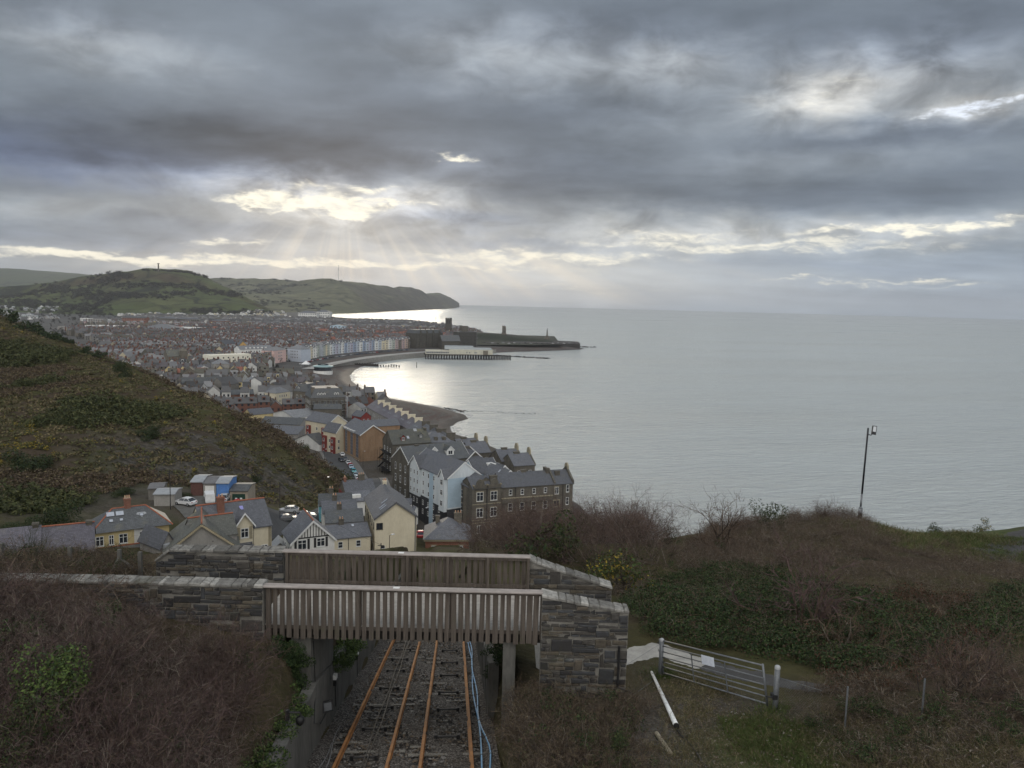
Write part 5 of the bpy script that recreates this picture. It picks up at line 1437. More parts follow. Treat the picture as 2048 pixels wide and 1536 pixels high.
TEAL = mat('teal_render', (0.16, 0.40, 0.48), (0.12, 0.33, 0.40), .4, .8)
CLAD = mat('dark_slate_cladding', (0.045, 0.047, 0.052), (0.03, 0.031, 0.035), 1.2, .7, stretch=(1, 1, 3))
STONEW = masonry('town_stone', (0.125, 0.112, 0.092), (0.185, 0.165, 0.130), (0.16, 0.148, 0.128), .5, .22, .02, .08)
STONED = masonry('town_stone_dark', (0.095, 0.088, 0.075), (0.145, 0.130, 0.105), (0.13, 0.122, 0.108), .5, .22, .02, .08)
DRESS = mat('dressed_stone', (0.29, 0.255, 0.18), (0.22, 0.195, 0.14), 1.5, .85)
BRICKR = masonry('red_brick', (0.22, 0.075, 0.045), (0.30, 0.11, 0.065), (0.25, 0.2, 0.17), .225, .075, .012, .02)
BRICKO = masonry('orange_brick', (0.27, 0.150, 0.080), (0.33, 0.195, 0.11), (0.32, 0.27, 0.2), .225, .075, .012, .02)
REDP = mat('red_panel', (0.20, 0.035, 0.03), (0.15, .03, .027), 1, .6)
ZINC = mat('pale_sheet_roof', (0.34, 0.355, 0.37), (0.25, 0.265, 0.28), 1, .5)
FELT = mat('grey_felt_roof', (0.16, 0.16, 0.165), (0.11, .11, .115), .5, .8)
SCAF = mat('scaffold_steel', (0.20, 0.20, 0.20), (0.14, .14, .14), 2, .5, metal=.5)
POT = mat('chimney_pot', (0.42, 0.20, 0.11), (0.50, 0.40, 0.28), 2)
TIMBER = mat('black_timber', (0.02, 0.02, 0.022), (0.03, .03, .03), 3, .6)
SKYL = mat('skylight_glass', (0.42, 0.45, 0.50), (0.34, .37, .42), .8, .12, spec=.6)
LEAD = mat('grey_lead', (0.12, .125, .13), (0.09, .09, .095), 2, .6)
_win = {}
def win_mesh(w, h, style='sash', frame=None):
 """window seen from -y, origin at bottom centre, on the wall plane y=0"""
 frame = frame or WHITE
 k = (round(w, 2), round(h, 2), style, frame.name)
 if k in _win: return _win[k]
 mb = MB(); t = min(.09, w * .12)
 a = w / 2
 mb.box(-a, -.05, 0, -a + t, .02, h); mb.box(a - t, -.05, 0, a, .02, h)
 mb.box(-a + t, -.05, 0, a - t, .02, t); mb.box(-a + t, -.05, h - t, a - t, .02, h)
 if style == 'sash': mb.box(-a + t, -.045, h * .5 - t * .4, a - t, .02, h * .5 + t * .4)
 elif style == 'cross': mb.box(-t * .5, -.045, t, t * .5, .02, h - t); mb.box(-a + t, -.04, h * .62, -t * .5, .02, h * .62 + t * .8); mb.box(t * .5, -.04, h * .62, a - t, .02, h * .62 + t * .8)
 elif style == 'mull': mb.box(-t * .5, -.045, t, t * .5, .02, h - t)
 mb.box(-a - .06, -.10, -.09, a + .06, .02, 0)
 mb.add([(-a + t, -.022, t), (a - t, -.022, t), (a - t, -.022, h - t), (-a + t, -.022, h - t)], [(0, 1, 2, 3)], 1)
 _win[k] = mb.mesh('window', [frame, GLASS])
 return _win[k]
class Bld:
 """building on a front edge A-B (two eaves corners seen at photograph pixels on the level zE) and depth D"""
 def __init__(s, name, label, A, B, zE, He, D, rise=3.0, form='gable', wall=None, roof=None, over=.28, cat='house', group=None, world=False, trim=None, ridge=None, verge=None, plinth=None):
  a = Vector(A) if world else G(A[0], A[1], zE); b = Vector(B) if world else G(B[0], B[1], zE)
  dv = b - a; s.W = math.hypot(dv.x, dv.y); s.D = D; s.He = He; s.rise = rise; s.form = form
  rz = math.atan2(dv.y, dv.x)
  s.o = thing(name, label, cat, ((a.x + b.x) / 2, (a.y + b.y) / 2, zE - He), rz, group)
  s.roofm = roof or SLATE
  W2 = s.W / 2; wall = wall or WHITEW
  mb = MB(); base = -1.5
  if form == 'gable':
   mb.prism([(-W2, base), (W2, base), (W2, He), (0, He + rise), (-W2, He)], 0, D, 'y')
   mb.f = [f for f in mb.f]
  elif form == 'eave':
   mb.prism([(0, base), (D, base), (D, He), (D / 2, He + rise), (0, He)], -W2, W2, 'x')
  else:
   mb.box(-W2, 0, base, W2, D, He + (.5 if form == 'flat' else 0))
  s.walls = mb.build('walls', wall, s.o)
  if plinth:
   h_, m_ = plinth; mb = MB(); e = .06
   mb.box(-W2 - e, -e, base, W2 + e, D + e, h_); mb.build('cladding', m_, s.o)
  mb = MB(); t = .16; ov = over; k = rise / (W2 if form == 'gable' else D / 2) if form in ('gable', 'eave') else 0
  up_ = t
  if form == 'gable':
   for sg in (-1, 1):
    e0 = (sg * (W2 + ov), He - ov * k + .02); r0 = (0, He + rise + .02)
    mb.prism([e0, r0, (r0[0], r0[1] + up_), (e0[0], e0[1] + up_)], -ov, D + ov, 'y')
  elif form == 'eave':
   for sg in (0, 1):
    e0 = ((-ov if sg == 0 else D + ov), He - ov * k + .02); r0 = (D / 2, He + rise + .02)
    mb.prism([e0, r0, (r0[0], r0[1] + up_), (e0[0], e0[1] + up_)], -W2 - ov * .4, W2 + ov * .4, 'x')
  elif form == 'hip':
   x, y0, y1 = W2 + ov, -ov, D + ov; z0, z1 = He + .02, He + rise
   if s.W >= D: r1, r2 = (-(W2 - D / 2 * .9), D / 2), ((W2 - D / 2 * .9), D / 2)
   else: r1, r2 = (0, W2 * .9), (0, D - W2 * .9)
   if abs(r1[0] - r2[0]) + abs(r1[1] - r2[1]) < .4: r1 = (r1[0] - .2, r1[1]); r2 = (r2[0] + .2, r2[1])
   vs = [(-x, y0, z0), (x, y0, z0), (x, y1, z0), (-x, y1, z0), (r1[0], r1[1], z1), (r2[0], r2[1], z1)]
   if s.W >= D: fs = [(0, 1, 5, 4), (1, 2, 5), (2, 3, 4, 5), (3, 0, 4), (3, 2, 1, 0)]
   else: fs = [(0, 1, 4), (1, 2, 5, 4), (2, 3, 5), (3, 0, 4, 5), (3, 2, 1, 0)]
   mb.add(vs, fs)
  elif form == 'mansard':
   x, y0, y1 = W2 + ov, -ov, D + ov; i = rise * .55; z0, z1 = He + .02, He + rise
   vs = [(-x, y0, z0), (x, y0, z0), (x, y1, z0), (-x, y1, z0), (-x + i, y0 + i, z1), (x - i, y0 + i, z1), (x - i, y1 - i, z1), (-x + i, y1 - i, z1)]
   mb.add(vs, [(0, 1, 5, 4), (1, 2, 6, 5), (2, 3, 7, 6), (3, 0, 4, 7), (4, 5, 6, 7), (3, 2, 1, 0)])
  else:
   mb.box(-W2 + .25, .25, He - .1, W2 - .25, D - .25, He + .08)
  s.roof = mb.build('roof', s.roofm, s.o)
  if ridge is not None and form in ('gable', 'eave', 'hip'):
   mb = MB(); zt = He + rise + (t if form != 'hip' else -.03)
   if form == 'gable': mb.tube([(0, -ov, zt + .06), (0, D + ov, zt + .06)], .13, 6)
   elif form == 'eave': mb.tube([(-W2 - .1, D / 2, zt + .06), (W2 + .1, D / 2, zt + .06)], .13, 6)
   else:
    for c_, r_ in ((vs[0], vs[4]), (vs[1], vs[5]), (vs[4], vs[5])): mb.tube([c_, r_], .12, 6)
   mb.build('ridge_tiles', ridge, s.roof)
  if verge is not None and form == 'gable':
   mb = MB()
   for sg in (-1, 1):
    e0 = (sg * (W2 + ov + .02), He - ov * k - .22); r0 = (0, He + rise - .2)
    mb.prism([e0, r0, (r0[0], r0[1] + .42), (e0[0], e0[1] + .42)], -ov - .07, -ov - .005, 'y')
   mb.build('bargeboard', verge, s.o)
  elif verge is not None and form == 'eave':
   for xs in (-1, 1):
    mb = MB(); x = xs * (W2 + ov * .4)
    for sg in (0, 1):
     e0 = ((-ov - .02 if sg == 0 else D + ov + .02), He - ov * k - .22); r0 = (D / 2, He + rise - .2)
     mb.prism([e0, r0, (r0[0], r0[1] + .42), (e0[0], e0[1] + .42)], min(x, x + xs * .07) + (.005 if xs > 0 else -.005), max(x, x + xs * .07) + (.005 if xs > 0 else -.005), 'x')
    mb.build('bargeboard', verge, s.o)
 def face(s, f):
  W2 = s.W / 2
  return {'F': (Vector((0, 0, 0)), 0.0), 'B': (Vector((0, s.D, 0)), math.pi), 'L': (Vector((-W2, s.D / 2, 0)), -math.pi / 2), 'R': (Vector((W2, s.D / 2, 0)), math.pi / 2)}[f]
 def put(s, f, name, me, u, z, out=0.0, parent=None):
  o, r_ = s.face(f); c_ = Vector((math.cos(r_), math.sin(r_), 0)); n_ = Vector((math.sin(r_), -math.cos(r_), 0))
  return link(name, me, parent or s.o, o + c_ * u + n_ * (out + .004) + Vector((0, 0, z)), (0, 0, r_))
 def win(s, f, us, zs, w=1.0, h=1.4, style='sash', frame=None, surround=None):
  for z in zs:
   for u in us:
    o = s.put(f, 'window', win_mesh(w, h, style, frame), u, z)
    if surround:
     k = ('sur', w, h, surround.name)
     if k not in _win:
      mb = MB(); a = w / 2 + .16
      mb.box(-a, -.03, -.22, a, .03, -.093); mb.box(-a, -.03, h, a, .03, h + .26); mb.box(-a, -.03, -.09, -w / 2 - .062, .03, h); mb.box(w / 2 + .062, -.03, -.09, a, .03, h)
      _win[k] = mb.mesh('surround', surround)
     link('surround', _win[k], o)
  return s
 def door(s, f, u, m_, w=1.0, h=2.1, z=0.0):
  mb = MB(); mb.box(-w / 2 - .1, -.04, 0, -w / 2, .02, h + .1, 1); mb.box(w / 2, -.04, 0, w / 2 + .1, .02, h + .1, 1); mb.box(-w / 2, -.04, h, w / 2, .02, h + .1, 1); mb.box(-w / 2, -.025, 0, w / 2, .02, h, 0)
  s.put(f, 'door', mb.mesh('door', [m_, WHITE]), u, z); return s
 def zroof(s, x, y):
  if s.form == 'gable': return s.He + s.rise * (1 - abs(x) / (s.W / 2)) + .16
  if s.form == 'eave': return s.He + s.rise * (1 - abs(y - s.D / 2) / (s.D / 2)) + .16
  if s.form == 'flat': return s.He + .08
  q = min(s.W / 2 - abs(x), y, s.D - y); return s.He + min(s.rise, s.rise * q / (min(s.W, s.D) / 2 * .95))
 def chim(s, x, y, sx=.6, sy=.9, top=1.2, m_=None, pots=2, cap=None):
  z0 = s.zroof(x, y) - .7; zt = (s.He + s.rise if s.form != 'flat' else s.He) + top
  mb = MB(); mb.box(x - sx / 2, y - sy / 2, z0, x + sx / 2, y + sy / 2, zt)
  mb.box(x - sx / 2 - .08, y - sy / 2 - .08, zt - .25, x + sx / 2 + .08, y + sy / 2 + .08, zt - .02)
  c = mb.build('chimney', m_ or BRICKR, s.roof)
  if pots and s.o.get('label'):
   for k in range(pots):
    q = (k + .5) / pots - .5
    p_ = (x, y + q * sy, zt) if sy > sx else (x + q * sx, y, zt)
    mb = MB(); mb.tube([p_, (p_[0], p_[1], zt + .45)], .13, 8, r1=.10)
    if top > 0.5 and s.D < 30: s_ = mb.build('chimney_pot', POT, s.roof)
  return s
 def slope_mat(s, side, u, t):
  """matrix on the roof plane: side F/B (eave form) or L/R (gable form), u along the eaves, t 0 at eaves .. 1 at ridge"""
  if s.form == 'hip' and side in 'FB':
   run = s.D / 2 + .5; y = -.5 + run * t; a = math.atan2(s.rise, run)
   return Matrix.Translation((u, y, s.He + .05 + s.rise * t)) @ Matrix.Rotation(a, 4, 'X')
  if s.form == 'eave' or (s.form in ('hip', 'mansard') and side in 'FB'):
   run = s.D / 2 if s.form != 'mansard' else s.rise * .55
   y = run * t if side == 'F' else s.D - run * t; a = math.atan2(s.rise, run)
   return Matrix.Translation((u, y, s.He + s.rise * t + .19 * (s.form != 'hip'))) @ (Matrix.Rotation(0 if side == 'F' else math.pi, 4, 'Z')) @ Matrix.Rotation(a, 4, 'X')
  run = s.W / 2
  x = -run * (1 - t) if side == 'L' else run * (1 - t); a = math.atan2(s.rise, run)
  return Matrix.Translation((x, u, s.He + s.rise * t + .19)) @ Matrix.Rotation(-math.pi / 2 if side == 'L' else math.pi / 2, 4, 'Z') @ Matrix.Rotation(a, 4, 'X')
 def sky(s, side, u, t, w=.8, h=1.1, m_=None):
  mb = MB(); mb.box(-w / 2, -h / 2, -.02, w / 2, h / 2, .07, 0); mb.add([(-w / 2 + .07, -h / 2 + .07, .074), (w / 2 - .07, -h / 2 + .07, .074), (w / 2 - .07, h / 2 - .07, .074), (-w / 2 + .07, h / 2 - .07, .074)], [(0, 1, 2, 3)], 1)
  mb.v = [tuple(s.slope_mat(side, u, t) @ Vector(p)) for p in mb.v]
  mb.build('skylight', [LEAD, m_ or SKYL], s.roof); return s
 def dormer(s, side, u, t=.25, w=1.8, h=1.3, rise=.9, wall=None, verge=None, wstyle='mull'):
  """gabled dormer"""
  M = s.slope_mat(side, u, t); o = M.translation.copy(); r_ = M.to_euler().z if side in 'LR' else (0 if side == 'F' else math.pi)
  run = s.W / 2 if s.form == 'gable' else s.D / 2
  k = s.rise / run if s.form != 'mansard' else 1 / .55; dep = (h + rise) / k + .3; dep = min(dep, run * 1.1)
  R_ = Matrix.Translation(o) @ Matrix.Rotation(-math.pi / 2 if side == 'L' else (math.pi / 2 if side == 'R' else r_), 4, 'Z')
  mb = MB(); a = w / 2
  mb.prism([(-a, -.5), (a, -.5), (a, h), (0, h + rise), (-a, h)], 0, dep, 'y'); mb.v = [tuple(R_ @ Vector(p)) for p in mb.v]
  d = mb.build('dormer', wall or WHITEW, s.o)
  mb = MB()
  for sg in (-1, 1): mb.prism([(sg * (a + .2), h - .2 * rise / a + .01), (0, h + rise + .01), (0, h + rise + .12), (sg * (a + .2), h - .2 * rise / a + .12)], -.2, dep, 'y')
  mb.v = [tuple(R_ @ Vector(p)) for p in mb.v]; mb.build('roof', s.roofm, d)
  if verge:
   mb = MB()
   for sg in (-1, 1): mb.prism([(sg * (a + .2), h - .2 * rise / a - .16), (0, h + rise - .16), (0, h + rise + .14), (sg * (a + .2), h - .2 * rise / a + .14)], -.27, -.205, 'y')
   mb.v = [tuple(R_ @ Vector(p)) for p in mb.v]; mb.build('bargeboard', verge, d)
  wo = link('window', win_mesh(w * .62, h * .85, wstyle), d); wo.matrix_local = R_ @ Matrix.Translation((0, -.004, .1))
  return s
 def fbox(s, f, u0, u1, z0, z1, out, m_, name, inn=.1):
  """box standing on a face"""
  mb = MB(); mb.box(u0, -out, z0, u1, inn, z1); return s.put(f, name, mb.mesh(name, m_), 0, 0)
def rngs(a, b, n_): return [a + (b - a) * (i + .5) / n_ for i in range(n_)]
# ------------------------------------------------------------------ the near houses
occ = []                       # footprints (x, y, r) that the town filling keeps clear of
def done(b):
 p = b.o.location; c = Matrix.Rotation(b.o.rotation_euler.z, 4, 'Z') @ Vector((0, b.D / 2, 0))
 n_ = max(1, int(max(b.W, b.D) / 8))
 for i in range(n_):
  q = (i + .5) / n_ - .5
  v = Vector((q * b.W, b.D / 2, 0)) if b.W > b.D else Vector((0, b.D / 2 + q * b.D, 0))
  v = Matrix.Rotation(b.o.rotation_euler.z, 4, 'Z') @ v
  occ.append((p.x + v.x, p.y + v.y, min(b.W, b.D) / 2 + 3))
 return b
# half timbered house
b = done(Bld('house', 'white half timbered house with a black and white gable', (583, 1087), (669, 1077), 33.2, 5.2, 7.5, 3.5, 'gable', WHITEW, SLATE, verge=WHITE, ridge=RIDGE_R))
mb = MB()
for x in np.arange(-2.4, 2.45, .48):
 mb.box(x - .06, -.05, 6.02, x + .06, .02, max(6.1, 5.2 + 3.5 * (1 - abs(x) / (b.W / 2)) - .28))
mb.box(-3.0, -.06, 5.82, 3.0, .02, 6.02); mb.build('timber_framing', TIMBER, b.o)
b.win('F', [-1.9], [3.9], 1.5, 1.7, 'cross', WHITE); b.win('F', [1.3], [4.1], 1.4, 1.5, 'cross', WHITE)
for u in (-3.0, -.8): b.fbox('F', u - .2, u + .2, 3.8, 5.7, .05, TIMBER, 'shutter')
for u in (.3, 2.3): b.fbox('F', u - .2, u + .2, 4.0, 5.7, .05, TIMBER, 'shutter')
b.win('F', [-1.9, 1.3], [1.2], 1.5, 1.4, 'cross')
b.fbox('F', 2.6, 3.9, 0, 2.2, 1.0, WHITEW, 'porch'); b.put('F', 'porch_roof', MB().prism([(2.4, 2.2), (4.1, 2.2), (3.25, 3.0)], -1.2, .05, 'y').mesh('porch_roof', TILE_R), 0, 0)
b.win('L', [-1.5, 1.5], [2.8], .9, 1.2)
# yellow long house
b = done(Bld('house', 'long pale yellow house with its blank gable towards the railway and skylights', (750, 1037), (833, 1032), 30.8, 8.2, 17, 3.1, 'gable', CREAM, SLATE, verge=LEAD))
b.win('F', [-3.3], [5.9], 1.3, 1.3, 'mull', TIMBER); b.win('F', [-2.6], [1.2], .9, 1.3, 'sash')
b.win('L', rngs(-8, 8, 6), [5.6], .9, 1.3, 'sash', TIMBER); b.win('L', [-6, -1, 4], [2.4], 1.0, 1.3, 'sash'); b.door('L', -3, WHITE); b.door('L', 5.5, TIMBER)
for y, t in ((5.0, .62), (3.2, .45), (2.0, .47)): b.sky('L', y, t, .7, 1.7)
b.fbox('F', 3.9, 4.1, .0, 8.2, .06, LEAD, 'downpipe')
b.chim(0, 16.2, .8, .6, .8, CREAM, 2)
# teal and grey cottages stepping up behind
specs = [((638, 1012), (705, 1009), 30.0, TEAL, SLATE_D, 'stepped cottage with a teal side wall, highest and farthest of four'), ((645, 1027), (715, 1023), 29.3, WHITEW, SLATE, 'stepped cottage with a white side wall, second from the top of four'),
  ((651, 1046), (727, 1042), 28.6, GREYR, SLATE_D, 'stepped cottage with a long dark roof, third of four beside the yellow house'), ((656, 1079), (741, 1071), 27.2, CREAM, SLATE, 'cream fronted cottage, lowest of the four steps, facing the railway')]
for k, (A, B_, z, w_, r_, lab) in enumerate(specs):
 b = done(Bld('cottage', lab, A, B_, z, 5.4, 7, 1.7, 'eave', w_, r_, group='stepped slate cottages'))
 b.chim(-b.W * .12, 3.5, 1.0, .5, 1.3, STONED, 2)
 b.win('F', rngs(-3.6, 3.6, 2), [3.4, .8], .95, 1.3, 'sash'); b.win('L', [0], [3.2, .8], .8, 1.2)
 if k == 3: b.sky('F', 1.2, .82, .6, .8); b.fbox('F', -b.W / 2 + 4.0, -b.W / 2 + 4.1, 0, 5.3, .06, TIMBER, 'downpipe')
# fire escape stair by the yellow house
p_ = G(742, 1100, 22.5); t = thing('metal_staircase', 'grey metal stair zigzagging up between the cream cottage and the yellow house', 'staircase', p_, .3)
mb = MB()
for i in range(14): mb.box(-.1 + i * .26, -.5, i * .28, .2 + i * .26, .5, .05 + i * .28)
mb.build('treads', SCAF, t)
mb = MB()
for y in (-.5, .5): mb.tube([(0, y, 1.0), (3.6, y, 4.9)], .04, 5); mb.tube([(0, y, 0), (3.6, y, 3.9)], .06, 5)
mb.build('handrail', SCAF, t)
# house at the top of the street, behind the yellow one
b = done(Bld('house', 'slate house with a white box dormer and heavy stone chimney behind the yellow house', (692, 990), (752, 985), 25.2, 6.0, 8, 2.7, 'eave', STONEW, SLATE))
b.chim(1.0, 4, 1.6, .8, 1.5, STONED, 3); b.chim(-b.W / 2 + .6, 4, .6, 1, 1.0); b.fbox('L', -3.9, 3.9, 0, 5.9, .06, REDP, 'red_wall'); b.win('F', [-2, 2], [3.4], 1, 1.3)
b = done(Bld('house', 'small slate roof with a white box dormer between the street and the yellow house', (706, 1003), (744, 1000), 25.5, 5.5, 6, 1.6, 'eave', WHITEW, SLATE))
b.fbox('F', -3, -.2, 5.6, 6.8, -.8, WHITEW, 'dormer', 2.6)
for (A, B_, z, lab) in (((791, 1008), (823, 1008), 17.5, 'small slate outhouse below the dark stone block, upper one'), ((800, 1022), (828, 1024), 15.5, 'small slate outhouse below the dark stone block, lower one')):
 b = done(Bld('outhouse', lab, A, B_, z, 3, 4, 1.0, 'eave', WHITEW, SLATE, cat='outhouse'))
# house with the tall brick chimney
b = done(Bld('house', 'cream house with red ridge tiles, tall brick chimney and a red door', (405, 1068), (543, 1049), 38.6, 5.4, 8.5, 3.2, 'eave', CREAM, SLATE, ridge=RIDGE_R))
W2 = b.W / 2
b.chim(W2 - 7.1, 3.0, 1.0, .9, 1.5, BRICKR, 2)
b.sky('F', W2 - 3.9, .72, .7, .9, mat('violet_glass', (0.30, 0.30, 0.62), (0.25, .25, .5), 1, .15))
mb = MB(); mb.prism([(-1.3, 0), (1.3, 0), (1.3, 6.1), (0, 7.9), (-1.3, 6.1)], -.35, 3.6, 'y'); g_ = b.put('F', 'front_gable', mb.mesh('front_gable', CREAM), W2 - 4.3, 0)
mb = MB()
for sg in (-1, 1): mb.prism([(sg * 1.6, 5.7), (0, 7.92), (0, 8.06), (sg * 1.6, 5.84)], -.7, 3.6, 'y')
link('roof', mb.mesh('roof', SLATE), g_)
mb = MB()
for sg in (-1, 1): mb.prism([(sg * 1.65, 5.5), (0, 7.75), (0, 8.08), (sg * 1.65, 5.85)], -.78, -.705, 'y')
link('bargeboard', mb.mesh('bargeboard', WHITE), g_)
b.put('F', 'window', win_mesh(1.2, 1.5, 'cross'), W2 - 4.3, 4.0, .36)
for u in (-.95, .95): b.fbox('F', W2 - 4.3 + u - .22, W2 - 4.3 + u + .22, 3.7, 5.7, .42, DRESS, 'quoin')
bay = MB(); bay.prism([(-1.5, .05), (1.5, .05), (.9, -1.1), (-.9, -1.1)], 0, 2.4, 'z'); bo = b.put('F', 'bay_window', bay.mesh('bay_window', WHITE), W2 - 4.6, .2, .35)
g2 = MB(); g2.prism([(-1.75, .1), (1.75, .1), (1.05, -1.35), (-1.05, -1.35)], 2.4, 2.55, 'z'); g2.prism([(-1.5, .0), (1.5, .0), (.8, -1.0), (-.8, -1.0)], 2.55, 3.0, 'z'); link('roof', g2.mesh('roof', SLATE), bo)
for (u0, u1) in ((-.75, -.05), (.05, .75)):
 mb = MB(); mb.box(u0, -1.13, .8, u1, -1.105, 2.1); link('pane', mb.mesh('pane', GLASS), bo)
b.door('F', W2 - 2.2, REDP); b.win('F', [W2 - 1.15], [.9], 1.0, 1.4, 'cross'); b.fbox('F', W2 - .5, W2 - .05, 0, 5.3, .05, DRESS, 'quoin'); b.fbox('F', W2 - 2.95, W2 - 2.85, 0, 5.3, .07, TIMBER, 'downpipe')
# its lower wing, mossy
b = done(Bld('house', 'mossy slate wing with a red ridge between the grey gable and the brick chimney', (384, 1078), (474, 1066), 39.0, 4.6, 6, 2.2, 'eave', GREYR, SLATE_G, ridge=RIDGE_R))
# grey gable hall
b = done(Bld('hall', 'grey rendered gable with scalloped bargeboards just behind the stone wall', (330, 1106), (476, 1093), 37.6, 4.5, 9, 3.9, 'gable', GREYR, SLATE_G, over=.35, ridge=RIDGE_R, cat='hall'))
mb = MB(); W2 = b.W / 2
for sg in (-1, 1):
 n_ = 24
 for i in range(n_):
  q = (i + .5) / n_; x = sg * W2 * (1 - q); z = 4.5 + 3.9 * q - .18
  mb.prism([(x - .15, z + .2), (x + .15, z + .2), (x + .08, z - .12), (x - .08, z - .12)], -.42, -.36, 'y')
mb.build('bargeboard', mat('buff_bargeboard', (0.42, 0.36, 0.24), (0.3, .26, .18)), b.o)
b.fbox('F', -2.2, -1.9, 5.4, 5.5, .03, TIMBER, 'vent'); b.fbox('F', 1.4, 1.6, 5.6, 5.7, .03, TIMBER, 'vent')
# yellow and white semi with a hipped roof
b = done(Bld('house', 'hipped slate house with a yellow and white upper wall and four skylights', (187, 1067), (338, 1048), 38.8, 5.5, 6.4, 2.7, 'hip', YELLOW, SLATE_D, ridge=RIDGE_R, over=.5))
W2 = b.W / 2
b.fbox('F', W2 * .05, W2 * .56, 0, 5.45, .03, WHITEW, 'white_wall')
for u, w in ((-W2 * .85, 1.1), (-W2 * .55, .7), (-W2 * .24, 1.2)): b.put('F', 'window', win_mesh(w, 1.5, 'cross'), u, 3.4)
b.put('F', 'window', win_mesh(1.2, 1.5, 'cross'), W2 * .30, 3.4, .035)
b.fbox('F', -W2 - .3, W2 + .1, 3.0, 3.18, .12, RIDGE_R, 'red_string_course')
b.chim(-W2 * .04, 3.3, .9, .8, 1.4, BRICKR, 3)
for u, t, w, h in ((-W2 * .52, .74, 1.2, .95), (-W2 * .27, .74, 1.2, .95), (-W2 * .52, .46, .6, .6), (-W2 * .25, .46, .55, .55), (W2 * .3, .58, .6, .6)): b.sky('F', u, t, w, h)
mb = MB(); mb.prism([(-.55, .5), (.55, .5), (.75, .15), (.3, -.1), (0, -.55), (-.3, -.1), (-.75, .15)], -.02, .03, 'z'); mb.v = [tuple(b.slope_mat('F', W2 * .3, .58) @ Vector(p)) for p in mb.v]; mb.build('skylight_flashing', ZINC, b.roof)
oa, ob_ = G(187, 1067, 38.8), G(312, 1052, 38.8); vv = Vector((.6, -4.2, 0)); oa += vv; ob_ += vv; oa.z = ob_.z = 34.4
b = done(Bld('outhouse', 'long low slate roof in front of the yellow and white wall', oa, ob_, 34.4, 2.5, 7.6, 1.75, 'eave', GREYR, SLATE_D, cat='outhouse', world=True))
b = done(Bld('house', 'grey slate lean-to roofs stepping down beside the grey gable hall', (322, 1094), (350, 1087), 37.8, 4, 6, 1.9, 'gable', GREYR, SLATE))
b.fbox('F', -.9, .9, 2.2, 4.4, .8, ZINC, 'box_dormer')
# purple slate terrace at the photo edge
for (A, B_, z, lab, r_) in (((81, 1119), (188, 1107), 39.4, 'purple slate roof with a red ridge next to the yellow house', RIDGE_R), ((-80, 1133), (80, 1114), 39.7, 'purple slate roof with a plain ridge cut by the photo edge', None)):
 b = done(Bld('terraced_house', lab, A, B_, z, 5, 10, 2.9, 'eave', GREYR, SLATE_P, ridge=r_, group='purple slate terrace'))
 b.chim(b.W / 2 - .6, 5, .7, 1.0, .5, STONED, 0)
# brick house at the foot of the railway
b = done(Bld('station_house', 'red brick building with a hipped slate roof at the foot of the cliff railway', (851, 1078), (938, 1078), 24.0, 5.2, 9.5, 3.4, 'hip', BRICKR, SLATE, over=.55))
b.fbox('F', -b.W / 2 - .35, b.W / 2 + .35, 4.75, 5.15, .40, DRESS, 'cornice'); b.fbox('F', -b.W / 2 - .1, b.W / 2 + .1, 4.3, 4.7, .10, BRICKR, 'frieze')
b.put('F', 'window', win_mesh(2.6, 2.2, 'cross'), .1, 1.6); b.win('F', [-2.9, 2.9], [1.7], .9, 2.0, 'sash', WHITE, DRESS)
b.win('L', [-2.5, 2.5], [1.7], 1.0, 2.0); b.sky('F', .1, .52, .8, 1.4); b.chim(-2.2, 5.8, .9, .8, .2, STONEW, 2); b.chim(2.3, 6.4, 1.7, .7, .7, STONEW, 3)
p_ = G(921, 1078, 24.2)
# ------------------------------------------------------------------ stone terrace and blocks by the sea
def dutch(b, x, y, z, w, h, m_=STONED, th=.5):
 """rounded gable head on the wall line"""
 mb = MB(); pr = [(-w / 2, 0), (w / 2, 0), (w / 2, h * .3), (w * .36, h * .34)]
 for k in range(9):
  a = math.pi * k / 8; pr.append((math.cos(a) * w * .3, h * .42 + math.sin(a) * h * .55))
 pr += [(-w * .36, h * .34), (-w / 2, h * .3)]
 mb.prism(pr, -th / 2, th / 2, 'y'); mb.v = [(p[0] + x, p[1] + y, p[2] + z) for p in mb.v]
 g_ = mb.build('shaped_gable', m_, b.o)
 mb = MB()
 for sg in (-1, 1): mb.box(x + sg * w * .5 - .2, y - th / 2 - .06, z + h * .302, x + sg * w * .5 + .2, y + th / 2 + .06, z + h * .302 + .3)
 mb.build('coping', DRESS, g_)
hall = Bld('stone_hall', 'huge dark stone hall with shaped gables, its long front towards the railway', (1003, 975), (1146, 966), 22.0, 17, 10, 3.0, 'eave', STONED, SLATE, cat='hall')
done(hall); W = hall.W
hall.win('F', rngs(-W / 2 + 1, W / 2 - 7, 4), [14.6], .95, 1.6, 'sash'); hall.win('F', [W / 2 - 5.2], [14.0], 1.2, 2.1, 'mull', WHITE, DRESS); hall.win('F', [W / 2 - 1.7], [14.4, 10.6, 6.6, 2.6], .9, 2.2, 'sash')
hall.win('F', rngs(-W / 2 + 1, W / 2 - 7, 4), [9.9, 5.9, 2], 1.3, 2.3, 'sash', WHITE, DRESS); hall.win('F', [W / 2 - 5.2], [10.2, 6.2, 2.2], 1.9, 1.9, 'mull', DRESS, DRESS)
hall.fbox('F', -W / 2, W / 2 - 6.6, 12.4, 13.7, .55, STONED, 'parapet_band'); hall.fbox('F', -W / 2, W / 2 - 6.6, 13.7, 13.9, .62, DRESS, 'coping')
hall.fbox('F', -W / 2, W / 2, 9.0, 9.18, .12, DRESS, 'string_course'); hall.fbox('F', -W / 2, W / 2, 5.0, 5.18, .12, DRESS, 'string_course')
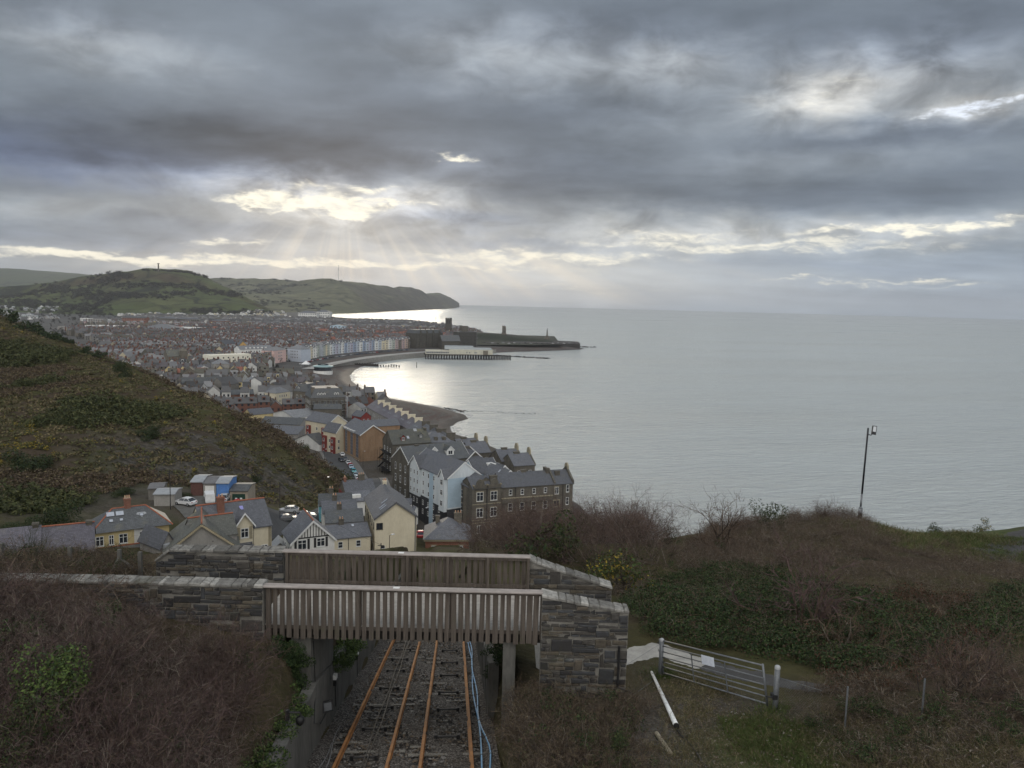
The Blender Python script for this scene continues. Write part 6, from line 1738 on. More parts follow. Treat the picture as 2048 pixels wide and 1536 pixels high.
for u in (-W / 2 + 4.2, W / 2 - 3.3): hall.fbox('F', u, u + .14, 0, 16.8, .16, TIMBER, 'downpipe')
hall.chim(-W * .12, 5, 1.6, .8, .7, STONED, 0); hall.chim(W * .20, 5, .8, 2.6, 1.0, STONED, 0); hall.chim(W * .33, 3.2, 1.5, .8, .2, STONED, 0)
mb = MB(); mb.prism([(-.15, 16.6), (10.15, 16.6), (10.15, 17.8), (5, 21.2), (-.15, 17.8)], W / 2 - .25, W / 2 + .30, 'x'); mb.build('parapet_gable', STONED, hall.o)
dutch_ = MB(); pr = [(-1.3, 0), (1.3, 0)] + [(1.15 * math.cos(math.pi * k / 8), .5 + 1.5 * math.sin(math.pi * k / 8)) for k in range(9)]
dutch_.prism(pr, W / 2 - .2, W / 2 + .26, 'x'); dutch_.v = [(p[0], p[1] + 5, p[2] + 20.2) for p in dutch_.v]; dutch_.build('shaped_gable', DRESS, hall.o)
mb = MB(); mb.prism([(-.1, 17.0), (5, 20.3), (10.1, 17.0), (10.1, 17.6), (5, 20.9), (-.1, 17.6)], W * .20 - .25 + 0.9, W * .20 + .25 + .9, 'x'); mb.build('party_parapet', STONED, hall.o)
tw = done(Bld('stone_hall', 'dark stone corner pavilion of the hall with two shaped gables and paired white windows', (945, 978), (1003, 973.5), 22.3, 17.3, 9, 2.4, 'eave', STONED, SLATE, cat='hall'))
W = tw.W
dutch(tw, -W * .24, -.1, 17.3, W * .46, 2.7, STONED, .6); dutch(tw, W * .24, -.1, 17.3, W * .46, 2.7, STONED, .6)
tw.win('F', [-W * .24, W * .24], [13.6, 8.9], 2.0, 2.6, 'cross', WHITE, DRESS); tw.win('F', [-W * .24, W * .24], [4.2, .6], 1.3, 2.3, 'mull', WHITE, DRESS)
for z in (12.6, 8.0, 7.2): tw.fbox('F', -W / 2, W / 2, z, z + .2, .14, DRESS, 'string_course')
tw.fbox('F', -.1, .1, 0, 17, .2, TIMBER, 'downpipe'); tw.chim(W * .3, 2.2, 2.2, 1.0, .6, STONED, 0)
wing = done(Bld('stone_hall', 'dark stone side wing of the hall running back beside the pale blue block', (897, 955), (943, 977), 22.0, 17, 9, 2.8, 'eave', STONEW, SLATE, cat='hall'))
wing.win('F', rngs(-wing.W / 2 + .5, wing.W / 2 - 3, 2), [13.2, 9.2, 5.2, 1.2], 1.1, 2.2, 'sash', WHITE, DRESS); wing.chim(wing.W * .3, 1.5, 2.0, .9, -.9, STONED, 0); wing.fbox('F', 2.2, 2.35, 0, 16.8, .15, TIMBER, 'downpipe')
blk = done(Bld('flats', 'tall pale blue block of flats with a dark slate clad base and long roof', (822, 926), (896, 957), 24.0, 15.6, 11, 4.2, 'eave', PALEBLUE, SLATE, verge=WHITE, plinth=None, cat='flats'))
W = blk.W
mb = MB(); mb.box(-W / 2 - .06, -.06, -1.5, W * .02, 11.06, 7.0); mb.box(W * .13, -.06, -1.5, W / 2 + .06, 11.06, 6.4); mb.build('cladding', CLAD, blk.o)
blk.fbox('F', W * .02, W * .13, -1, 15.5, .03, SKYBLUE, 'blue_panel')
for z in (13.2, 10.4, 7.6): blk.win('F', rngs(-W / 2, W / 2 - 3.4, 6), [z], .8, 1.4, 'sash')
for z in (4.4, 1.6):
 for u in rngs(-W / 2, W / 2 - 3.4, 6): blk.put('F', 'window', win_mesh(.8, 1.4, 'sash'), u, z, .06)
mb = MB(); mb.prism([(-1.6, 5.6), (1.6, 5.6), (1.6, 15.8), (0, 18), (-1.6, 15.8)], -1.0, 3.2, 'y'); o = blk.put('F', 'oriel', mb.mesh('oriel', PALEBLUE), W / 2 - 2.0, 0)
mb = MB()
for sg in (-1, 1): mb.prism([(sg * 1.95, 15.3), (0, 18.02), (0, 18.18), (sg * 1.95, 15.46)], -1.3, 3.4, 'y')
link('roof', mb.mesh('roof', SLATE), o)
mb = MB()
for sg in (-1, 1): mb.prism([(sg * 2.0, 15.1), (0, 17.85), (0, 18.2), (sg * 2.0, 15.5)], -1.38, -1.305, 'y')
link('bargeboard', mb.mesh('bargeboard', WHITE), o)
for z in (13.4, 10.4, 7.2): blk.put('F', 'window', win_mesh(1.4, 1.6, 'cross'), W / 2 - 2.0, z, 1.0)
blk.fbox('R', -5.5, 5.5, 6.8, 15.4, .03, SKYBLUE, 'blue_wall')
mb = MB(); mb.prism([(-3.6, -1), (3.6, -1), (3.6, 15.4), (0, 18.6), (-3.6, 15.4)], -.6, 5, 'y'); o = blk.put('F', 'end_gable', mb.mesh('end_gable', PALEBLUE), -W / 2 + 3.5, 0)
mb = MB()
for sg in (-1, 1): mb.prism([(sg * 3.95, 15.0), (0, 18.62), (0, 18.78), (sg * 3.95, 15.2)], -.9, 5.4, 'y')
link('roof', mb.mesh('roof', SLATE), o)
mb = MB()
for sg in (-1, 1): mb.prism([(sg * 4.0, 14.8), (0, 18.45), (0, 18.8), (sg * 4.0, 15.2)], -.98, -.905, 'y')
link('bargeboard', mb.mesh('bargeboard', WHITE), o)
mb = MB(); mb.box(-3.66, -.66, -1.5, 3.66, .5, 6.5); link('cladding', mb.mesh('cladding', CLAD), o)
for z in (13.0, 10.2, 7.4, 4.4, 1.6):
 for u in (-2.2, .1, 2.3): blk.put('F', 'window', win_mesh(.75, 1.4, 'sash'), -W / 2 + 3.5 + u, z, .6 if z > 6 else .66)
b = done(Bld('stone_block', 'dark stone block with two white gabled dormers behind the pale blue flats', (818, 927), (940, 914), 24.0, 16, 12, 4.2, 'eave', STONED, SLATE_D, verge=WHITE, cat='flats'))
b.dormer('F', -b.W * .05, .35, 2.2, 1.3, 1.1, WHITEW, WHITE); b.dormer('F', b.W * .2, .22, 2.6, 1.6, 1.2, WHITEW, WHITE)
b.win('L', [-3.5, 0, 3.5], [12.6, 8.8, 5, 1.4], .9, 2.2, 'sash'); b.win('F', rngs(-b.W / 2, b.W / 2, 6), [12.4, 8.6, 4.8], 1, 1.9); b.chim(-b.W * .25, 6, 1.4, .8, .4, STONED, 0)
b = done(Bld('house', 'stone house with a white timbered gable behind the hall, farther one', (920, 912), (956, 908), 23.2, 16, 12, 3.0, 'gable', STONED, SLATE, verge=WHITE)); b.win('F', [-1.3, 1.3], [13.3, 9.4], 1.0, 1.9, 'mull'); b.chim(0, 6, 1.6, .9, .9, STONED, 0)
b = done(Bld('house', 'stone house with a white timbered gable behind the hall, nearer one', (932, 921), (966, 917), 23.0, 16, 12, 2.8, 'gable', STONED, SLATE, verge=WHITE)); b.win('F', [-1.3, 1.3], [13.3, 9.4], 1.0, 1.9, 'mull'); b.chim(0, 5, 1.8, .9, .9, STONED, 0)
b = done(Bld('house', 'hipped slate house tucked between the timbered gables and the blue wall', (936, 930), (984, 925), 22.2, 14, 9, 2.6, 'hip', STONED, SLATE)); b.win('F', [-2.4, 2.4], [11], 1, 1.7)
b = done(Bld('house', 'slate house with a sky blue gable wall behind the stone hall', (952, 948), (1000, 941), 22.4, 14, 8, 3.4, 'eave', SKYBLUE, SLATE, verge=WHITE)); b.win('L', [0], [11], .8, 1.4); b.win('F', [-2.4, 1.0], [11.4], .9, 1.3)
b.fbox('F', 1.0, 4.2, 14.4, 16.4, .3, WHITEW, 'box_dormer', 3)
for k, (A, B_, lab) in enumerate((((993, 950), (1024, 946), 'black and white timbered gable behind the stone hall, farther of the pair'), ((1003, 960), (1036, 956), 'black and white timbered gable behind the stone hall, nearer of the pair'))):
 b = done(Bld('house', lab, A, B_, 22.3, 14, 11, 2.6, 'gable', WHITEW, SLATE, verge=WHITE, group='timbered gables behind the hall')); W2 = b.W / 2; mb = MB()
 for x in np.arange(-1.5, 1.6, .5): mb.box(x - .07, -.05, 13.6, x + .07, .02, 14 + 2.6 * (1 - abs(x) / W2) - .3)
 mb.build('timber_framing', TIMBER, b.o); b.win('F', [-.9, .9], [11.2], .9, 1.7); b.sky('R', 5, .6, .8, 1.3); b.sky('L', 4, .6, .8, 1.2)
# sea front gables with round heads
for k, (px, py, lab) in enumerate(((955, 895, 'sea front stone house with a round shaped gable, first before the beach'), (975, 902, 'sea front stone house with a round shaped gable, second before the beach'), (1037, 918, 'sea front stone house with a round shaped gable, third along, behind blue dormers'), (1062, 927, 'sea front stone house with a round shaped gable, nearest to the stone hall'))):
 b = done(Bld('terraced_house', lab, (px - 34, py + 5), (px + 8, py + 2), 22.0, 16, 10, 3.0, 'eave', STONED, SLATE, group='sea front stone houses'))
 W2 = b.W / 2; dutch_ = MB(); pr = [(-1.4, -1.5), (1.4, -1.5)] + [(1.2 * math.cos(math.pi * q / 8), .4 + 1.6 * math.sin(math.pi * q / 8)) for q in range(9)]
 dutch_.prism(pr, W2 - .2, W2 + .3, 'x'); dutch_.v = [(p[0], p[1] + 5, p[2] + 19.0) for p in dutch_.v]; dutch_.build('shaped_gable', DRESS, b.o)
 mb = MB(); mb.prism([(-.1, 15.5), (10.1, 15.5), (10.1, 16.3), (5, 19.6), (-.1, 16.3)], W2 - .1, W2 + .28, 'x'); mb.build('parapet_gable', STONED, b.o)
 b.chim(-W2 * .2, 5, 2.0, .9, .7, STONED, 0); b.win('F', [-2, 2], [12.5], 1, 1.8)
# blocks along the street
b = done(Bld('stone_block', 'dark stone block with a red dormer and an outside escape stair', (785, 889), (862, 884), 20.0, 14, 12, 4.4, 'eave', STONED, SLATE_G, cat='flats'))
b.dormer('F', -b.W * .2, .2, 1.6, 1.3, .9, REDP, None); b.sky('F', -b.W * .05, .4, 1, 1.5); b.sky('F', b.W * .2, .9, 1.4, 1.6, ZINC); b.dormer('F', b.W * .28, .35, 1.4, 1.0, .7, SLATE_D, None); b.chim(b.W * .5 - .6, 6, 1, 2.4, .4, STONED, 0)
b.win('L', [-3.5, 0, 3.5], [10.5, 7, 3.5], 1, 1.6, 'sash'); b.win('F', [-b.W * .36], [11, 7.5, 4], 1, 1.6)
st = MB()
for z in (3.4, 6.8, 10.2):
 st.box(-4.6, -1.6, z, 4.2, 0, z + .08)
 for x in np.arange(-4.6, 4.3, 1.1): st.tube([(x, -1.6, z), (x, -1.6, z + 1.1)], .04, 4)
 st.tube([(-4.6, -1.6, z + 1.1), (4.2, -1.6, z + 1.1)], .04, 4); st.add([(-4.6, -2.6, z - 3.4), (-4.6, -1.7, z - 3.4), (2, -1.7, z), (2, -2.6, z)], [(0, 1, 2, 3)])
for x in (-4.6, -1.4, 1.8, 4.2): st.tube([(x, -1.6, 0), (x, -1.6, 11.3)], .06, 4); st.tube([(x, -2.6, 0), (x, -2.6, 10.3)], .05, 4)
b.put('L', 'escape_stair', st.mesh('escape_stair', mat('black_steel', (0.02, 0.02, 0.021))), 0, 0)
b = done(Bld('house', 'slate roof with three small dormers behind the escape stair block', (845, 886), (905, 884), 19.0, 13, 11, 3.6, 'hip', STONED, SLATE))
for u in (-3.6, -.4, 2.8): b.fbox('F', u - .7, u + .7, 13.2, 14.9, -.8, STONED, 'dormer', 2.8)
b.chim(b.W * .1, 6, 1.0, 2.6, 1.2, STONED, 0)
ob = done(Bld('flats', 'orange brick block of flats with tall glazed strips beside the street', (721, 869.5), (770, 866), 19.5, 13.2, 21, 3.6, 'gable', BRICKO, SLATE, verge=WHITE, cat='flats', over=.5))
for u in (-6.6, 0.2, 6.8):
 ob.fbox('L', u - 1.3, u + 1.3, 3.2, 12.6, .05, mat('curtain_glass', (0.13, 0.14, 0.17), (0.08, .09, .11), .9, .25), 'glazed_strip')
 mb = MB()
 for z in np.arange(3.2, 12.7, 1.3): mb.box(u - 1.3, -.09, z, u + 1.3, -.052, z + .12)
 for x in (-1.3, 0, 1.3): mb.box(u + x - .06, -.1, 3.2, u + x + .06, -.052, 12.6)
 ob.put('L', 'glazing_bars', mb.mesh('glazing_bars', mat('grey_frame', (0.2, .2, .22))), 0, 0)
for u in np.arange(-9, 10, 2.2): ob.put('L', 'window', win_mesh(.8, 1.2, 'sash'), u, .9)
ob.fbox('L', -10.5, 10.5, 2.7, 2.95, .08, DRESS, 'string_course')
for k in range(4): ob.fbox('L', -8.6 + k * 3.4, -6.2 + k * 3.4, 12.9, 13.7, .7, ZINC, 'roof_box', 1.4)
for u in (-1.4, 3.0): ob.fbox('F', u - .9, u + .9, 1, 12.6, .04, BRICKO, 'brick_panel')
for (A, B_, z, D, lab, m_) in (((657, 848), (693, 843), 19.5, 16, 'cream flats with red bays on the street, the gabled one beyond the orange brick', CREAM), ((672, 866), (694, 863), 17.5, 9, 'narrow cream flats with red balconies squeezed next to the orange brick', CREAM)):
 b = done(Bld('flats', lab, A, B_, z, z - 6, D, 3.4, 'gable', m_, SLATE, verge=WHITE, cat='flats', group='cream and red flats'))
 for u in rngs(-D / 2, D / 2, 3)[::2]:
  b.fbox('L', u - 1.2, u + 1.2, 1.0, z - 8, .9, REDP, 'red_bay')
  for zz in np.arange(1.6, z - 9.5, 2.8): b.put('L', 'window', win_mesh(1.1, 1.3, 'sash'), u, zz, .9)
 b.win('L', [D / 2 - D / 3.0 * 1.5], list(np.arange(1.4, z - 8, 2.8)), 1, 1.3); b.win('F', [-1.5], list(np.arange(1.4, z - 8, 2.8)), 1, 1.3)
b = done(Bld('house', 'red boarded houses behind the cream flats', (722, 834), (742, 832), 17.5, 11, 8, 2.2, 'gable', REDP, SLATE)); b.win('F', [-1.2, 1.2], [8.6], .9, 1.2)
b = done(Bld('house', 'low slate range behind the orange brick flats', (735, 854), (800, 850), 14.5, 9, 9, 2.4, 'eave', BRICKO, SLATE))
b = done(Bld('outhouse', 'pale low shed on the street beyond the cream flats', (637, 852), (655, 861), 9.5, 4, 6, 1.8, 'eave', WHITEW, SLATE, cat='shed'))
# college building under scaffolding
col_ = done(Bld('college', 'large dark stone college with a mansard roof and scaffolding on its front', (622, 796.5), (690, 794.5), 19.0, 13.5, 18, 5.2, 'mansard', STONEW, SLATE_D, cat='college'))
W = col_.W
col_.win('F', rngs(-W / 2, W / 2, 6), [9.8, 6, 2.2], 1.3, 1.9, 'cross', WHITE, DRESS); col_.win('L', rngs(-8, 8, 4), [9.8, 6, 2.2], 1.3, 1.9, 'cross', WHITE, DRESS)
for u in (-W * .28, -W * .19, -W * .10, W * .22, W * .29): col_.dormer('F', u, .22, 1.4, 1.2, .5, WHITEW, None)
for x in (-W * .42, 0.05 * W, W * .4): col_.chim(x, 3.0, 2.0, 1.2, .5, STONEW, 0)
mb = MB()
for z in np.arange(2, 13, 2.0):
 mb.box(-W / 2 - 1.2, -1.7, z, W / 2 + .5, -.6, z + .06)
 for y in (-1.8, -.5): mb.tube([(-W / 2 - 1.2, y, z + 1), (W / 2 + .5, y, z + 1)], .05, 4)
for x in np.arange(-W / 2 - 1.2, W / 2 + .6, 2.0):
 for y in (-1.8, -.5): mb.tube([(x, y, -1), (x, y, 14)], .055, 4)
mb.build('scaffolding', SCAF, col_.o)
mb = MB(); mb.tube([(W / 2 + .9, -1.2, 2), (W / 2 + .9, -1.2, 14)], .35, 8); mb.build('rubble_chute', ZINC, col_.o)
b = done(Bld('college', 'stone college wing with a steep roof left of the scaffolded front', (588, 782), (616, 784), 19.0, 13, 12, 4.5, 'mansard', STONEW, SLATE_D, cat='college')); b.win('F', rngs(-4, 4, 3), [9, 5], 1.2, 1.9, 'cross', WHITE, DRESS); b.chim(0, 3, 2, 1, .6, STONEW, 0); b.dormer('F', -2, .25, 1.3, 1.1, .5, WHITEW)
b = done(Bld('house', 'dark stone annexe below the scaffolded college front', (627, 818), (683, 818), 14.0, 8, 9, 2.2, 'eave', STONED, SLATE_D)); b.win('F', [-5, -2], [4.5], .9, 1.5); b.chim(b.W / 2 - .5, 4.5, .8, 1.2, .9, STONED, 0)
b = done(Bld('house', 'tall cream corner house with a rounded slate roof', (552, 787), (580, 783), 15.0, 9.5, 9, 3.2, 'hip', CREAM, SLATE_L)); b.win('F', rngs(-4, 4, 4), [6.6, 3.6, .8], .9, 1.6, 'sash')
b = done(Bld('house', 'white narrow house next to the tall cream corner house', (530, 784), (549, 786), 14.0, 8.5, 9, 2.6, 'eave', WHITEW, SLATE)); b.win('F', [-1.8, 1.4], [5.8, 2.8], .9, 1.5)
b = done(Bld('house', 'big white gable house standing alone in front of the blue yard', (490, 768), (527, 767), 13.2, 8.2, 12, 4.2, 'gable', WHITEW, SLATE_L)); b.chim(0, 6, .8, .8, .6, WHITEW, 0); b.win('R', [-3, 3], [5], 1, 1.4)
b = done(Bld('house', 'white gable cottage beside the street with solar panels', (590, 879), (639, 889), 11.5, 5.6, 11, 3.4, 'gable', WHITEW, SLATE_D)); b.sky('L', 3, .5, 4, 1.6, GLASS); b.sky('L', 8, .5, 3, 1.6, GLASS)
for (A, B_, z, D, r_, w_, lab) in (((482, 863), (596, 869), 9.3, 15, SLATE, GREYR, 'wide grey slate shed roof behind the hill, nearest to the bush'), ((520, 846), (600, 850), 9.6, 12, SLATE_D, GREYR, 'second wide grey shed roof beyond the nearest one'), ((545, 826), (588, 836), 10.5, 16, SLATE_L, WHITEW, 'pale grey gabled workshop with roof lights beside the street'), ((502, 830), (548, 826), 10.5, 9, SLATE, YELLOW, 'low yellow walled house among the grey sheds'),
       ((440, 806), (540, 808), 9.5, 14, SLATE_P, GREYR, 'long mottled shed roof below the blue yard'), ((440, 790), (508, 788), 9.5, 10, SLATE_D, BRICKR, 'long dark slate roof right below the blue yard')):
 b = done(Bld('shed', lab, A, B_, z, z - 5.5, D, 2.6, 'gable' if 'gabled' in lab else 'eave', w_, r_, cat='shed', group='sheds below the hill'))
 if 'gabled' in lab:
  for y in (4, 8, 12): b.sky('L', y, .5, .9, 2.2)
 if 'yellow' in lab: b.win('F', [-4, 3], [2], 1.1, 1.3)
# blue yard
p_ = G(462, 777, 5.5)
for k in range(3):
 t = thing('shipping_container', ['blue container in the yard, nearest the white gable house', 'blue container in the yard, middle of three', 'blue container in the yard, nearest the church roof'][k], 'container', (p_.x + 14 - k * 6.5, p_.y + k * 2, 5.5), .3, 'blue containers in the yard')
 mb = MB(); mb.box(-3, -1.3, 0, 3, 1.3, 2.6)
 for x in np.arange(-2.8, 3, .4): mb.box(x, -1.36, .15, x + .2, -1.302, 2.45)
 mb.build('body', BLUE, t); mb = MB(); mb.box(3.002, -1.15, .15, 3.06, 1.15, 2.45); mb.build('door', BLUE, t)
# white flats, grey hall, churches
b = done(Bld('flats', 'long plain cream block of flats with small square windows', (420, 712), (502, 709), 18.5, 13, 14, 1, 'flat', mat('pale_cream_wall', (0.74, 0.71, 0.60), (0.66, .63, .52), .3, .8, fine=.05), FELT, cat='flats')); b.win('F', rngs(-b.W / 2 + 1, b.W / 2 - 1, 8), [10.2, 7.0, 3.8, .8], 1.3, 1.3, 'mull', TIMBER)
b = done(Bld('hall', 'windowless grey hall with a pyramid roof in front of the cream flats', (427, 728), (459, 727.5), 16.0, 10, 13, 4.0, 'hip', GREYR, SLATE_L, cat='hall'))
b = done(Bld('house', 'white wide gable house left of the grey hall', (392, 741), (425, 740), 11.5, 6.5, 12, 4, 'gable', WHITEW, SLATE)); b.win('F', [-2, 2], [2.5], 1.2, 1.3)
b = done(Bld('church_hall', 'long stone church hall with a big dark slate roof at the foot of the hill', (362, 776), (447, 772), 10.5, 5, 12, 6.2, 'eave', STONED, SLATE_D, cat='church'))
mb = MB(); mb.prism([(-4, -1), (4, -1), (4, 5.5), (0, 10), (-4, 5.5)], -3, 8, 'y'); o = b.put('F', 'porch_gable', mb.mesh('porch_gable', STONED), -b.W * .42, 0); mb = MB()
for sg in (-1, 1): mb.prism([(sg * 4.3, 5.2), (0, 10.05), (0, 10.25), (sg * 4.3, 5.4)], -3.3, 9, 'y')
link('roof', mb.mesh('roof', SLATE_D), o)
b = done(Bld('church', 'stone church with a steep mossy roof and a squat tower among the terraces', (336, 713), (374, 712), 16, 9, 14, 6, 'eave', STONEW, SLATE_G, cat='church'))
mb = MB(); mb.box(-3, -4, -1, 3, 2, 14); mb.add([(-3.2, -4.2, 14), (3.2, -4.2, 14), (3.2, 2.2, 14), (-3.2, 2.2, 14), (0, -1, 18)], [(0, 1, 4), (1, 2, 4), (2, 3, 4), (3, 0, 4)]); b.put('F', 'tower', mb.mesh('tower', STONEW), 5, 0)
b = done(Bld('church', 'chapel with an orange gable end and long slate roof', (478, 691), (494, 691), 15, 9, 30, 5, 'gable', mat('orange_wall', (0.48, 0.30, 0.10), (0.4, .25, .09)), SLATE, cat='chapel'))
b = done(Bld('church', 'stone chapel with a wide gable left of the orange gable', (428, 690), (452, 691), 15, 9, 24, 6, 'gable', STONEW, SLATE, cat='chapel'))
b = done(Bld('hotel', 'grey blue seafront hotel with white bays and a steep roof', (575, 697), (602, 699), 19, 13, 14, 4, 'hip', mat('grey_blue_render', (0.42, 0.46, 0.52), (0.36, .4, .46), .4), SLATE_L, cat='hotel')); b.win('F', rngs(-6, 6, 5), [9.5, 6.3, 3.1], 1.2, 1.8)
b = done(Bld('hotel', 'pale pink and white tall seafront block left of the grey blue hotel', (548, 702), (572, 699), 18.5, 13, 14, 3.5, 'hip', mat('pink_render', (0.66, 0.47, 0.43), (0.58, .40, .37), .4), SLATE_L, cat='hotel')); b.win('F', rngs(-5, 5, 4), [9.5, 6.3, 3.1], 1.2, 1.8)
b = done(Bld('hotel', 'long white seafront block with many dormers left of the pink one', (480, 699), (546, 697), 17, 11, 13, 3.5, 'eave', WHITEW, SLATE_L, cat='hotel')); b.win('F', rngs(-14, 14, 9), [7.6, 4.2], 1.2, 1.7)
for u in rngs(-14, 14, 6): b.fbox('F', u - .8, u + .8, 11.3, 13, -.8, WHITEW, 'dormer', 2.5)
# ------------------------------------------------------------------ sea front terraces
ORD = ['first', 'second', 'third', 'fourth', 'fifth', 'sixth', 'seventh', 'eighth', 'ninth', 'tenth', 'eleventh', 'twelfth', 'thirteenth', 'fourteenth', 'fifteenth', 'sixteenth', 'seventeenth', 'eighteenth', 'nineteenth', 'twentieth',
 'twenty first', 'twenty second', 'twenty third', 'twenty fourth', 'twenty fifth', 'twenty sixth', 'twenty seventh', 'twenty eighth', 'twenty ninth', 'thirtieth', 'thirty first', 'thirty second', 'thirty third', 'thirty fourth', 'thirty fifth', 'thirty sixth', 'thirty seventh', 'thirty eighth', 'thirty ninth', 'fortieth']
PAL = {'white': WHITEW, 'cream': CREAM, 'pale blue': mat('front_pale_blue', (0.467, 0.518, 0.58), (0.397, 0.44, 0.493), .3, .8), 'blue': mat('front_blue', (0.276, 0.338, 0.452), (0.235, 0.287, 0.384), .3, .8), 'lavender': mat('front_lavender', (0.427, 0.416, 0.499), (0.363, 0.354, 0.424), .3, .8),
 'sage': mat('front_sage', (0.394, 0.43, 0.389), (0.335, 0.365, 0.331), .3, .8), 'grey blue': mat('front_grey_blue', (0.399, 0.43, 0.461), (0.339, 0.365, 0.392), .3), 'pink': mat('front_pink', (0.448, 0.335, 0.335), (0.381, 0.285, 0.285), .3), 'salmon': mat('front_salmon', (0.459, 0.355, 0.304), (0.39, 0.302, 0.258), .3), 'stone': STONEW}
front = [G(600, 721, 5.5), G(628, 716, 5.5), G(660, 709.5, 5.5), G(700, 705, 5.5), G(750, 700.5, 5.5), G(790, 698, 5.5), G(828, 695.5, 5.5)]
seq = ['white', 'cream', 'white', 'white', 'cream', 'white', 'white', 'sage', None, 'grey blue', 'sage', 'cream', 'sage', 'white', 'pale blue', 'lavender', 'pale blue', 'white', 'blue', 'pale blue', 'lavender', 'blue', 'pale blue', 'white', 'blue', 'pale blue', 'lavender', 'blue', 'white', 'pale blue', 'cream', 'cream', 'white', 'sage', 'pink', 'stone', 'pink', 'salmon', 'stone', 'salmon']
pts = resample(front, len(seq) + 1)
_front = {}
for i, c in enumerate(seq):
 if c is None: continue
 a, b_ = Vector(pts[i]), Vector(pts[i + 1]); he = 12.0 + (i * 7 % 5) * .45
 a.z = b_.z = 5.5 + he
 lab = f'{c} bay fronted promenade house, {ORD[i]} from the bandstand'
 b = Bld('seafront_house', lab, a, b_, 5.5 + he, he, 11, 3.2 + (i % 3) * .4, 'mansard' if i % 4 else 'eave', PAL[c], SLATE if i % 3 else SLATE_L, cat='house', group='sea front houses', world=True, over=.15)
 mb = MB()
 for u in (-b.W * .22,):
  mb.prism([(u - 1.5, .05), (u + 1.5, .05), (u + .95, -1.1), (u - .95, -1.1)], 0, he - 2.6, 'z')
 b.put('F', 'bay', mb.mesh('bay', PAL[c]), 0, 0)
 for z in np.arange(1.2, he - 2, 3.1):
  b.put('F', 'window', win_mesh(1.5, 1.9, 'sash'), -b.W * .22, z, 1.1); b.put('F', 'window', win_mesh(1.0, 1.9, 'sash'), b.W * .26, z)
 b.fbox('F', -.8, .8, he + .2, he + 2, -.35, WHITEW, 'dormer', 1.8)
 b.chim(b.W / 2 - .3, 5.5, .7, 2.2, 1.0, BRICKR if i % 3 else STONEW, 0)
 done(b)
# terrace with pale party wall chimneys
r0, r1 = G(716, 828, 6), G(830, 872, 6)
ra_, rb_ = G(752, 809, 17.5), G(816, 841, 17.5); r0 = ra_ - (rb_ - ra_) * .35; r1 = rb_ + (rb_ - ra_) * .75; n_ = 11
for i in range(n_):
 a = r0.lerp(r1, i / n_); b_ = r0.lerp(r1, (i + 1) / n_); a.z = b_.z = 13.5
 cr = i < 7
 b = Bld('terraced_house', f'slate beach terrace house with a {"pale" if cr else "dark"} chimney wall, {ORD[i]} from the college', a, b_, 13.5, 8, 11, 3.8, 'eave', STONEW if not cr else GREYR, SLATE_P if cr else SLATE, group='beach terrace', world=True)
 mb = MB(); zt = 11.3
 mb.box(b.W / 2 - .4, 3.6, 9, b.W / 2 + .4, 7.4, zt + 1.5); mb.box(b.W / 2 - .5, 3.4, zt + 1.5, b.W / 2 + .5, 7.6, zt + 1.8)
 mb.build('chimney', CREAM if cr else STONED, b.roof)
 b.sky('F', -1.4, .45, .8, 1.2); b.sky('F', 1.4, .45, .8, 1.2); b.win('F', [-2.2, 1.2], [4.8, 1.4], 1, 1.6); done(b)
# ------------------------------------------------------------------ landmarks
# bandstand
c = G(646, 742, 5.5); t = thing('bandstand', 'round glass bandstand with a shallow pale roof at the head of the beach', 'bandstand', c)
def drum(r0_, z0, r1_, z1, mi=0, n_=28): return [(r0_ * math.cos(6.2832 * k / n_), r0_ * math.sin(6.2832 * k / n_), z0) for k in range(n_)] + [(r1_ * math.cos(6.2832 * k / n_), r1_ * math.sin(6.2832 * k / n_), z1) for k in range(n_)]
ring = [(k, (k + 1) % 28, 28 + (k + 1) % 28, 28 + k) for k in range(28)]
MB().add(drum(9, -3, 9, .6), ring).build('base', WHITEW, t)
MB().add(drum(8.4, .6, 8.4, 4.2), ring).build('glazing', GLASS, t)
MB().add(drum(9.6, 4.2, 9.6, 4.9), ring).add(drum(9.6, 4.9, 5.5, 5.8), ring).add(drum(5.5, 5.8, .1, 6.4), ring).build('roof', mat('teal_roof', (0.30, .42, .43), (0.24, .35, .36), 1, .5), t)
MB().add(drum(5.2, 5.8, 5.2, 6.6), ring).build('lantern', GLASS, t)
occ.append((c.x, c.y, 14))
c = G(612, 733, 5.5); t = thing('marquee', 'small white peaked tent beside the bandstand', 'tent', c); MB().add([(-4, -4, 2.4), (4, -4, 2.4), (4, 4, 2.4), (-4, 4, 2.4), (0, 0, 6)], [(0, 1, 4), (1, 2, 4), (2, 3, 4), (3, 0, 4)]).build('roof', WHITE, t)
mb = MB()
for x in (-3.9, 3.9):
 for y in (-3.9, 3.9): mb.tube([(x, y, 0), (x, y, 2.4)], .08, 6)
mb.build('poles', WHITE, t)
OCS = mat('old_college_stone', (0.075, 0.070, 0.060), (0.045, .042, .037), .4)
OC = Bld('old_college', 'dark gothic stone college at the far end of the promenade behind the pier', (834, 667), (886, 666), 27, 21, 24, 5, 'mansard', OCS, SLATE_D, cat='college')
OC.win('F', rngs(-OC.W / 2, OC.W / 2, 9), [11.5, 7.5, 3.5], 1.4, 2.4, 'mull', DRESS); done(OC)
for u in (-OC.W * .36, -OC.W * .12, OC.W * .12, OC.W * .36):
 mb = MB(); mb.prism([(u - 2, 0), (u + 2, 0), (u + 2, 19.5), (u, 25), (u - 2, 19.5)], -1.2, 4, 'y'); OC.put('F', 'gabled_bay', mb.mesh('gabled_bay', OCS), 0, 0)
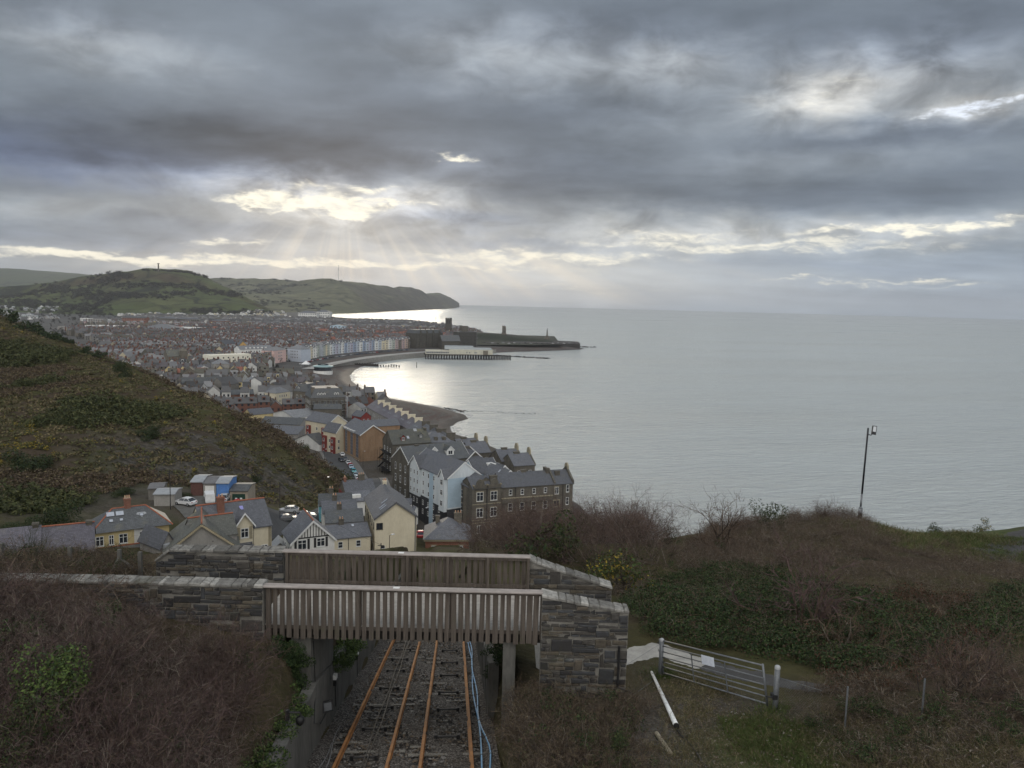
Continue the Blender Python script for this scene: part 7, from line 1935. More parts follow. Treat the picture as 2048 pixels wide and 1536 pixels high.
for x in (-14, -4, 7, 15): OC.chim(x, 6, 1.4, 1.0, 2.5, STONED, 0)
t = thing('church_tower', 'square battlemented church tower standing over the gothic college', 'tower', G(897, 668, 8))
wd = 6.0; htw = 30
mb = MB(); mb.box(-wd, -wd, -4, wd, wd, htw)
for x in np.arange(-wd, wd - .5, 4): mb.box(x, -wd - .02, htw, x + 2.2, -wd + 1, htw + 2.4); mb.box(x, wd - 1, htw, x + 2.2, wd + .02, htw + 2.4); mb.box(-wd - .02, x + .5, htw, -wd + 1, x + 2.5, htw + 2.4); mb.box(wd - 1, x + .5, htw, wd + .02, x + 2.5, htw + 2.4)
mb.build('tower', OCS, t); mb = MB()
for x in (-2.6, 1.2): mb.box(x, -wd - .05, htw - 9, x + 1.6, -wd + .2, htw - 3)
mb.build('louvres', GLASS, t)
b = done(Bld('old_college', 'lower gothic chapel range with a slate roof below the battlemented tower', (884, 682), (921, 682), 17, 11, 14, 8, 'eave', OCS, SLATE_D, cat='college')); b.win('F', rngs(-11, 11, 6), [2.5], 1.6, 4.5, 'mull', DRESS)
b = done(Bld('old_college', 'seaward wing of the gothic college wrapped in scaffolding', (918, 664), (953, 664), 28, 22, 18, 2, 'hip', OCS, SLATE_D, cat='college'))
mb = MB()
for z in np.arange(1, 21, 2.2): mb.box(-b.W / 2 - 1.5, -1.8, z, b.W / 2 + 1.5, -.7, z + .12); mb.box(b.W / 2 + .6, -1.8, z, b.W / 2 + 1.6, b.D, z + .12)
for x in np.arange(-b.W / 2 - 1.5, b.W / 2 + 1.6, 2.4): mb.tube([(x, -1.9, -2), (x, -1.9, 22.5)], .12, 4)
mb.build('scaffolding', SCAF, b.o); b.win('F', rngs(-11, 11, 6), [14, 9, 4], 1.4, 2.2, 'mull', DRESS)
mb = MB(); mb.box(-8, 2, 18, 2, 12, 27); mb.prism([(-8.4, 27), (2.4, 27), (1, 31), (-7, 31)], 1.6, 12.4, 'y'); mb.build('stair_tower', STONED, b.o)
# pier
a, e = G(848, 707, 7), G(984, 709, 7)
t = thing('pier', 'white seaside pier with a glass roofed pavilion on iron legs', 'pier', a, math.atan2(e.y - a.y, e.x - a.x))
L = math.hypot(e.x - a.x, e.y - a.y)
mb = MB(); mb.box(0, -7, -.9, L, 12, 0); mb.build('deck', mat('dark_deck', (0.035, 0.034, 0.034)), t)
mb = MB()
for x in np.arange(2, L + 26, 3.4):
 for y in (-6.6, -2, 2, 7, 11.6): mb.tube([(x, y, -10), (x, y, -.9)], .28, 6)
 if x < L: mb.tube([(x, -6.6, -7.5), (x + 4.2, -6.6, -1.2)], .13, 4); mb.tube([(x, 11.6, -7.5), (x, -6.6, -1.2)], .13, 4)
mb.build('legs', mat('rust_black_iron', (0.03, 0.027, 0.026)), t)
mb = MB(); mb.box(L * .02, -6.5, 0, L * .36, 11, 4.0); mb.box(L * .36, -6.5, 0, L, 11, 6.2); mb.prism([(-6.7, 4.01), (11.2, 4.01), (10, 4.8), (-5.4, 4.8)], L * .02, L * .36, 'x')
mb.build('pavilion', mat('pier_cream', (0.46, 0.44, 0.36), (0.36, .345, .29), .3), t)
mb = MB(); mb.prism([(-5, 6.2), (10, 6.2), (7, 9.5), (2.5, 10.8), (-2, 9.5)], L * .30, L * .72, 'x'); mb.prism([(-6, 6.21), (10.5, 6.21), (8, 8.2), (-3.5, 8.2)], L * .72, L * .985, 'x'); mb.build('roof', mat('pier_roof', (0.30, 0.32, 0.325), (0.24, .26, .265), .5, .4), t)
for x in rngs(L * .03, L * .36, 13): link('window', win_mesh(1.9, 2.2, 'mull'), t, (x, -6.51, .9))
for x in (L * .62, L * .66, L * .74, L * .76): link('window', win_mesh(1.6, 1.6, 'mull'), t, (x, -6.51, 1.4))
mb = MB(); mb.box(L * .86, -7.2, 0, L * .93, -6.4, 5.2); mb.build('stair_porch', STONEW, t)
# promenade wall of the castle point
def seawall(name, lab, pts, z0, z1, th, material, cat='sea wall'):
 P_ = [Vector((p[0], p[1], 0)) for p in pts]; mb = MB(); vs = []
 for i, p in enumerate(P_):
  d_ = (P_[min(i + 1, len(P_) - 1)] - P_[max(i - 1, 0)]).normalized(); n__ = Vector((-d_.y, d_.x, 0)) * th
  for q, z in ((p, z0), (p, z1), (p + n__, z1), (p + n__, z0)): vs.append((q.x, q.y, z))
 mb.add(vs, [(4 * i + k, 4 * i + (k + 1) % 4, 4 * i + 4 + (k + 1) % 4, 4 * i + 4 + k) for i in range(len(P_) - 1) for k in range(4)] + [(3, 2, 1, 0), tuple(4 * (len(P_) - 1) + k for k in range(4))])
 return tag(mb.build(name, material), lab, cat)
WALLD = mat('dark_sea_wall', (0.045, 0.042, 0.040), (0.028, .026, .026), .2, .8, stretch=(1, 1, 3))
mb = MB()
c1, c2, c3, c4 = G(986, 698, 0), G(1050, 697.5, 0), G(1160, 697.5, 0), G(1163, 690, 0)
cp = [c1, c2, c3, Vector((c3.x + 2, c3.y + 70, 0)), Vector((c1.x + 40, c1.y + 170, 0)), Vector((c1.x - 30, c1.y + 60, 0))]
n_ = len(cp); mb.add([(p.x, p.y, -3) for p in cp] + [(p.x, p.y, 8.6) for p in cp], [(k, (k + 1) % n_, n_ + (k + 1) % n_, n_ + k) for k in range(n_)] + [tuple(n_ + k for k in range(n_))])
o = mb.build('sea_wall', WALLD); tag(o, 'long dark sea wall and promenade round the castle point', 'sea wall')
prom = [G(600, 727, 0), G(640, 727, 0), G(690, 722, 0), G(740, 714.5, 0), G(790, 709, 0), G(830, 706.5, 0), G(860, 705.5, 0), G(930, 704, 0), G(985, 701, 0)]
prom = [Vector((p.x, p.y, 0)) for p in prom]
def onz(lst, z): return [G(px, py, z) for px, py in lst]
pl = onz([(655, 731), (690, 724.5), (740, 716.5), (790, 711), (830, 707.5), (862, 705.5), (930, 702.5), (992, 699)], 5.6)
seawall('sea_wall', 'promenade wall curving along the head of the beach to the pier', [(p[0], p[1]) for p in resample(pl, 30)], -1, 5.9, .8, mat('pale_wall', (0.26, 0.25, 0.23), (0.17, .165, .15), .4))
mb = MB(); pr = resample(onz([(618, 738), (655, 729.5), (690, 722.5), (740, 714), (790, 708.6), (830, 705.2), (862, 703)], 5.6), 40); vs = []
for i in range(40):
 d_ = pr[min(i + 1, 39)] - pr[max(i - 1, 0)]; nn_ = np.array((-d_[1], d_[0], 0)) / np.hypot(d_[0], d_[1])
 for k in (-7, 8): q = pr[i] + nn_ * k; vs.append((q[0], q[1], 5.62))
mb.add(vs, [(2 * i, 2 * i + 1, 2 * i + 3, 2 * i + 2) for i in range(39)]); o = mb.build('promenade', mat('pale_paving', (0.33, 0.325, 0.31), (0.25, .245, .235), .3)); tag(o, 'pale promenade pavement above the beach', 'pavement', kind='structure')
# castle headland, tower and memorial
ch_m = mat('castle_grass', (0.026, 0.031, 0.016), (0.018, .02, .012), .06)
hill('castle_hill', [[Vector((p.x, p.y + 150, 5)) for p in row((915, 668, 1500), (1000, 668, 1500), (1120, 685, 1500))], row((915, 664, 1400), (950, 664, 1400), (1000, 668, 1390), (1040, 672, 1380), (1080, 677, 1370), (1110, 682, 1360), (1122, 687, 1350)), row((915, 678, 1310), (1000, 680, 1310), (1060, 684, 1310), (1124, 689, 1310)), [G(915, 690, 6), G(1000, 690, 8), (G(1060, 690, 8)), G(1125, 689, 8)]], 60, 6, 5, .02, ch_m, 'dark grassy castle headland beyond the pier')
p_ = at(1008, 668, 1385); t = thing('castle_ruin', 'tall broken castle tower on the grassy headland', 'ruin', p_ - Vector((0, 0, 3)))
mb = MB(); mb.prism([(-3.6, 0), (3.6, 0), (3.6, 13), (2.8, 17.5), (.8, 17), (.3, 18.5), (-1.5, 17.2), (-3.3, 18.5)], -3, 3, 'y'); mb.prism([(-5, 0), (5, 0), (4.4, 4), (-4.4, 5)], -4, 4, 'y'); mb.build('tower', STONED, t)
mb = MB(); mb.box(-.8, -3.1, 6, .8, -2.9, 9.5); mb.box(-.6, -3.1, 12, .6, -2.9, 14.5); mb.build('opening', GLASS, t)
p_ = at(1094, 677, 1365); t = thing('war_memorial', 'slender war memorial column with a figure on top at the castle point', 'memorial', p_ - Vector((0, 0, 1)))
mb = MB(); mb.prism([(-4.5, 0), (4.5, 0), (3, 3.5), (2, 6.0), (-2, 6.0), (-3, 3.5)], -3, 3, 'y'); mb.build('base', STONED, t); MB().tube([(0, 0, 6.0), (0, 0, 15)], 1.3, 8, r1=.85).build('column', STONED, t)
mb = MB(); mb.tube([(0, 0, 15), (0, 0, 16.3), (.1, 0, 17.6), (0, 0, 18.8)], .65, 6, r1=.3); mb.tube([(0, 0, 17.6), (.9, 0, 19.3)], .22, 5, r1=.12); mb.build('statue', DARKSTEEL, t)
# jetty of the harbour and its mast
j0, j1 = G(716, 641.5, 2), G(880, 654, 2)
o = seawall('jetty', 'long dark stone jetty across the harbour mouth', [(j0.x - 160, j0.y + 200), (j0.x, j0.y), ((j0.x + j1.x) / 2, (j0.y + j1.y) / 2), (j1.x, j1.y)], -2, 8, 14, WALLD, 'jetty')
t = thing('harbour_light', 'thin mast and hut at the end of the harbour jetty', 'beacon', (j1.x - 12, j1.y + 4, 8)); mb = MB(); mb.box(-3, -3, -.5, 3, 3, 5.5); mb.build('hut', STONED, t); MB().tube([(0, 0, 5.5), (0, 0, 22)], .5, 6).build('mast', DARKSTEEL, t)
# groyne
a, e = G(698, 727, 2.2), G(798, 733, .8)
t = thing('groyne', 'dark timber groyne running from the beach into the water', 'groyne', a, math.atan2(e.y - a.y, e.x - a.x)); L = math.hypot(e.x - a.x, e.y - a.y); mb = MB()
mb.box(0, -.5, -4, L * .58, .5, .3); mb.build('planks', mat('wet_timber', (0.03, 0.026, 0.024)), t); mb = MB()
for x in np.arange(0, L, 3.0): h_ = 1.0 if x < L * .6 else random.uniform(-.4, .5); mb.box(x, -.8, -4, x + .8, .8, h_)
mb.build('posts', mat('wet_timber', (0.03, 0.026, 0.024)), t)
mb = MB(); mb.tube([(L + 20, 0, -3), (L + 20, 0, 4)], .35, 6); mb.build('marker_post', DARKSTEEL, t)
# rocks
RK = mat('black_rock', (0.030, 0.026, 0.024), (0.016, .015, .014), .6, .6, bmp=.6)
def reef(lab, pts, n__, w, h):
 mb = MB(); P_ = resample(pts, 50)
 for k in range(n__):
  i = random.randrange(50); q = P_[i] + np.array((random.gauss(0, w * .4), random.gauss(0, w), 0)); r__ = random.uniform(.4, 1) * w * .5
  vs = [tuple(np.array(v) * np.array((r__ * random.uniform(.8, 2), r__, h * random.uniform(.4, 1))) * np.array([random.uniform(.7, 1.3)] * 3) + np.array((q[0], q[1], -.15))) for v in oct_.tolist()]
  mb.add(vs, [tuple(f) for f in ofc.tolist()])
 o = mb.build('rocks', RK); return tag(o, lab, 'rocks', kind='stuff')
reef('black rocks running out to sea below the pier end', onz([(965, 712), (1000, 712), (1040, 714), (1095, 717)], 0), 150, 4.0, 2.2)
reef('dark rock tip beyond the castle sea wall', onz([(1160, 694), (1190, 694.5)], 0), 40, 4.0, 2.2)
reef('low skerries off the beach spit', onz([(925, 822), (960, 822), (985, 823), (1010, 826), (1075, 828)], 0), 120, 1.6, .5)
reef('weedy rocks along the beach edge', onz([(890, 816), (915, 820), (930, 824)], 0.2), 90, 2.2, .9)
# surf along the shore
def surf():
 m_ = bpy.data.materials.new('surf_foam'); m_.use_nodes = True; t = m_.node_tree; b = t.nodes['Principled BSDF']; p = coords(t, 'World')
 b.inputs['Base Color'].default_value = (.62, .63, .62, 1); b.inputs['Roughness'].default_value = .7
 a_ = t.nodes.new('ShaderNodeVertexColor'); a_.layer_name = 'edge'; s = t.nodes.new('ShaderNodeSeparateColor'); t.links.new(a_.outputs[0], s.inputs[0])
 n1_ = noise(t, mapping(t, p, .12, .12, 1), 1, 6, .7, .5); t.links.new(((n1_ - .5) * 2.6 + X(t, s.outputs[0]) * .9 - .25).clamp().s, b.inputs['Alpha'])
 return m_
vs, cs, fs = [], [], []
seg = [np.array((x, y, 0.)) for x, y in COAST[5:33]]; P_ = resample(seg, 420)
offs = [(-.7, 0), (.4, 1), (1.4, .5), (2.8, .7), (5.0, 0)]
for i in range(420):
 d_ = P_[min(i + 1, 419)] - P_[max(i - 1, 0)]; nn_ = np.array((d_[1], -d_[0], 0)) / max(1e-6, np.hypot(d_[0], d_[1])); wv = 1 + .5 * math.sin(i * .23) + .3 * math.sin(i * .71)
 for of, cval in offs: q = P_[i] + nn_ * of * wv; vs.append((q[0], q[1], max(.02, .13 - of * .02) if of < 0 else .035)); cs += [cval * (1 if .8 < wv else .6)] * 3 + [1]
fs = [(5 * i + k, 5 * i + k + 1, 5 * i + 6 + k, 5 * i + 5 + k) for i in range(419) for k in range(4)]
me = bpy.data.meshes.new('surf'); me.from_pydata(vs, [], fs); me.materials.append(surf()); ca = me.color_attributes.new('edge', 'FLOAT_COLOR', 'POINT'); ca.data.foreach_set('color', cs); o = link('surf', me); tag(o, 'thin line of white surf along the shore', 'surf', kind='stuff')
# ------------------------------------------------------------------ hill tops
q = PH_BVH.ray_cast(EYE + Vector((0, 0, 0)), ray(317, 544).normalized()); p_ = q[0] if q[0] else at(317, 542, 3000)
t = thing('monument', 'tall stone column monument on top of the round green hill', 'monument', p_ - Vector((0, 0, 3))); MB().box(-4, -4, 0, 4, 4, 4).build('base', STONED, t); MB().tube([(0, 0, 4), (0, 0, 33)], 3.0, 8, r1=2.4).build('column', STONED, t); MB().box(-3.2, -3.2, 33, 3.2, 3.2, 35).build('capital', STONED, t)
p_ = at(677, 566, 5360); t = thing('radio_mast', 'very thin radio mast on the headland', 'mast', p_); MB().tube([(0, 0, -5), (0, 0, 124)], 1.3, 6, r1=.9).build('mast', SCAF, t)
mb = MB()
for a_ in (0, 2.1, 4.2): mb.tube([(0, 0, 105), (55 * math.cos(a_), 55 * math.sin(a_), -6)], .22, 4)
mb.build('guy_wires', SCAF, t)
WOODM = [vmat('wood_brown', (0.040, 0.032, 0.024), (0.026, .022, .018), .05), vmat('wood_green', (0.026, 0.032, 0.017), (0.018, .022, .012), .05)]
wp = [with_mat(leaf_proto(700 + i, 90, 9, 9, 1.9, .2, .3, 1.0, 6), [[0, 0, 1]]) for i in range(4)]
pos = []
def wood(pxs, n__, jx, jy, bvh):
 for k in range(n__):
  i = random.random() * (len(pxs) - 1); a_ = int(i); f_ = i - a_
  px = pxs[a_][0] * (1 - f_) + pxs[a_ + 1][0] * f_ + random.gauss(0, jx); py = pxs[a_][1] * (1 - f_) + pxs[a_ + 1][1] * f_ + random.gauss(0, jy)
  h_ = bvh.ray_cast(EYE, ray(px, py).normalized())[0]
  if h_ and h_.z > 3: pos.append(tuple(h_))
wood([(180, 556), (225, 549), (250, 553), (210, 565), (170, 575)], 130, 8, 4, PH_BVH)
wood([(90, 577), (140, 583), (190, 590), (210, 602)], 200, 12, 6, PH_BVH)
wood([(230, 572), (300, 569), (380, 574), (440, 585), (480, 592)], 210, 6, 3, PH_BVH)
wood([(215, 590), (270, 592), (330, 594)], 120, 8, 2.5, PH_BVH); wood([(345, 588), (380, 587)], 40, 8, 2, PH_BVH)
wood([(-60, 606), (20, 604), (70, 612), (150, 614), (210, 622)], 330, 12, 8, PH_BVH); wood([(0, 596), (60, 588), (130, 572)], 60, 6, 1.2, PH_BVH)
wood([(290, 541), (340, 543), (380, 546), (420, 558)], 46, 4, .6, PH_BVH); wood([(380, 622), (450, 626), (540, 627)], 90, 10, 3, PH_BVH)
pos = np.array(pos)
stuff('hill_woods', 'dark leafless woods and hedges over the round green hill', [place(wp, pos - np.array([0, 0, 2.0]), .55, 1.05, vr, .8)], WOODM)
pos = []
wood([(430, 580), (520, 583), (560, 586)], 70, 16, 3, HL_BVH); wood([(420, 571), (520, 570), (600, 572)], 40, 10, .8, HL_BVH); wood([(470, 600), (560, 606), (640, 616)], 70, 18, 4, HL_BVH); wood([(440, 558), (700, 564)], 30, 10, .6, HL_BVH)
pos = np.array(pos)
stuff('headland_scrub', 'dark scrub patches on the slopes of the headland', [place(wp, pos - np.array([0, 0, 3.0]), .8, 1.6, vr, .6)], WOODM)
# ------------------------------------------------------------------ big far blocks
def farblk(lab, px0, px1, py_base, py_top, D, m_, roof, form='flat', rows=2, n_=8, cat='building', rise=3, name='block'):
 z0 = 6.0; b0 = G((px0 + px1) / 2, py_base, z0); d_ = (b0 - EYE).dot(fwd); he = (py_base - py_top) / F * d_
 A = at(px0, py_top, d_); B_ = at(px1, py_top, d_); zz = (A.z + B_.z) / 2; A.z = B_.z = zz
 b = done(Bld(name, lab, A, B_, zz, max(3, zz - z0), D, rise, form, m_, roof, world=True, cat=cat))
 if rows: b.win('F', rngs(-b.W / 2, b.W / 2, n_), [(zz - z0) * (k + .35) / rows for k in range(rows)], b.W / n_ * .5, (zz - z0) / rows * .45, 'plain', LEAD)
 return b
farblk('white hospital block with a dark recessed middle, tallest building before the green hill', 160, 176, 650, 637, 20, WHITEW, FELT, rows=4, n_=4, cat='hospital')
farblk('low white and timber hospital wing right of the white block', 176, 205, 651, 638.5, 20, GREYR, FELT, rows=3, n_=6, cat='hospital'); farblk('white end wing of the hospital', 203, 214, 650, 639, 18, WHITEW, FELT, rows=3, n_=2, cat='hospital')
farblk('long brick block with a slate roof at the foot of the green hill', 244, 292, 650, 636, 16, BRICKR, SLATE_D, 'eave', 3, 10); farblk('long buff flats with a hipped roof below the white terraces', 312, 352, 648, 637, 16, STONEW, SLATE, 'hip', 3, 10); farblk('long buff flats right of the hipped one', 352, 398, 648, 638.5, 16, STONEW, SLATE, 'hip', 2, 10)
farblk('large low supermarket with a grey sloping roof', 273, 350, 667, 659, 60, mat('buff_cladding', (0.42, 0.38, 0.30)), SLATE_L, 'hip', 0, cat='supermarket', rise=9); farblk('low white roofed extension of the supermarket', 345, 395, 665, 656, 40, WHITEW, ZINC, 'flat', 0, cat='supermarket')
farblk('long low white roofed shop left of the supermarket', 168, 238, 656, 652, 40, WHITEW, ZINC, 'flat', 0, cat='shop'); farblk('flat white roofed shed among dark roofs', 115, 165, 660, 654, 40, GREYR, ZINC, 'flat', 0, cat='shed')
farblk('white university block with a blue grey roof near the harbour, nearer one', 596, 633, 636, 626, 40, WHITEW, SLATE, 'hip', 2, 10, rise=7); farblk('white university block with a blue grey roof near the harbour, farther one', 631, 659, 635, 624, 40, WHITEW, SLATE, 'hip', 2, 8, rise=7)
farblk('blue painted tall house above the town roofs', 660, 690, 664, 652, 14, SKYBLUE, SLATE, 'gable', 3, 4); farblk('cream tall house near the jetty', 802, 814, 659, 650, 12, CREAM, SLATE, 'hip', 2, 3)
farblk('brick flats with white bands below the green hill', 420, 452, 652, 642, 16, BRICKR, SLATE, 'hip', 3, 6)
# ------------------------------------------------------------------ the mass of town houses
def small_house(W_, D_, He_, rise_, form, chim_, dorm=False):
 """one mesh: 0 wall, 1 roof, 2 chimney, 3 window"""
 mb = MB(); w = W_ / 2
 if form == 'eave':
  mb.prism([(0, -1), (D_, -1), (D_, He_), (D_ / 2, He_ + rise_), (0, He_)], -w, w, 'x', 0)
  k = rise_ / (D_ / 2)
  for sg in (0, 1): e0 = ((-.25 if sg == 0 else D_ + .25), He_ - .25 * k + .03); mb.prism([e0, (D_ / 2, He_ + rise_ + .03), (D_ / 2, He_ + rise_ + .18), (e0[0], e0[1] + .15)], -w - .05, w + .05, 'x', 1)
  cx = [(w - .4, D_ / 2)]
 else:
  mb.prism([(-w, -1), (w, -1), (w, He_), (0, He_ + rise_), (-w, He_)], 0, D_, 'y', 0); k = rise_ / w
  for sg in (-1, 1): e0 = (sg * (w + .25), He_ - .25 * k + .03); mb.prism([e0, (0, He_ + rise_ + .03), (0, He_ + rise_ + .18), (e0[0], e0[1] + .15)], -.1, D_ + .1, 'y', 1)
  cx = [(0, D_ - .8)]
 if chim_:
  for x, y in cx: mb.box(x - .4, y - .9, He_ + rise_ - .8, x + .4, y + .9, He_ + rise_ + 1.3, 2); mb.box(x - .15, y - .6, He_ + rise_ + 1.3, x + .15, y - .3, He_ + rise_ + 1.8, 2); mb.box(x - .15, y + .2, He_ + rise_ + 1.3, x + .15, y + .5, He_ + rise_ + 1.8, 2)
 for z in np.arange(.9, He_ - 1.2, 2.8):
  for x in (-w * .5, w * .45):
   mb.add([(x - .6, -.03, z), (x + .6, -.03, z), (x + .6, -.03, z + 1.5), (x - .6, -.03, z + 1.5)], [(0, 1, 2, 3)], 3)
   mb.add([(x - .6, D_ + .03, z), (x + .6, D_ + .03, z), (x + .6, D_ + .03, z + 1.5), (x - .6, D_ + .03, z + 1.5)], [(3, 2, 1, 0)], 3)
 if dorm:
  mb.box(-.9, D_ * .12, He_ + .2, .9, D_ * .5, He_ + rise_ * .8, 0); mb.add([(-.6, D_ * .12 - .02, He_ + .7), (.6, D_ * .12 - .02, He_ + .7), (.6, D_ * .12 - .02, He_ + rise_ * .7), (-.6, D_ * .12 - .02, He_ + rise_ * .7)], [(0, 1, 2, 3)], 3)
 return mb
tr = random.Random(99)
BRICKT = mat('town_brick', (0.16, 0.072, 0.052), (0.12, .06, .045), 1)
TWHITE = mat('town_white', (.52, .515, .49), (.40, .40, .385), .5)
TCREAM = mat('town_cream', (.42, .37, .27), (.35, .31, .22), .5)
TGREY = mat('town_grey', (.20, .19, .175), (.14, .135, .125), .5)
CHIMT = mat('town_chimney', (0.115, 0.082, 0.068), (0.085, .068, .058), 1)
WC = [('white', TWHITE, 30), ('cream', TCREAM, 14), ('grey', TGREY, 40), ('red brick', BRICKT, 7), ('stone', STONEW, 44), ('pale blue', PALEBLUE, 3), ('yellow', YELLOW, 4), ('pink', PAL['pink'], 3)]
def troof(n, c): return mat(n, c, tuple(v * .8 for v in c), .5, .75, rnd=.2, spec=.3)
T_G, T_P, T_D, T_M, T_L = troof('town_slate_grey', (.105, .104, .106)), troof('town_slate_purple', (.098, .088, .094)), troof('town_slate_dark', (.060, .060, .062)), troof('town_slate_mossy', (.092, .088, .07)), troof('town_slate_pale', (.20, .20, .205))
RC = [('grey slate', T_G, 40), ('purple slate', T_P, 18), ('dark slate', T_D, 22), ('mossy slate', T_M, 10), ('pale slate', T_L, 18), ('red tiled', TILE_R, 2)]
def pick(lst): return tr.choices(lst, [v[2] for v in lst])[0]
protos = [(f, W_, D_, He_, ri, dm) for f, W_, D_, He_, ri, dm in (('eave', 6, 9, 6, 2.8, False), ('eave', 6.5, 9.5, 8, 3.0, True), ('eave', 5.5, 9, 6.5, 3.0, False), ('gable', 7, 10, 6, 3.2, False), ('gable', 8, 12, 7, 3.6, False), ('eave', 9, 9, 6, 3.0, False), ('eave', 16, 11, 7, 3.6, False), ('gable', 11, 18, 6.5, 4.4, False))]
mesh_cache = {}
cand = []
# three districts of terraces with their own street directions
def district(cx, cy, ang, nu_, nv, du, dv, seedd):
 ca, sa = math.cos(ang), math.sin(ang); rr = random.Random(seedd)
 for j in range(-nv, nv + 1):
  kind_ = rr.choice([0, 1, 2, 0, 1, 2, 3]); u = -nu_ + rr.uniform(0, 5)
  rowwall = pick(WC); rowroof = pick(RC)
  while u < nu_:
   kk = kind_ if rr.random() < .74 else rr.randrange(8)
   f, W_, D_, He_, ri, dm = protos[kk]
   if rr.random() < .05: u += rr.uniform(6, 18); continue
   x = cx + ca * u - sa * (j * dv + rr.uniform(-.5, .5)); y = cy + sa * u + ca * (j * dv)
   cand.append((x, y, ang + (math.pi if (j % 2 == 0) else 0) + (rr.uniform(-.05, .05)), kk, rowwall if rr.random() < .78 else pick(WC), rowroof if rr.random() < .88 else pick(RC), rr.uniform(.9, 1.15), rr.randrange(10 ** 6)))
   u += W_ + .05 if kind_ < 3 else W_ + rr.uniform(1.5, 4)
district(-185, 620, R(20), 115, 12, 6, 16.5, 1)
district(-330, 820, R(-12), 190, 17, 6, 17, 2)
district(-250, 1080, R(8), 170, 12, 6, 18, 3)
district(-470, 1240, R(35), 190, 14, 6, 20, 4)
district(-330, 1560, R(-5), 330, 18, 6, 21, 5)
district(-560, 2020, R(15), 420, 14, 6, 26, 6)
district(-140, 1330, R(-25), 120, 11, 6, 18, 7)
district(-110, 520, R(66), 60, 4, 6, 17, 8)
cand2 = []
cx_ = np.array([c_[0] for c_ in cand]); cy_ = np.array([c_[1] for c_ in cand])
cd_ = coast_dist(cx_, cy_)
g_near = np.where(cy_ < 440, near_z(cx_, cy_), 0)
PXY = project(np.stack([cx_, cy_, np.full(len(cx_), 12.0)], 1))
front2 = np.array([(p[0], p[1]) for p in pts])
o_ = np.argsort(front2[:, 1]); fy_ = np.concatenate([[640, 720], front2[o_, 1], [1180]]); fx_ = np.concatenate([[-205, -215], front2[o_, 0], [-175]])
gridocc = {}
for i, c_ in enumerate(cand):
 x, y = c_[0], c_[1]
 lim = 48 if y < 1120 else 30
 if cd_[i] < lim or g_near[i] > 7.5 or PXY[0][i] < -60 or PXY[0][i] > 960 or y > 2330: continue
 if x > -60 and y < 430: continue
 if PXY[0][i] > 828 and y < 1320: continue
 if any((x - ox) ** 2 + (y - oy) ** 2 < (r_ + 4.5) ** 2 for ox, oy, r_ in occ): continue
 key = (int(x // 12), int(y // 12)); clash = False
 for a_ in (-1, 0, 1):
  for b_ in (-1, 0, 1):
   for (ox, oy, who) in gridocc.get((key[0] + a_, key[1] + b_), ()):
    if (x - ox) ** 2 + (y - oy) ** 2 < (5.6 ** 2 if who == id(c_[4]) else 7.5 ** 2): clash = True
 # keep the promenade, its road and the beach clear
 if 640 < y < 1180 and x > np.interp(y, fy_, fx_) - 16: clash = True
 if clash: continue
 gridocc.setdefault(key, []).append((x, y, id(c_[4])))
 cand2.append((PXY[2][i], c_))
cand2.sort(key=lambda v: v[0])
print('town houses', len(cand2))
far_parts = {}
cnt = 0
stuffmb = {}
for d_, (x, y, ang, kk, wc, rc, sc_, sd) in cand2:
 f, W_, D_, He_, ri, dm = protos[kk]
 z = 5.3
 if cnt < 290:
  key = (kk, wc[0], rc[0])
  if d_ < 760:
   # walls, roof and chimney as parts
   if ('w', key) not in mesh_cache:
    full = small_house(W_, D_, He_, ri, f, True, dm)
    for nm, sel in (('walls', (0, 3)), ('roof', (1,)), ('chimney', (2,))):
     mb = MB(); mb.v = full.v; mb.f = [q for q, m_ in zip(full.f, full.m) if m_ in sel]; mb.m = [0 if m_ != 3 else 1 for m_ in full.m if m_ in sel]
     used = sorted({v for q in mb.f for v in q}); mp = {v: k for k, v in enumerate(used)}; mb.v = [mb.v[v] for v in used]; mb.f = [tuple(mp[v] for v in q) for q in mb.f]
     mesh_cache[(nm[0], key)] = mb.mesh(nm, [wc[1], GLASS] if nm == 'walls' else (rc[1] if nm == 'roof' else CHIMT))
   t = thing('terraced_house', f'{wc[0]} town house with a {rc[0]} roof and brick chimney in packed rows', 'house', (x, y, z), ang, f'{wc[0]} walled, {rc[0]} roofed town houses')
   link('walls', mesh_cache[('w', key)], t); r_ = link('roof', mesh_cache[('r', key)], t); link('chimney', mesh_cache[('c', key)], r_)
   t.scale = (1, 1, sc_)
  else:
   if key not in mesh_cache: mesh_cache[key] = small_house(W_, D_, He_, ri, f, True, dm).mesh('terraced_house', [wc[1], rc[1], CHIMT, GLASS])
   t = link('terraced_house', mesh_cache[key], None, (x, y, z), (0, 0, ang)); t.scale = (1, 1, sc_)
   tag(t, f'{wc[0]} town house with a {rc[0]} roof in the packed rows of the middle town', 'house', f'{wc[0]} walled, {rc[0]} roofed middle town houses')
  cnt += 1
 else:
  full = small_house(W_, D_, He_, ri, f, d_ < 1700, dm and d_ < 1300)
  ca, sa = math.cos(ang), math.sin(ang)
  B = stuffmb.setdefault('all', MB())
  mats_ = [TWHITE, TCREAM, TGREY, BRICKT, STONEW, PALEBLUE, YELLOW, PAL['pink'], T_G, T_P, T_D, T_M, T_L, TILE_R, GLASS]
  idx = {0: mats_.index(wc[1]), 1: mats_.index(rc[1]), 2: 3, 3: 14}
  b0 = len(B.v)
  B.v += [(x + ca * p[0] - sa * p[1], y + sa * p[0] + ca * p[1], z + p[2] * sc_) for p in full.v]
  B.f += [tuple(b0 + v for v in q) for q in full.f]; B.m += [idx[m_] for m_ in full.m]
o = stuffmb['all'].build('distant_houses', mats_)
tag(o, 'far mass of slate roofed houses filling the town to the foot of the hill', 'houses', kind='stuff')
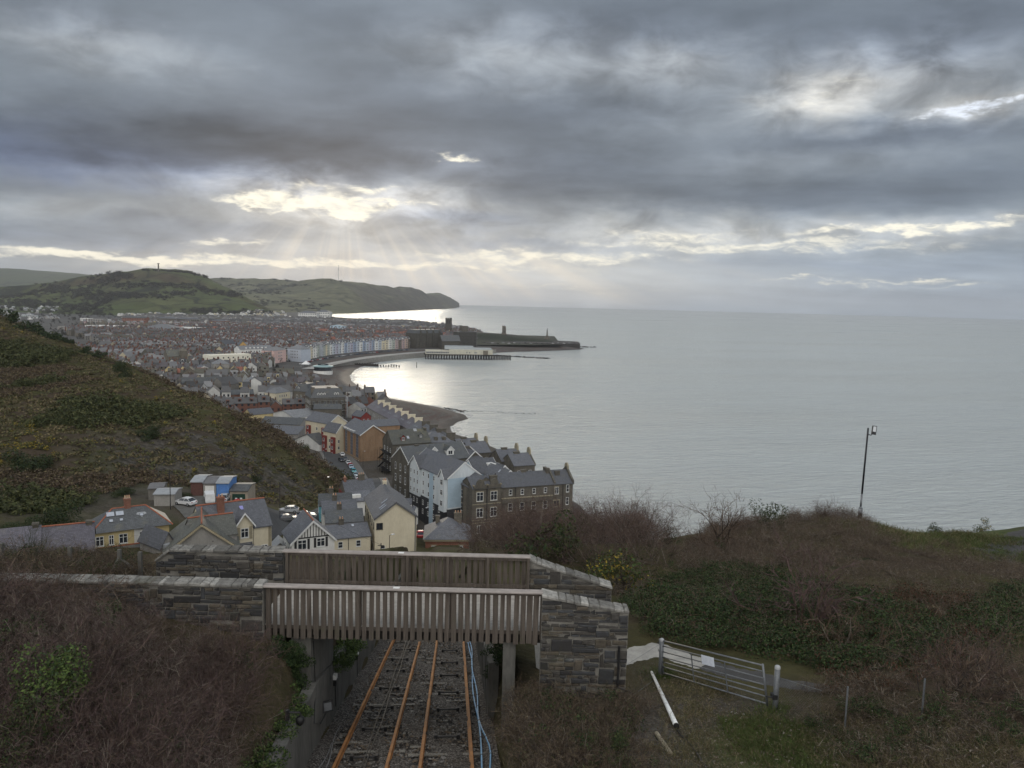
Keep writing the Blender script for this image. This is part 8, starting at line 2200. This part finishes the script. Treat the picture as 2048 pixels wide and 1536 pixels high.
# white houses scattered at the foot of the green hill, caravans on the left
def dots(lab, name, cat, group, pxs, W_, D_, He_, walls, roofs, z0=5.3):
 for k, (px, py) in enumerate(pxs):
  w_ = tr.choice(walls); r_ = tr.choice(roofs); key = (name, w_.name, r_.name)
  h_ = PH_BVH.ray_cast(EYE, ray(px, py).normalized())[0]; g_ = G(px, py, z0); p_ = g_ if (h_ is None or (g_ - EYE).length < (h_ - EYE).length) else h_
  if key not in mesh_cache: mesh_cache[key] = small_house(W_, D_, He_, W_ * .28, tr.choice(['eave', 'gable']), False).mesh(name, [w_, r_, BRICKR, GLASS])
  o = link(name, mesh_cache[key], None, p_, (0, 0, tr.uniform(-.3, .3))); tag(o, lab, cat, group)
hs = []
for k in range(60): hs.append((238 + k * 5.2 + tr.uniform(-1, 1), 632 + tr.uniform(-2, 3) - abs(k - 30) * .04))
for k in range(34): hs.append((480 + tr.uniform(0, 100), 622 + tr.uniform(0, 16)))
for k in range(12): hs.append((536 + k * 2.5, 612 + k * 1.1 + tr.uniform(-1, 1)))
dots('small white house among the pale rows at the foot of the green hill', 'hillfoot_house', 'house', 'white houses at the foot of the green hill', hs, 9, 9, 6, [WHITEW, WHITEW, CREAM, GREYR], [SLATE, SLATE_D, SLATE_L])
cs_ = [(tr.uniform(-20, 115), tr.uniform(614, 640)) for k in range(95)]
dots('pale caravan or cabin in the holiday park below the woods', 'caravan', 'caravan', 'caravans of the holiday park', cs_, 10, 4, 2.6, [GREYR, WHITEW, GREYR, mat('pale_green_panel', (0.4, .46, .42))], [ZINC, ZINC, SLATE_L])
# trees between the houses
tp2 = [with_mat(leaf_proto(800 + i, 130, 2.6, 3.2, .5, .2, .35, 1, 5), [[0, 0, 1]]) for i in range(4)]
pos = []
for k in range(900):
 px, py = tr.uniform(60, 720), 630 + 130 * tr.random() ** 2.2; q = G(px, py, 5.4)
 if float(coast_dist(np.array([q.x]), np.array([q.y]))[0]) > 60 and q.y < 2500: pos.append(tuple(q))
stuff('town_trees', 'small dark winter trees scattered between the town roofs', [place(tp2, np.array(pos), .6, 1.5, vr)], WOODM)
# ------------------------------------------------------------------ street, cars and lamps
ROAD = mat('asphalt', (0.075, 0.076, 0.079), (0.055, 0.056, 0.058), .4, .85)
PAVE = mat('pavement_slabs', (0.17, 0.165, 0.158), (0.13, .127, .12), 1)
def ribbon(name, pts, u0, u1, lift, material, lab, cat='road', n_=70):
 P_ = resample(pts, n_); mb = MB(); vs = []
 for i in range(n_):
  d_ = P_[min(i + 1, n_ - 1)] - P_[max(i - 1, 0)]; nn_ = np.array((-d_[1], d_[0], 0)) / np.hypot(d_[0], d_[1])
  zc = max(gz(P_[i][0] + nn_[0] * u, P_[i][1] + nn_[1] * u) for u in (-6, -3, 0, 3, 6)) + lift
  for u in np.linspace(u0, u1, 5): q = P_[i] + nn_ * u; vs.append((q[0], q[1], zc if n_ == 70 else gz(q[0], q[1]) + lift + .1))
 mb.add(vs, [(i * 5 + k, i * 5 + k + 1, i * 5 + 6 + k, i * 5 + 5 + k) for i in range(n_ - 1) for k in range(4)])
 return tag(mb.build(name, material), lab, cat, kind='structure')
SP = [G(600, 842, 5.6), G(622, 862, 5.7), G(650, 890, 6.6), G(683, 932, 8.6), G(712, 976, 11.5), G(735, 1012, 15)]
SP = [Vector((p.x, p.y, p.z)) for p in SP]
ribbon('road', SP, -4.2, 4.6, .12, ROAD, 'steep grey street with parked cars running down to the sea front')
ribbon('pavement', SP, 4.6, 7.0, .25, PAVE, 'pavement beside the street on the seaward side', 'pavement')
ribbon('pavement', SP, -5.4, -4.2, .25, PAVE, 'narrow pavement beside the street on the hill side', 'pavement')
LANE = [at(500, 1058, 150), at(560, 1042, 160), at(610, 1032, 168), at(650, 1022, 178), at(690, 1014, 190)]
ribbon('lane', LANE, -3.0, 3.0, .15, ROAD, 'grey lane climbing past the silver cars to the garages', 'road', 40)
LOT = [at(350, 1015, 143), at(400, 1012, 146), at(450, 1008, 149), at(500, 1012, 152)]
ribbon('car_park', LOT, -5.5, 5.5, .10, mat('gravel_lot', (0.12, 0.118, 0.11), (0.085, .082, .076), .8), 'gravel parking place in front of the garages', 'car park', 30)
SRP = resample(SP, 200)
def street_at(q, u):           # q 0..1 down the street
 i = min(198, int(q * 199)); d_ = SRP[i + 1] - SRP[i]; L_ = np.hypot(d_[0], d_[1]); nn_ = np.array((-d_[1], d_[0], 0)) / L_
 p = SRP[i] + nn_ * u
 zc = max(gz(SRP[i][0] + nn_[0] * k, SRP[i][1] + nn_[1] * k) for k in (-6, -3, 0, 3, 6)) + .12
 return Vector((p[0], p[1], zc)), math.atan2(d_[1], d_[0]), math.atan2(SRP[min(i + 8, 199)][2] - SRP[max(i - 8, 0)][2], 16 * L_)
TYRE = mat('tyre_rubber', (0.015, 0.015, 0.016), (0.02, .02, .02), 4, .8)
RIM = mat('wheel_rim', (0.35, 0.36, 0.37), (0.25, .26, .27), 4, .4, metal=.6)
LAMPW = mat('lamp_clear', (0.6, 0.62, 0.65), rough=.2); LAMPR = mat('lamp_red', (0.35, 0.02, 0.02), rough=.25)
CARC = {'white': (0.70, 0.71, 0.72), 'silver': (0.42, 0.44, 0.46), 'black': (0.02, 0.02, 0.023), 'red': (0.42, 0.03, 0.035), 'dark blue': (0.04, 0.07, 0.14), 'blue': (0.07, 0.16, 0.30), 'turquoise': (0.10, 0.42, 0.46), 'grey': (0.13, 0.135, 0.14), 'dark red': (0.22, .03, .035), 'pale blue': (0.42, .52, .60)}
_car = {}
def car_meshes(colour, van=False):
 if (colour, van) in _car: return _car[(colour, van)]
 c = CARC[colour]; pm = mat('car_paint_' + colour.replace(' ', '_'), c, tuple(v * .85 for v in c), 1.5, .22, spec=.6, fine=.03)
 body = MB(); w = .86
 if not van:
  low = [(-2.05, .32), (2.0, .30), (2.08, .55), (1.95, .74), (1.05, .90), (-1.85, .96), (-2.08, .72)]
  cab = [(1.05, .90), (.38, 1.36), (-1.05, 1.40), (-1.85, .96)]
  top = [(.42, 1.355), (.30, 1.43), (-.25, 1.47), (-.95, 1.44), (-1.15, 1.385)]
 else:
  low = [(-2.35, .36), (2.3, .34), (2.36, .70), (2.1, 1.05), (1.55, 1.20), (-2.4, 1.25), (-2.42, .6)]
  cab = [(1.55, 1.18), (.95, 1.85), (.1, 1.9), (.1, 1.2)]
  top = [(.98, 1.84), (.6, 2.0), (-2.35, 1.98), (-2.4, 1.24), (.1, 1.22), (.12, 1.86)]
 def sec(prof, wa, wb, z0, z1, mi):
  vs = []
  for sgn in (-1, 1):
   for x, z in prof:
    q = (z - z0) / max(.01, z1 - z0); ww = wa + (wb - wa) * min(1, max(0, q)); vs.append((x, sgn * ww, z))
  n = len(prof); body_ = [(i, (i + 1) % n, n + (i + 1) % n, n + i) for i in range(n)] + [tuple(range(n - 1, -1, -1)), tuple(range(n, 2 * n))]
  return vs, body_
 vs, fs = sec(low, .80, .86, .3, .7, 0); body.add(vs, fs, 0)
 vs, fs = sec(top, .62 if not van else .86, .60 if not van else .80, top[0][1], 1.47 if not van else 2, 0); body.add(vs, fs, 0)
 if not van:
  for sgn in (-1, 1):      # pillars
   for (x0, z0), (x1, z1) in (((1.02, .92), (.40, 1.36)), ((-.35, .94), (-.35, 1.40)), ((-1.72, .98), (-1.08, 1.39))):
    body.tube([(x0, sgn * .815, z0), (x1, sgn * .625, z1)], .035, 4)
 for sgn in (-1, 1): body.box(.75, sgn * .9 - .08, .92, .92, sgn * .9 + .08, 1.06)
 gl = MB(); vs, fs = sec(cab, .82, .63 if not van else .78, cab[0][1], 1.4 if not van else 1.9, 0); gl.add(vs, fs)
 wh = MB(); r_ = .31; n = 14
 pr = [(-.10, r_ - .03), (-.08, r_), (.08, r_), (.10, r_ - .03)]
 for y, rr in pr: wh.v += [(rr * math.cos(6.2832 * k / n), y, rr * math.sin(6.2832 * k / n)) for k in range(n)]
 wh.f += [(i * n + k, i * n + (k + 1) % n, (i + 1) * n + (k + 1) % n, (i + 1) * n + k) for i in range(3) for k in range(n)] + [tuple(range(n - 1, -1, -1)), tuple(3 * n + k for k in range(n))]; wh.m += [0] * len(wh.f)
 rm = MB()
 for y in (-.104, .104): rm.add([(.19 * math.cos(6.2832 * k / n), y, .19 * math.sin(6.2832 * k / n)) for k in range(n)], [tuple(range(n))])
 hl = MB().box(-.06, -.16, -.06, .03, .16, .07)
 plate = MB().box(-.02, -.25, -.06, .01, .25, .05)
 _car[(colour, van)] = (body.mesh('body', pm), gl.mesh('windows', GLASS), wh.mesh('tyre', TYRE), rm.mesh('rim', RIM), hl.mesh('headlight', LAMPW), hl.mesh('tail_light', LAMPR))
 return _car[(colour, van)]
def car(lab, colour, loc, rz, pitch=0.0, van=False, group=None):
 ms = car_meshes(colour, van)
 t = thing('van' if van else 'parked_car', lab, 'van' if van else 'car', loc, rz, group); t.rotation_euler = (0, -pitch, rz)
 link('body', ms[0], t); link('windows', ms[1], t)
 xl = 1.28 if not van else 1.45
 for x in (xl, -xl + .05):
  for y in (-.78, .78): w = link('wheel', ms[2], t, (x, y, .31)); link('rim', ms[3], w)
 hx = 2.02 if not van else 2.32
 for y in (-.58, .58): link('headlight', ms[4], t, (hx, y, .66)); link('tail_light', ms[5], t, (-hx + .0, y, .76))
 return t
# cars on the steep street (right hand side as seen)
sc = [('dark red', .20), ('silver', .25), ('white', .30), ('black', .355), ('dark blue', .40), ('silver', .445), ('black', .485), ('white', .525), ('grey', .565), ('white', .605), ('pale blue', .645), ('blue', .675)]
for i, (c, q) in enumerate(sc):
 p, a_, pt_ = street_at(q, 3.1); car(f'{c} car parked on the steep street, {ORD[i]} from its far end', c, p, a_, pt_, group='cars parked along the street')
for c, px, py, lab in (('black', 681, 925, 'black car driving up the open middle of the street'), ):
 best = min(range(199), key=lambda i: abs(project(SRP[i][None])[1][0] - py)); p, a_, pt_ = street_at(best / 199, 1.2); car(lab, c, p, a_ + .12, pt_)
for c, py, lab in (('red', 934, 'red car parked on the street just below the black one'), ('turquoise', 943, 'turquoise car parked on the street below the red one'), ('pale blue', 949, 'pale blue car parked behind the turquoise one'), ('white', 954, 'white car parked near the top of the street'), ('red', 958, 'red car parked last at the top of the street')):
 best = min(range(199), key=lambda i: abs(project(SRP[i][None])[1][0] - py)); p, a_, pt_ = street_at(best / 199, 3.2); car(lab, c, p, a_, pt_, group='cars parked along the street')
def car_px(lab, c, px, py, rz, van=False):
 q = hit(px, py + 6) or at(px, py, 150); q = Vector(q); q.z = gz(q.x, q.y) + .14; return car(lab, c, q, rz, 0, van)
car_px('white van parked in front of the blue garage', 'white', 419, 999, R(115), True); car_px('white car parked at the end of the purple slate roofs', 'white', 371, 1005, R(160)); car_px('silver car half hidden behind the tall brick chimney', 'silver', 449, 997, R(100)); car_px('red car parked in front of the green garage door', 'red', 482, 998, R(75))
car_px('silver hatchback on the verge beside the lane', 'silver', 578, 1020, R(190)); car_px('silver blue car on the lane below the hatchback', 'grey', 575, 1037, R(30)); car_px('pale car behind the half timbered roof', 'silver', 612, 1031, R(25))
car_px('red car on the road beside the yellow gable', 'red', 841, 1068, R(95))
# promenade road cars
pr2 = resample([G(598, 729.5, 5.55), G(628, 722, 5.55), G(660, 716, 5.55), G(700, 710.5, 5.55), G(750, 705.5, 5.55), G(800, 701.5, 5.55), G(832, 699.5, 5.55)], 60)
for i in range(1, 56):
 if i % 9 == 4: continue
 c = tr.choice(['white', 'silver', 'black', 'grey', 'dark blue', 'red', 'silver', 'black', 'grey', 'white']); d_ = pr2[i + 1] - pr2[i - 1]
 car(f'{c} car parked in the long line on the far promenade', c, pr2[i], math.atan2(d_[1], d_[0]), group=f'{c} cars on the promenade')
q = G(990, 690, 8.7)
for i in range(16):
 p = G(985 + i * 11.0, 686.5 + (i % 2), 8.7); c = tr.choice(['white', 'silver', 'white', 'grey', 'black']); car(f'{c} car parked on the castle sea wall promenade', c, p, .4, group=f'{c} cars by the castle')
# garages
for (A, B_, z, D, h_, wm, rm, dm, lab) in (((383, 984), (405, 986), 39.6, 6, 2.6, mat('brown_boards', (0.12, .06, .05), (.09, .045, .038), 2), ZINC, None, 'brown boarded shed with a pale sheet roof, first of the garage row'), ((408, 985), (431, 983), 39.3, 6, 2.5, GREYR, FELT, WHITEW, 'grey garage with pale double doors, second of the row'), ((434, 974), (457, 972), 40.0, 6, 2.9, mat('blue_boards', (0.10, 0.22, 0.48), (.08, .18, .4), 2), ZINC, mat('blue_door', (0.09, 0.21, 0.50)), 'bright blue garage, third of the row'), ((461, 966), (494, 966), 40.2, 6.5, 3.1, mat('buff_render', (0.34, 0.29, 0.23), (.27, .23, .18), .8), SLATE_D, mat('green_door', (0.015, 0.05, 0.035)), 'buff garage with a dark green door, last of the row')):
 qc = at((A[0] + B_[0]) / 2, 990, 152); qc.z = gz(qc.x, qc.y); wv_ = Vector((.99, .10, 0)) * ((B_[0] - A[0]) * .052); qa, qb = qc - wv_, qc + wv_; zq = qc.z + .1; qa.z = qb.z = zq + h_
 b = done(Bld('garage', lab, qa, qb, zq + h_, h_, D, .5, 'eave', wm, rm, cat='garage', group='row of garages below the hill', world=True))
 if dm:
  b.fbox('F', -b.W * .36, b.W * .36, .05, h_ * .82, .04, dm, 'door')
  if 'green' in lab:
   for u in (-.5, .45): b.fbox('F', u - .2, u + .2, 1.5, 1.8, .06, WHITE, 'door_light')
for pxa, pxb, py, h_, m_, r_, lab in ((308, 350, 1012, 2.2, GREYR, ZINC, 'pale sheet roofed shed beside the parked white car'), (297, 327, 1000, 2.2, mat('grey_boards', (.2, .19, .17), (.15, .14, .13), 2), FELT, 'weathered grey boarded shed above the pale sheet roof')):
 qa = hit(pxa, py) or at(pxa, py, 145); qb = hit(pxb, py) or at(pxb, py, 145); qa.z = qb.z = (qa.z + qb.z) / 2 + h_
 done(Bld('shed', lab, qa, qb, qa.z, h_, 4.5, .4, 'eave', m_, r_, cat='shed', world=True))
# street lamps
def street_lamp(lab, loc, h_=6.0, rz=0):
 t = thing('street_lamp', lab, 'street lamp', loc, rz, 'slim street lamps'); MB().tube([(0, 0, -1), (0, 0, h_)], .07, 6, r1=.05).build('pole', DARKSTEEL, t)
 MB().tube([(0, 0, h_), (.5, 0, h_ + .12)], .04, 5).build('arm', DARKSTEEL, t); MB().box(.35, -.12, h_ + .05, .95, .12, h_ + .2).build('lamp_head', LAMPW, t)
for (px, py, d_, h_, lab) in ((652, 1003, 200, 6.5, 'street lamp at the foot of the hill slope, against the brown scrub'), (649, 930, 310, 6, 'dark street lamp post by the white gable cottage'), (726, 934, 306, 6.5, 'street lamp in front of the orange brick end wall'), (849, 1040, 215, 7, 'street lamp against the pale blue cladding'), (779, 1100, 140, 6.5, 'lamp post in front of the blank yellow gable')):
 q = at(px, py, d_); q.z = gz(q.x, q.y); street_lamp(lab, q, h_, .6)
# poles and wires by the houses
def pole(lab, px, py, d_, h_, r_=.11):
 q = at(px, py, d_); q.z = gz(q.x, q.y); t = thing('utility_pole', lab, 'utility pole', q, group='utility poles among the houses'); MB().tube([(0, 0, -1), (0, 0, h_)], r_, 7, r1=r_ * .75).build('pole', DARKSTEEL, t); mb = MB(); mb.box(-.6, -.05, h_ - .5, .6, .05, h_ - .38); mb.build('crossarm', DARKSTEEL, t); return q + Vector((0, 0, h_ - .3))
w1 = pole('thin pole rising from the verge beside the silver hatchback', 560, 1030, 160, 8.0, .07); w2 = pole('dark utility pole between the cream cottage and the yellow gable', 762, 1108, 140, 5.0); w3 = pole('thin pole behind the slate ridge near the white car', 341, 1015, 142, 7.5, .08)
mb = MB(); P_ = [w2.lerp(w1, k / 16) - Vector((0, 0, 1.2 * math.sin(math.pi * k / 16))) for k in range(17)]; mb.tube(P_, .02, 4); o = mb.build('overhead_wire', BLACK); tag(o, 'thin overhead wire sagging between two utility poles', 'wire')
# white stair rails below the cream house
q = G(503, 1108, 33.5); t = thing('handrail', 'white sloping handrails in front of the red door', 'handrail', q)
mb = MB()
for y in (-.35, 0, .35): mb.tube([(-.5 + y * .6, y, -1.0), (1.2 + y * .6, y + .2, 1.9)], .05, 6)
mb.build('rails', WHITE, t)
# pale roofed greenhouse in the yards
b = done(Bld('shed', 'small pale glass roofed shed between the cream house and the half timbered house', (548, 1098), (572, 1096), 31.0, 2.0, 4, 1.0, 'gable', GREYR, ZINC, cat='shed'))
# fence posts along the left path
for k, (px, py, d_, h_) in enumerate(((5, 1145, 30, 1.9), (141, 1140, 30, 1.7), (240, 1145, 29, 1.9), (281, 1150, 28.5, 1.7))):
 q = at(px, py, d_); q.z = gz(q.x, q.y) - .1; t = thing('fence_post', ['concrete fence post at the photo edge behind the long wall', 'concrete fence post standing alone in the straggly scrub', 'braced concrete corner post of the wire fence', 'concrete post next to the end of the short stone wall'][k], 'fence post', q, group='concrete fence posts'); hh = at(px, py - (48 if k else 60), d_).z - q.z
 MB().box(-.06, -.06, -.4, .06, .06, hh).build('post', CONCRETE, t)
 if k == 2:
  MB().tube([(0, .0, hh * .7), (1.0, .1, -.1)], .05, 5).build('brace', CONCRETE, t); MB().tube([(0, -.05, hh * .72), (-.2, -.9, -.1)], .05, 5).build('brace', CONCRETE, t)
# ------------------------------------------------------------------ sea air
hm = bpy.data.materials.new('haze_air'); hm.use_nodes = True
ht = hm.node_tree; ht.nodes.clear()
ho = ht.nodes.new('ShaderNodeOutputMaterial'); hv = ht.nodes.new('ShaderNodeVolumePrincipled')
hv.inputs['Color'].default_value = (0.86, 0.90, 0.96, 1)
hv.inputs['Density'].default_value = 6.0e-5
hv.inputs['Anisotropy'].default_value = 0.35
ht.links.new(hv.outputs[0], ho.inputs['Volume'])
hb = MB().box(-16000, -16000, -8, 16000, 16000, 330)
haze = hb.build('haze', hm)
tag(haze, 'thin sea haze that pales the far hills', 'haze', kind='stuff')
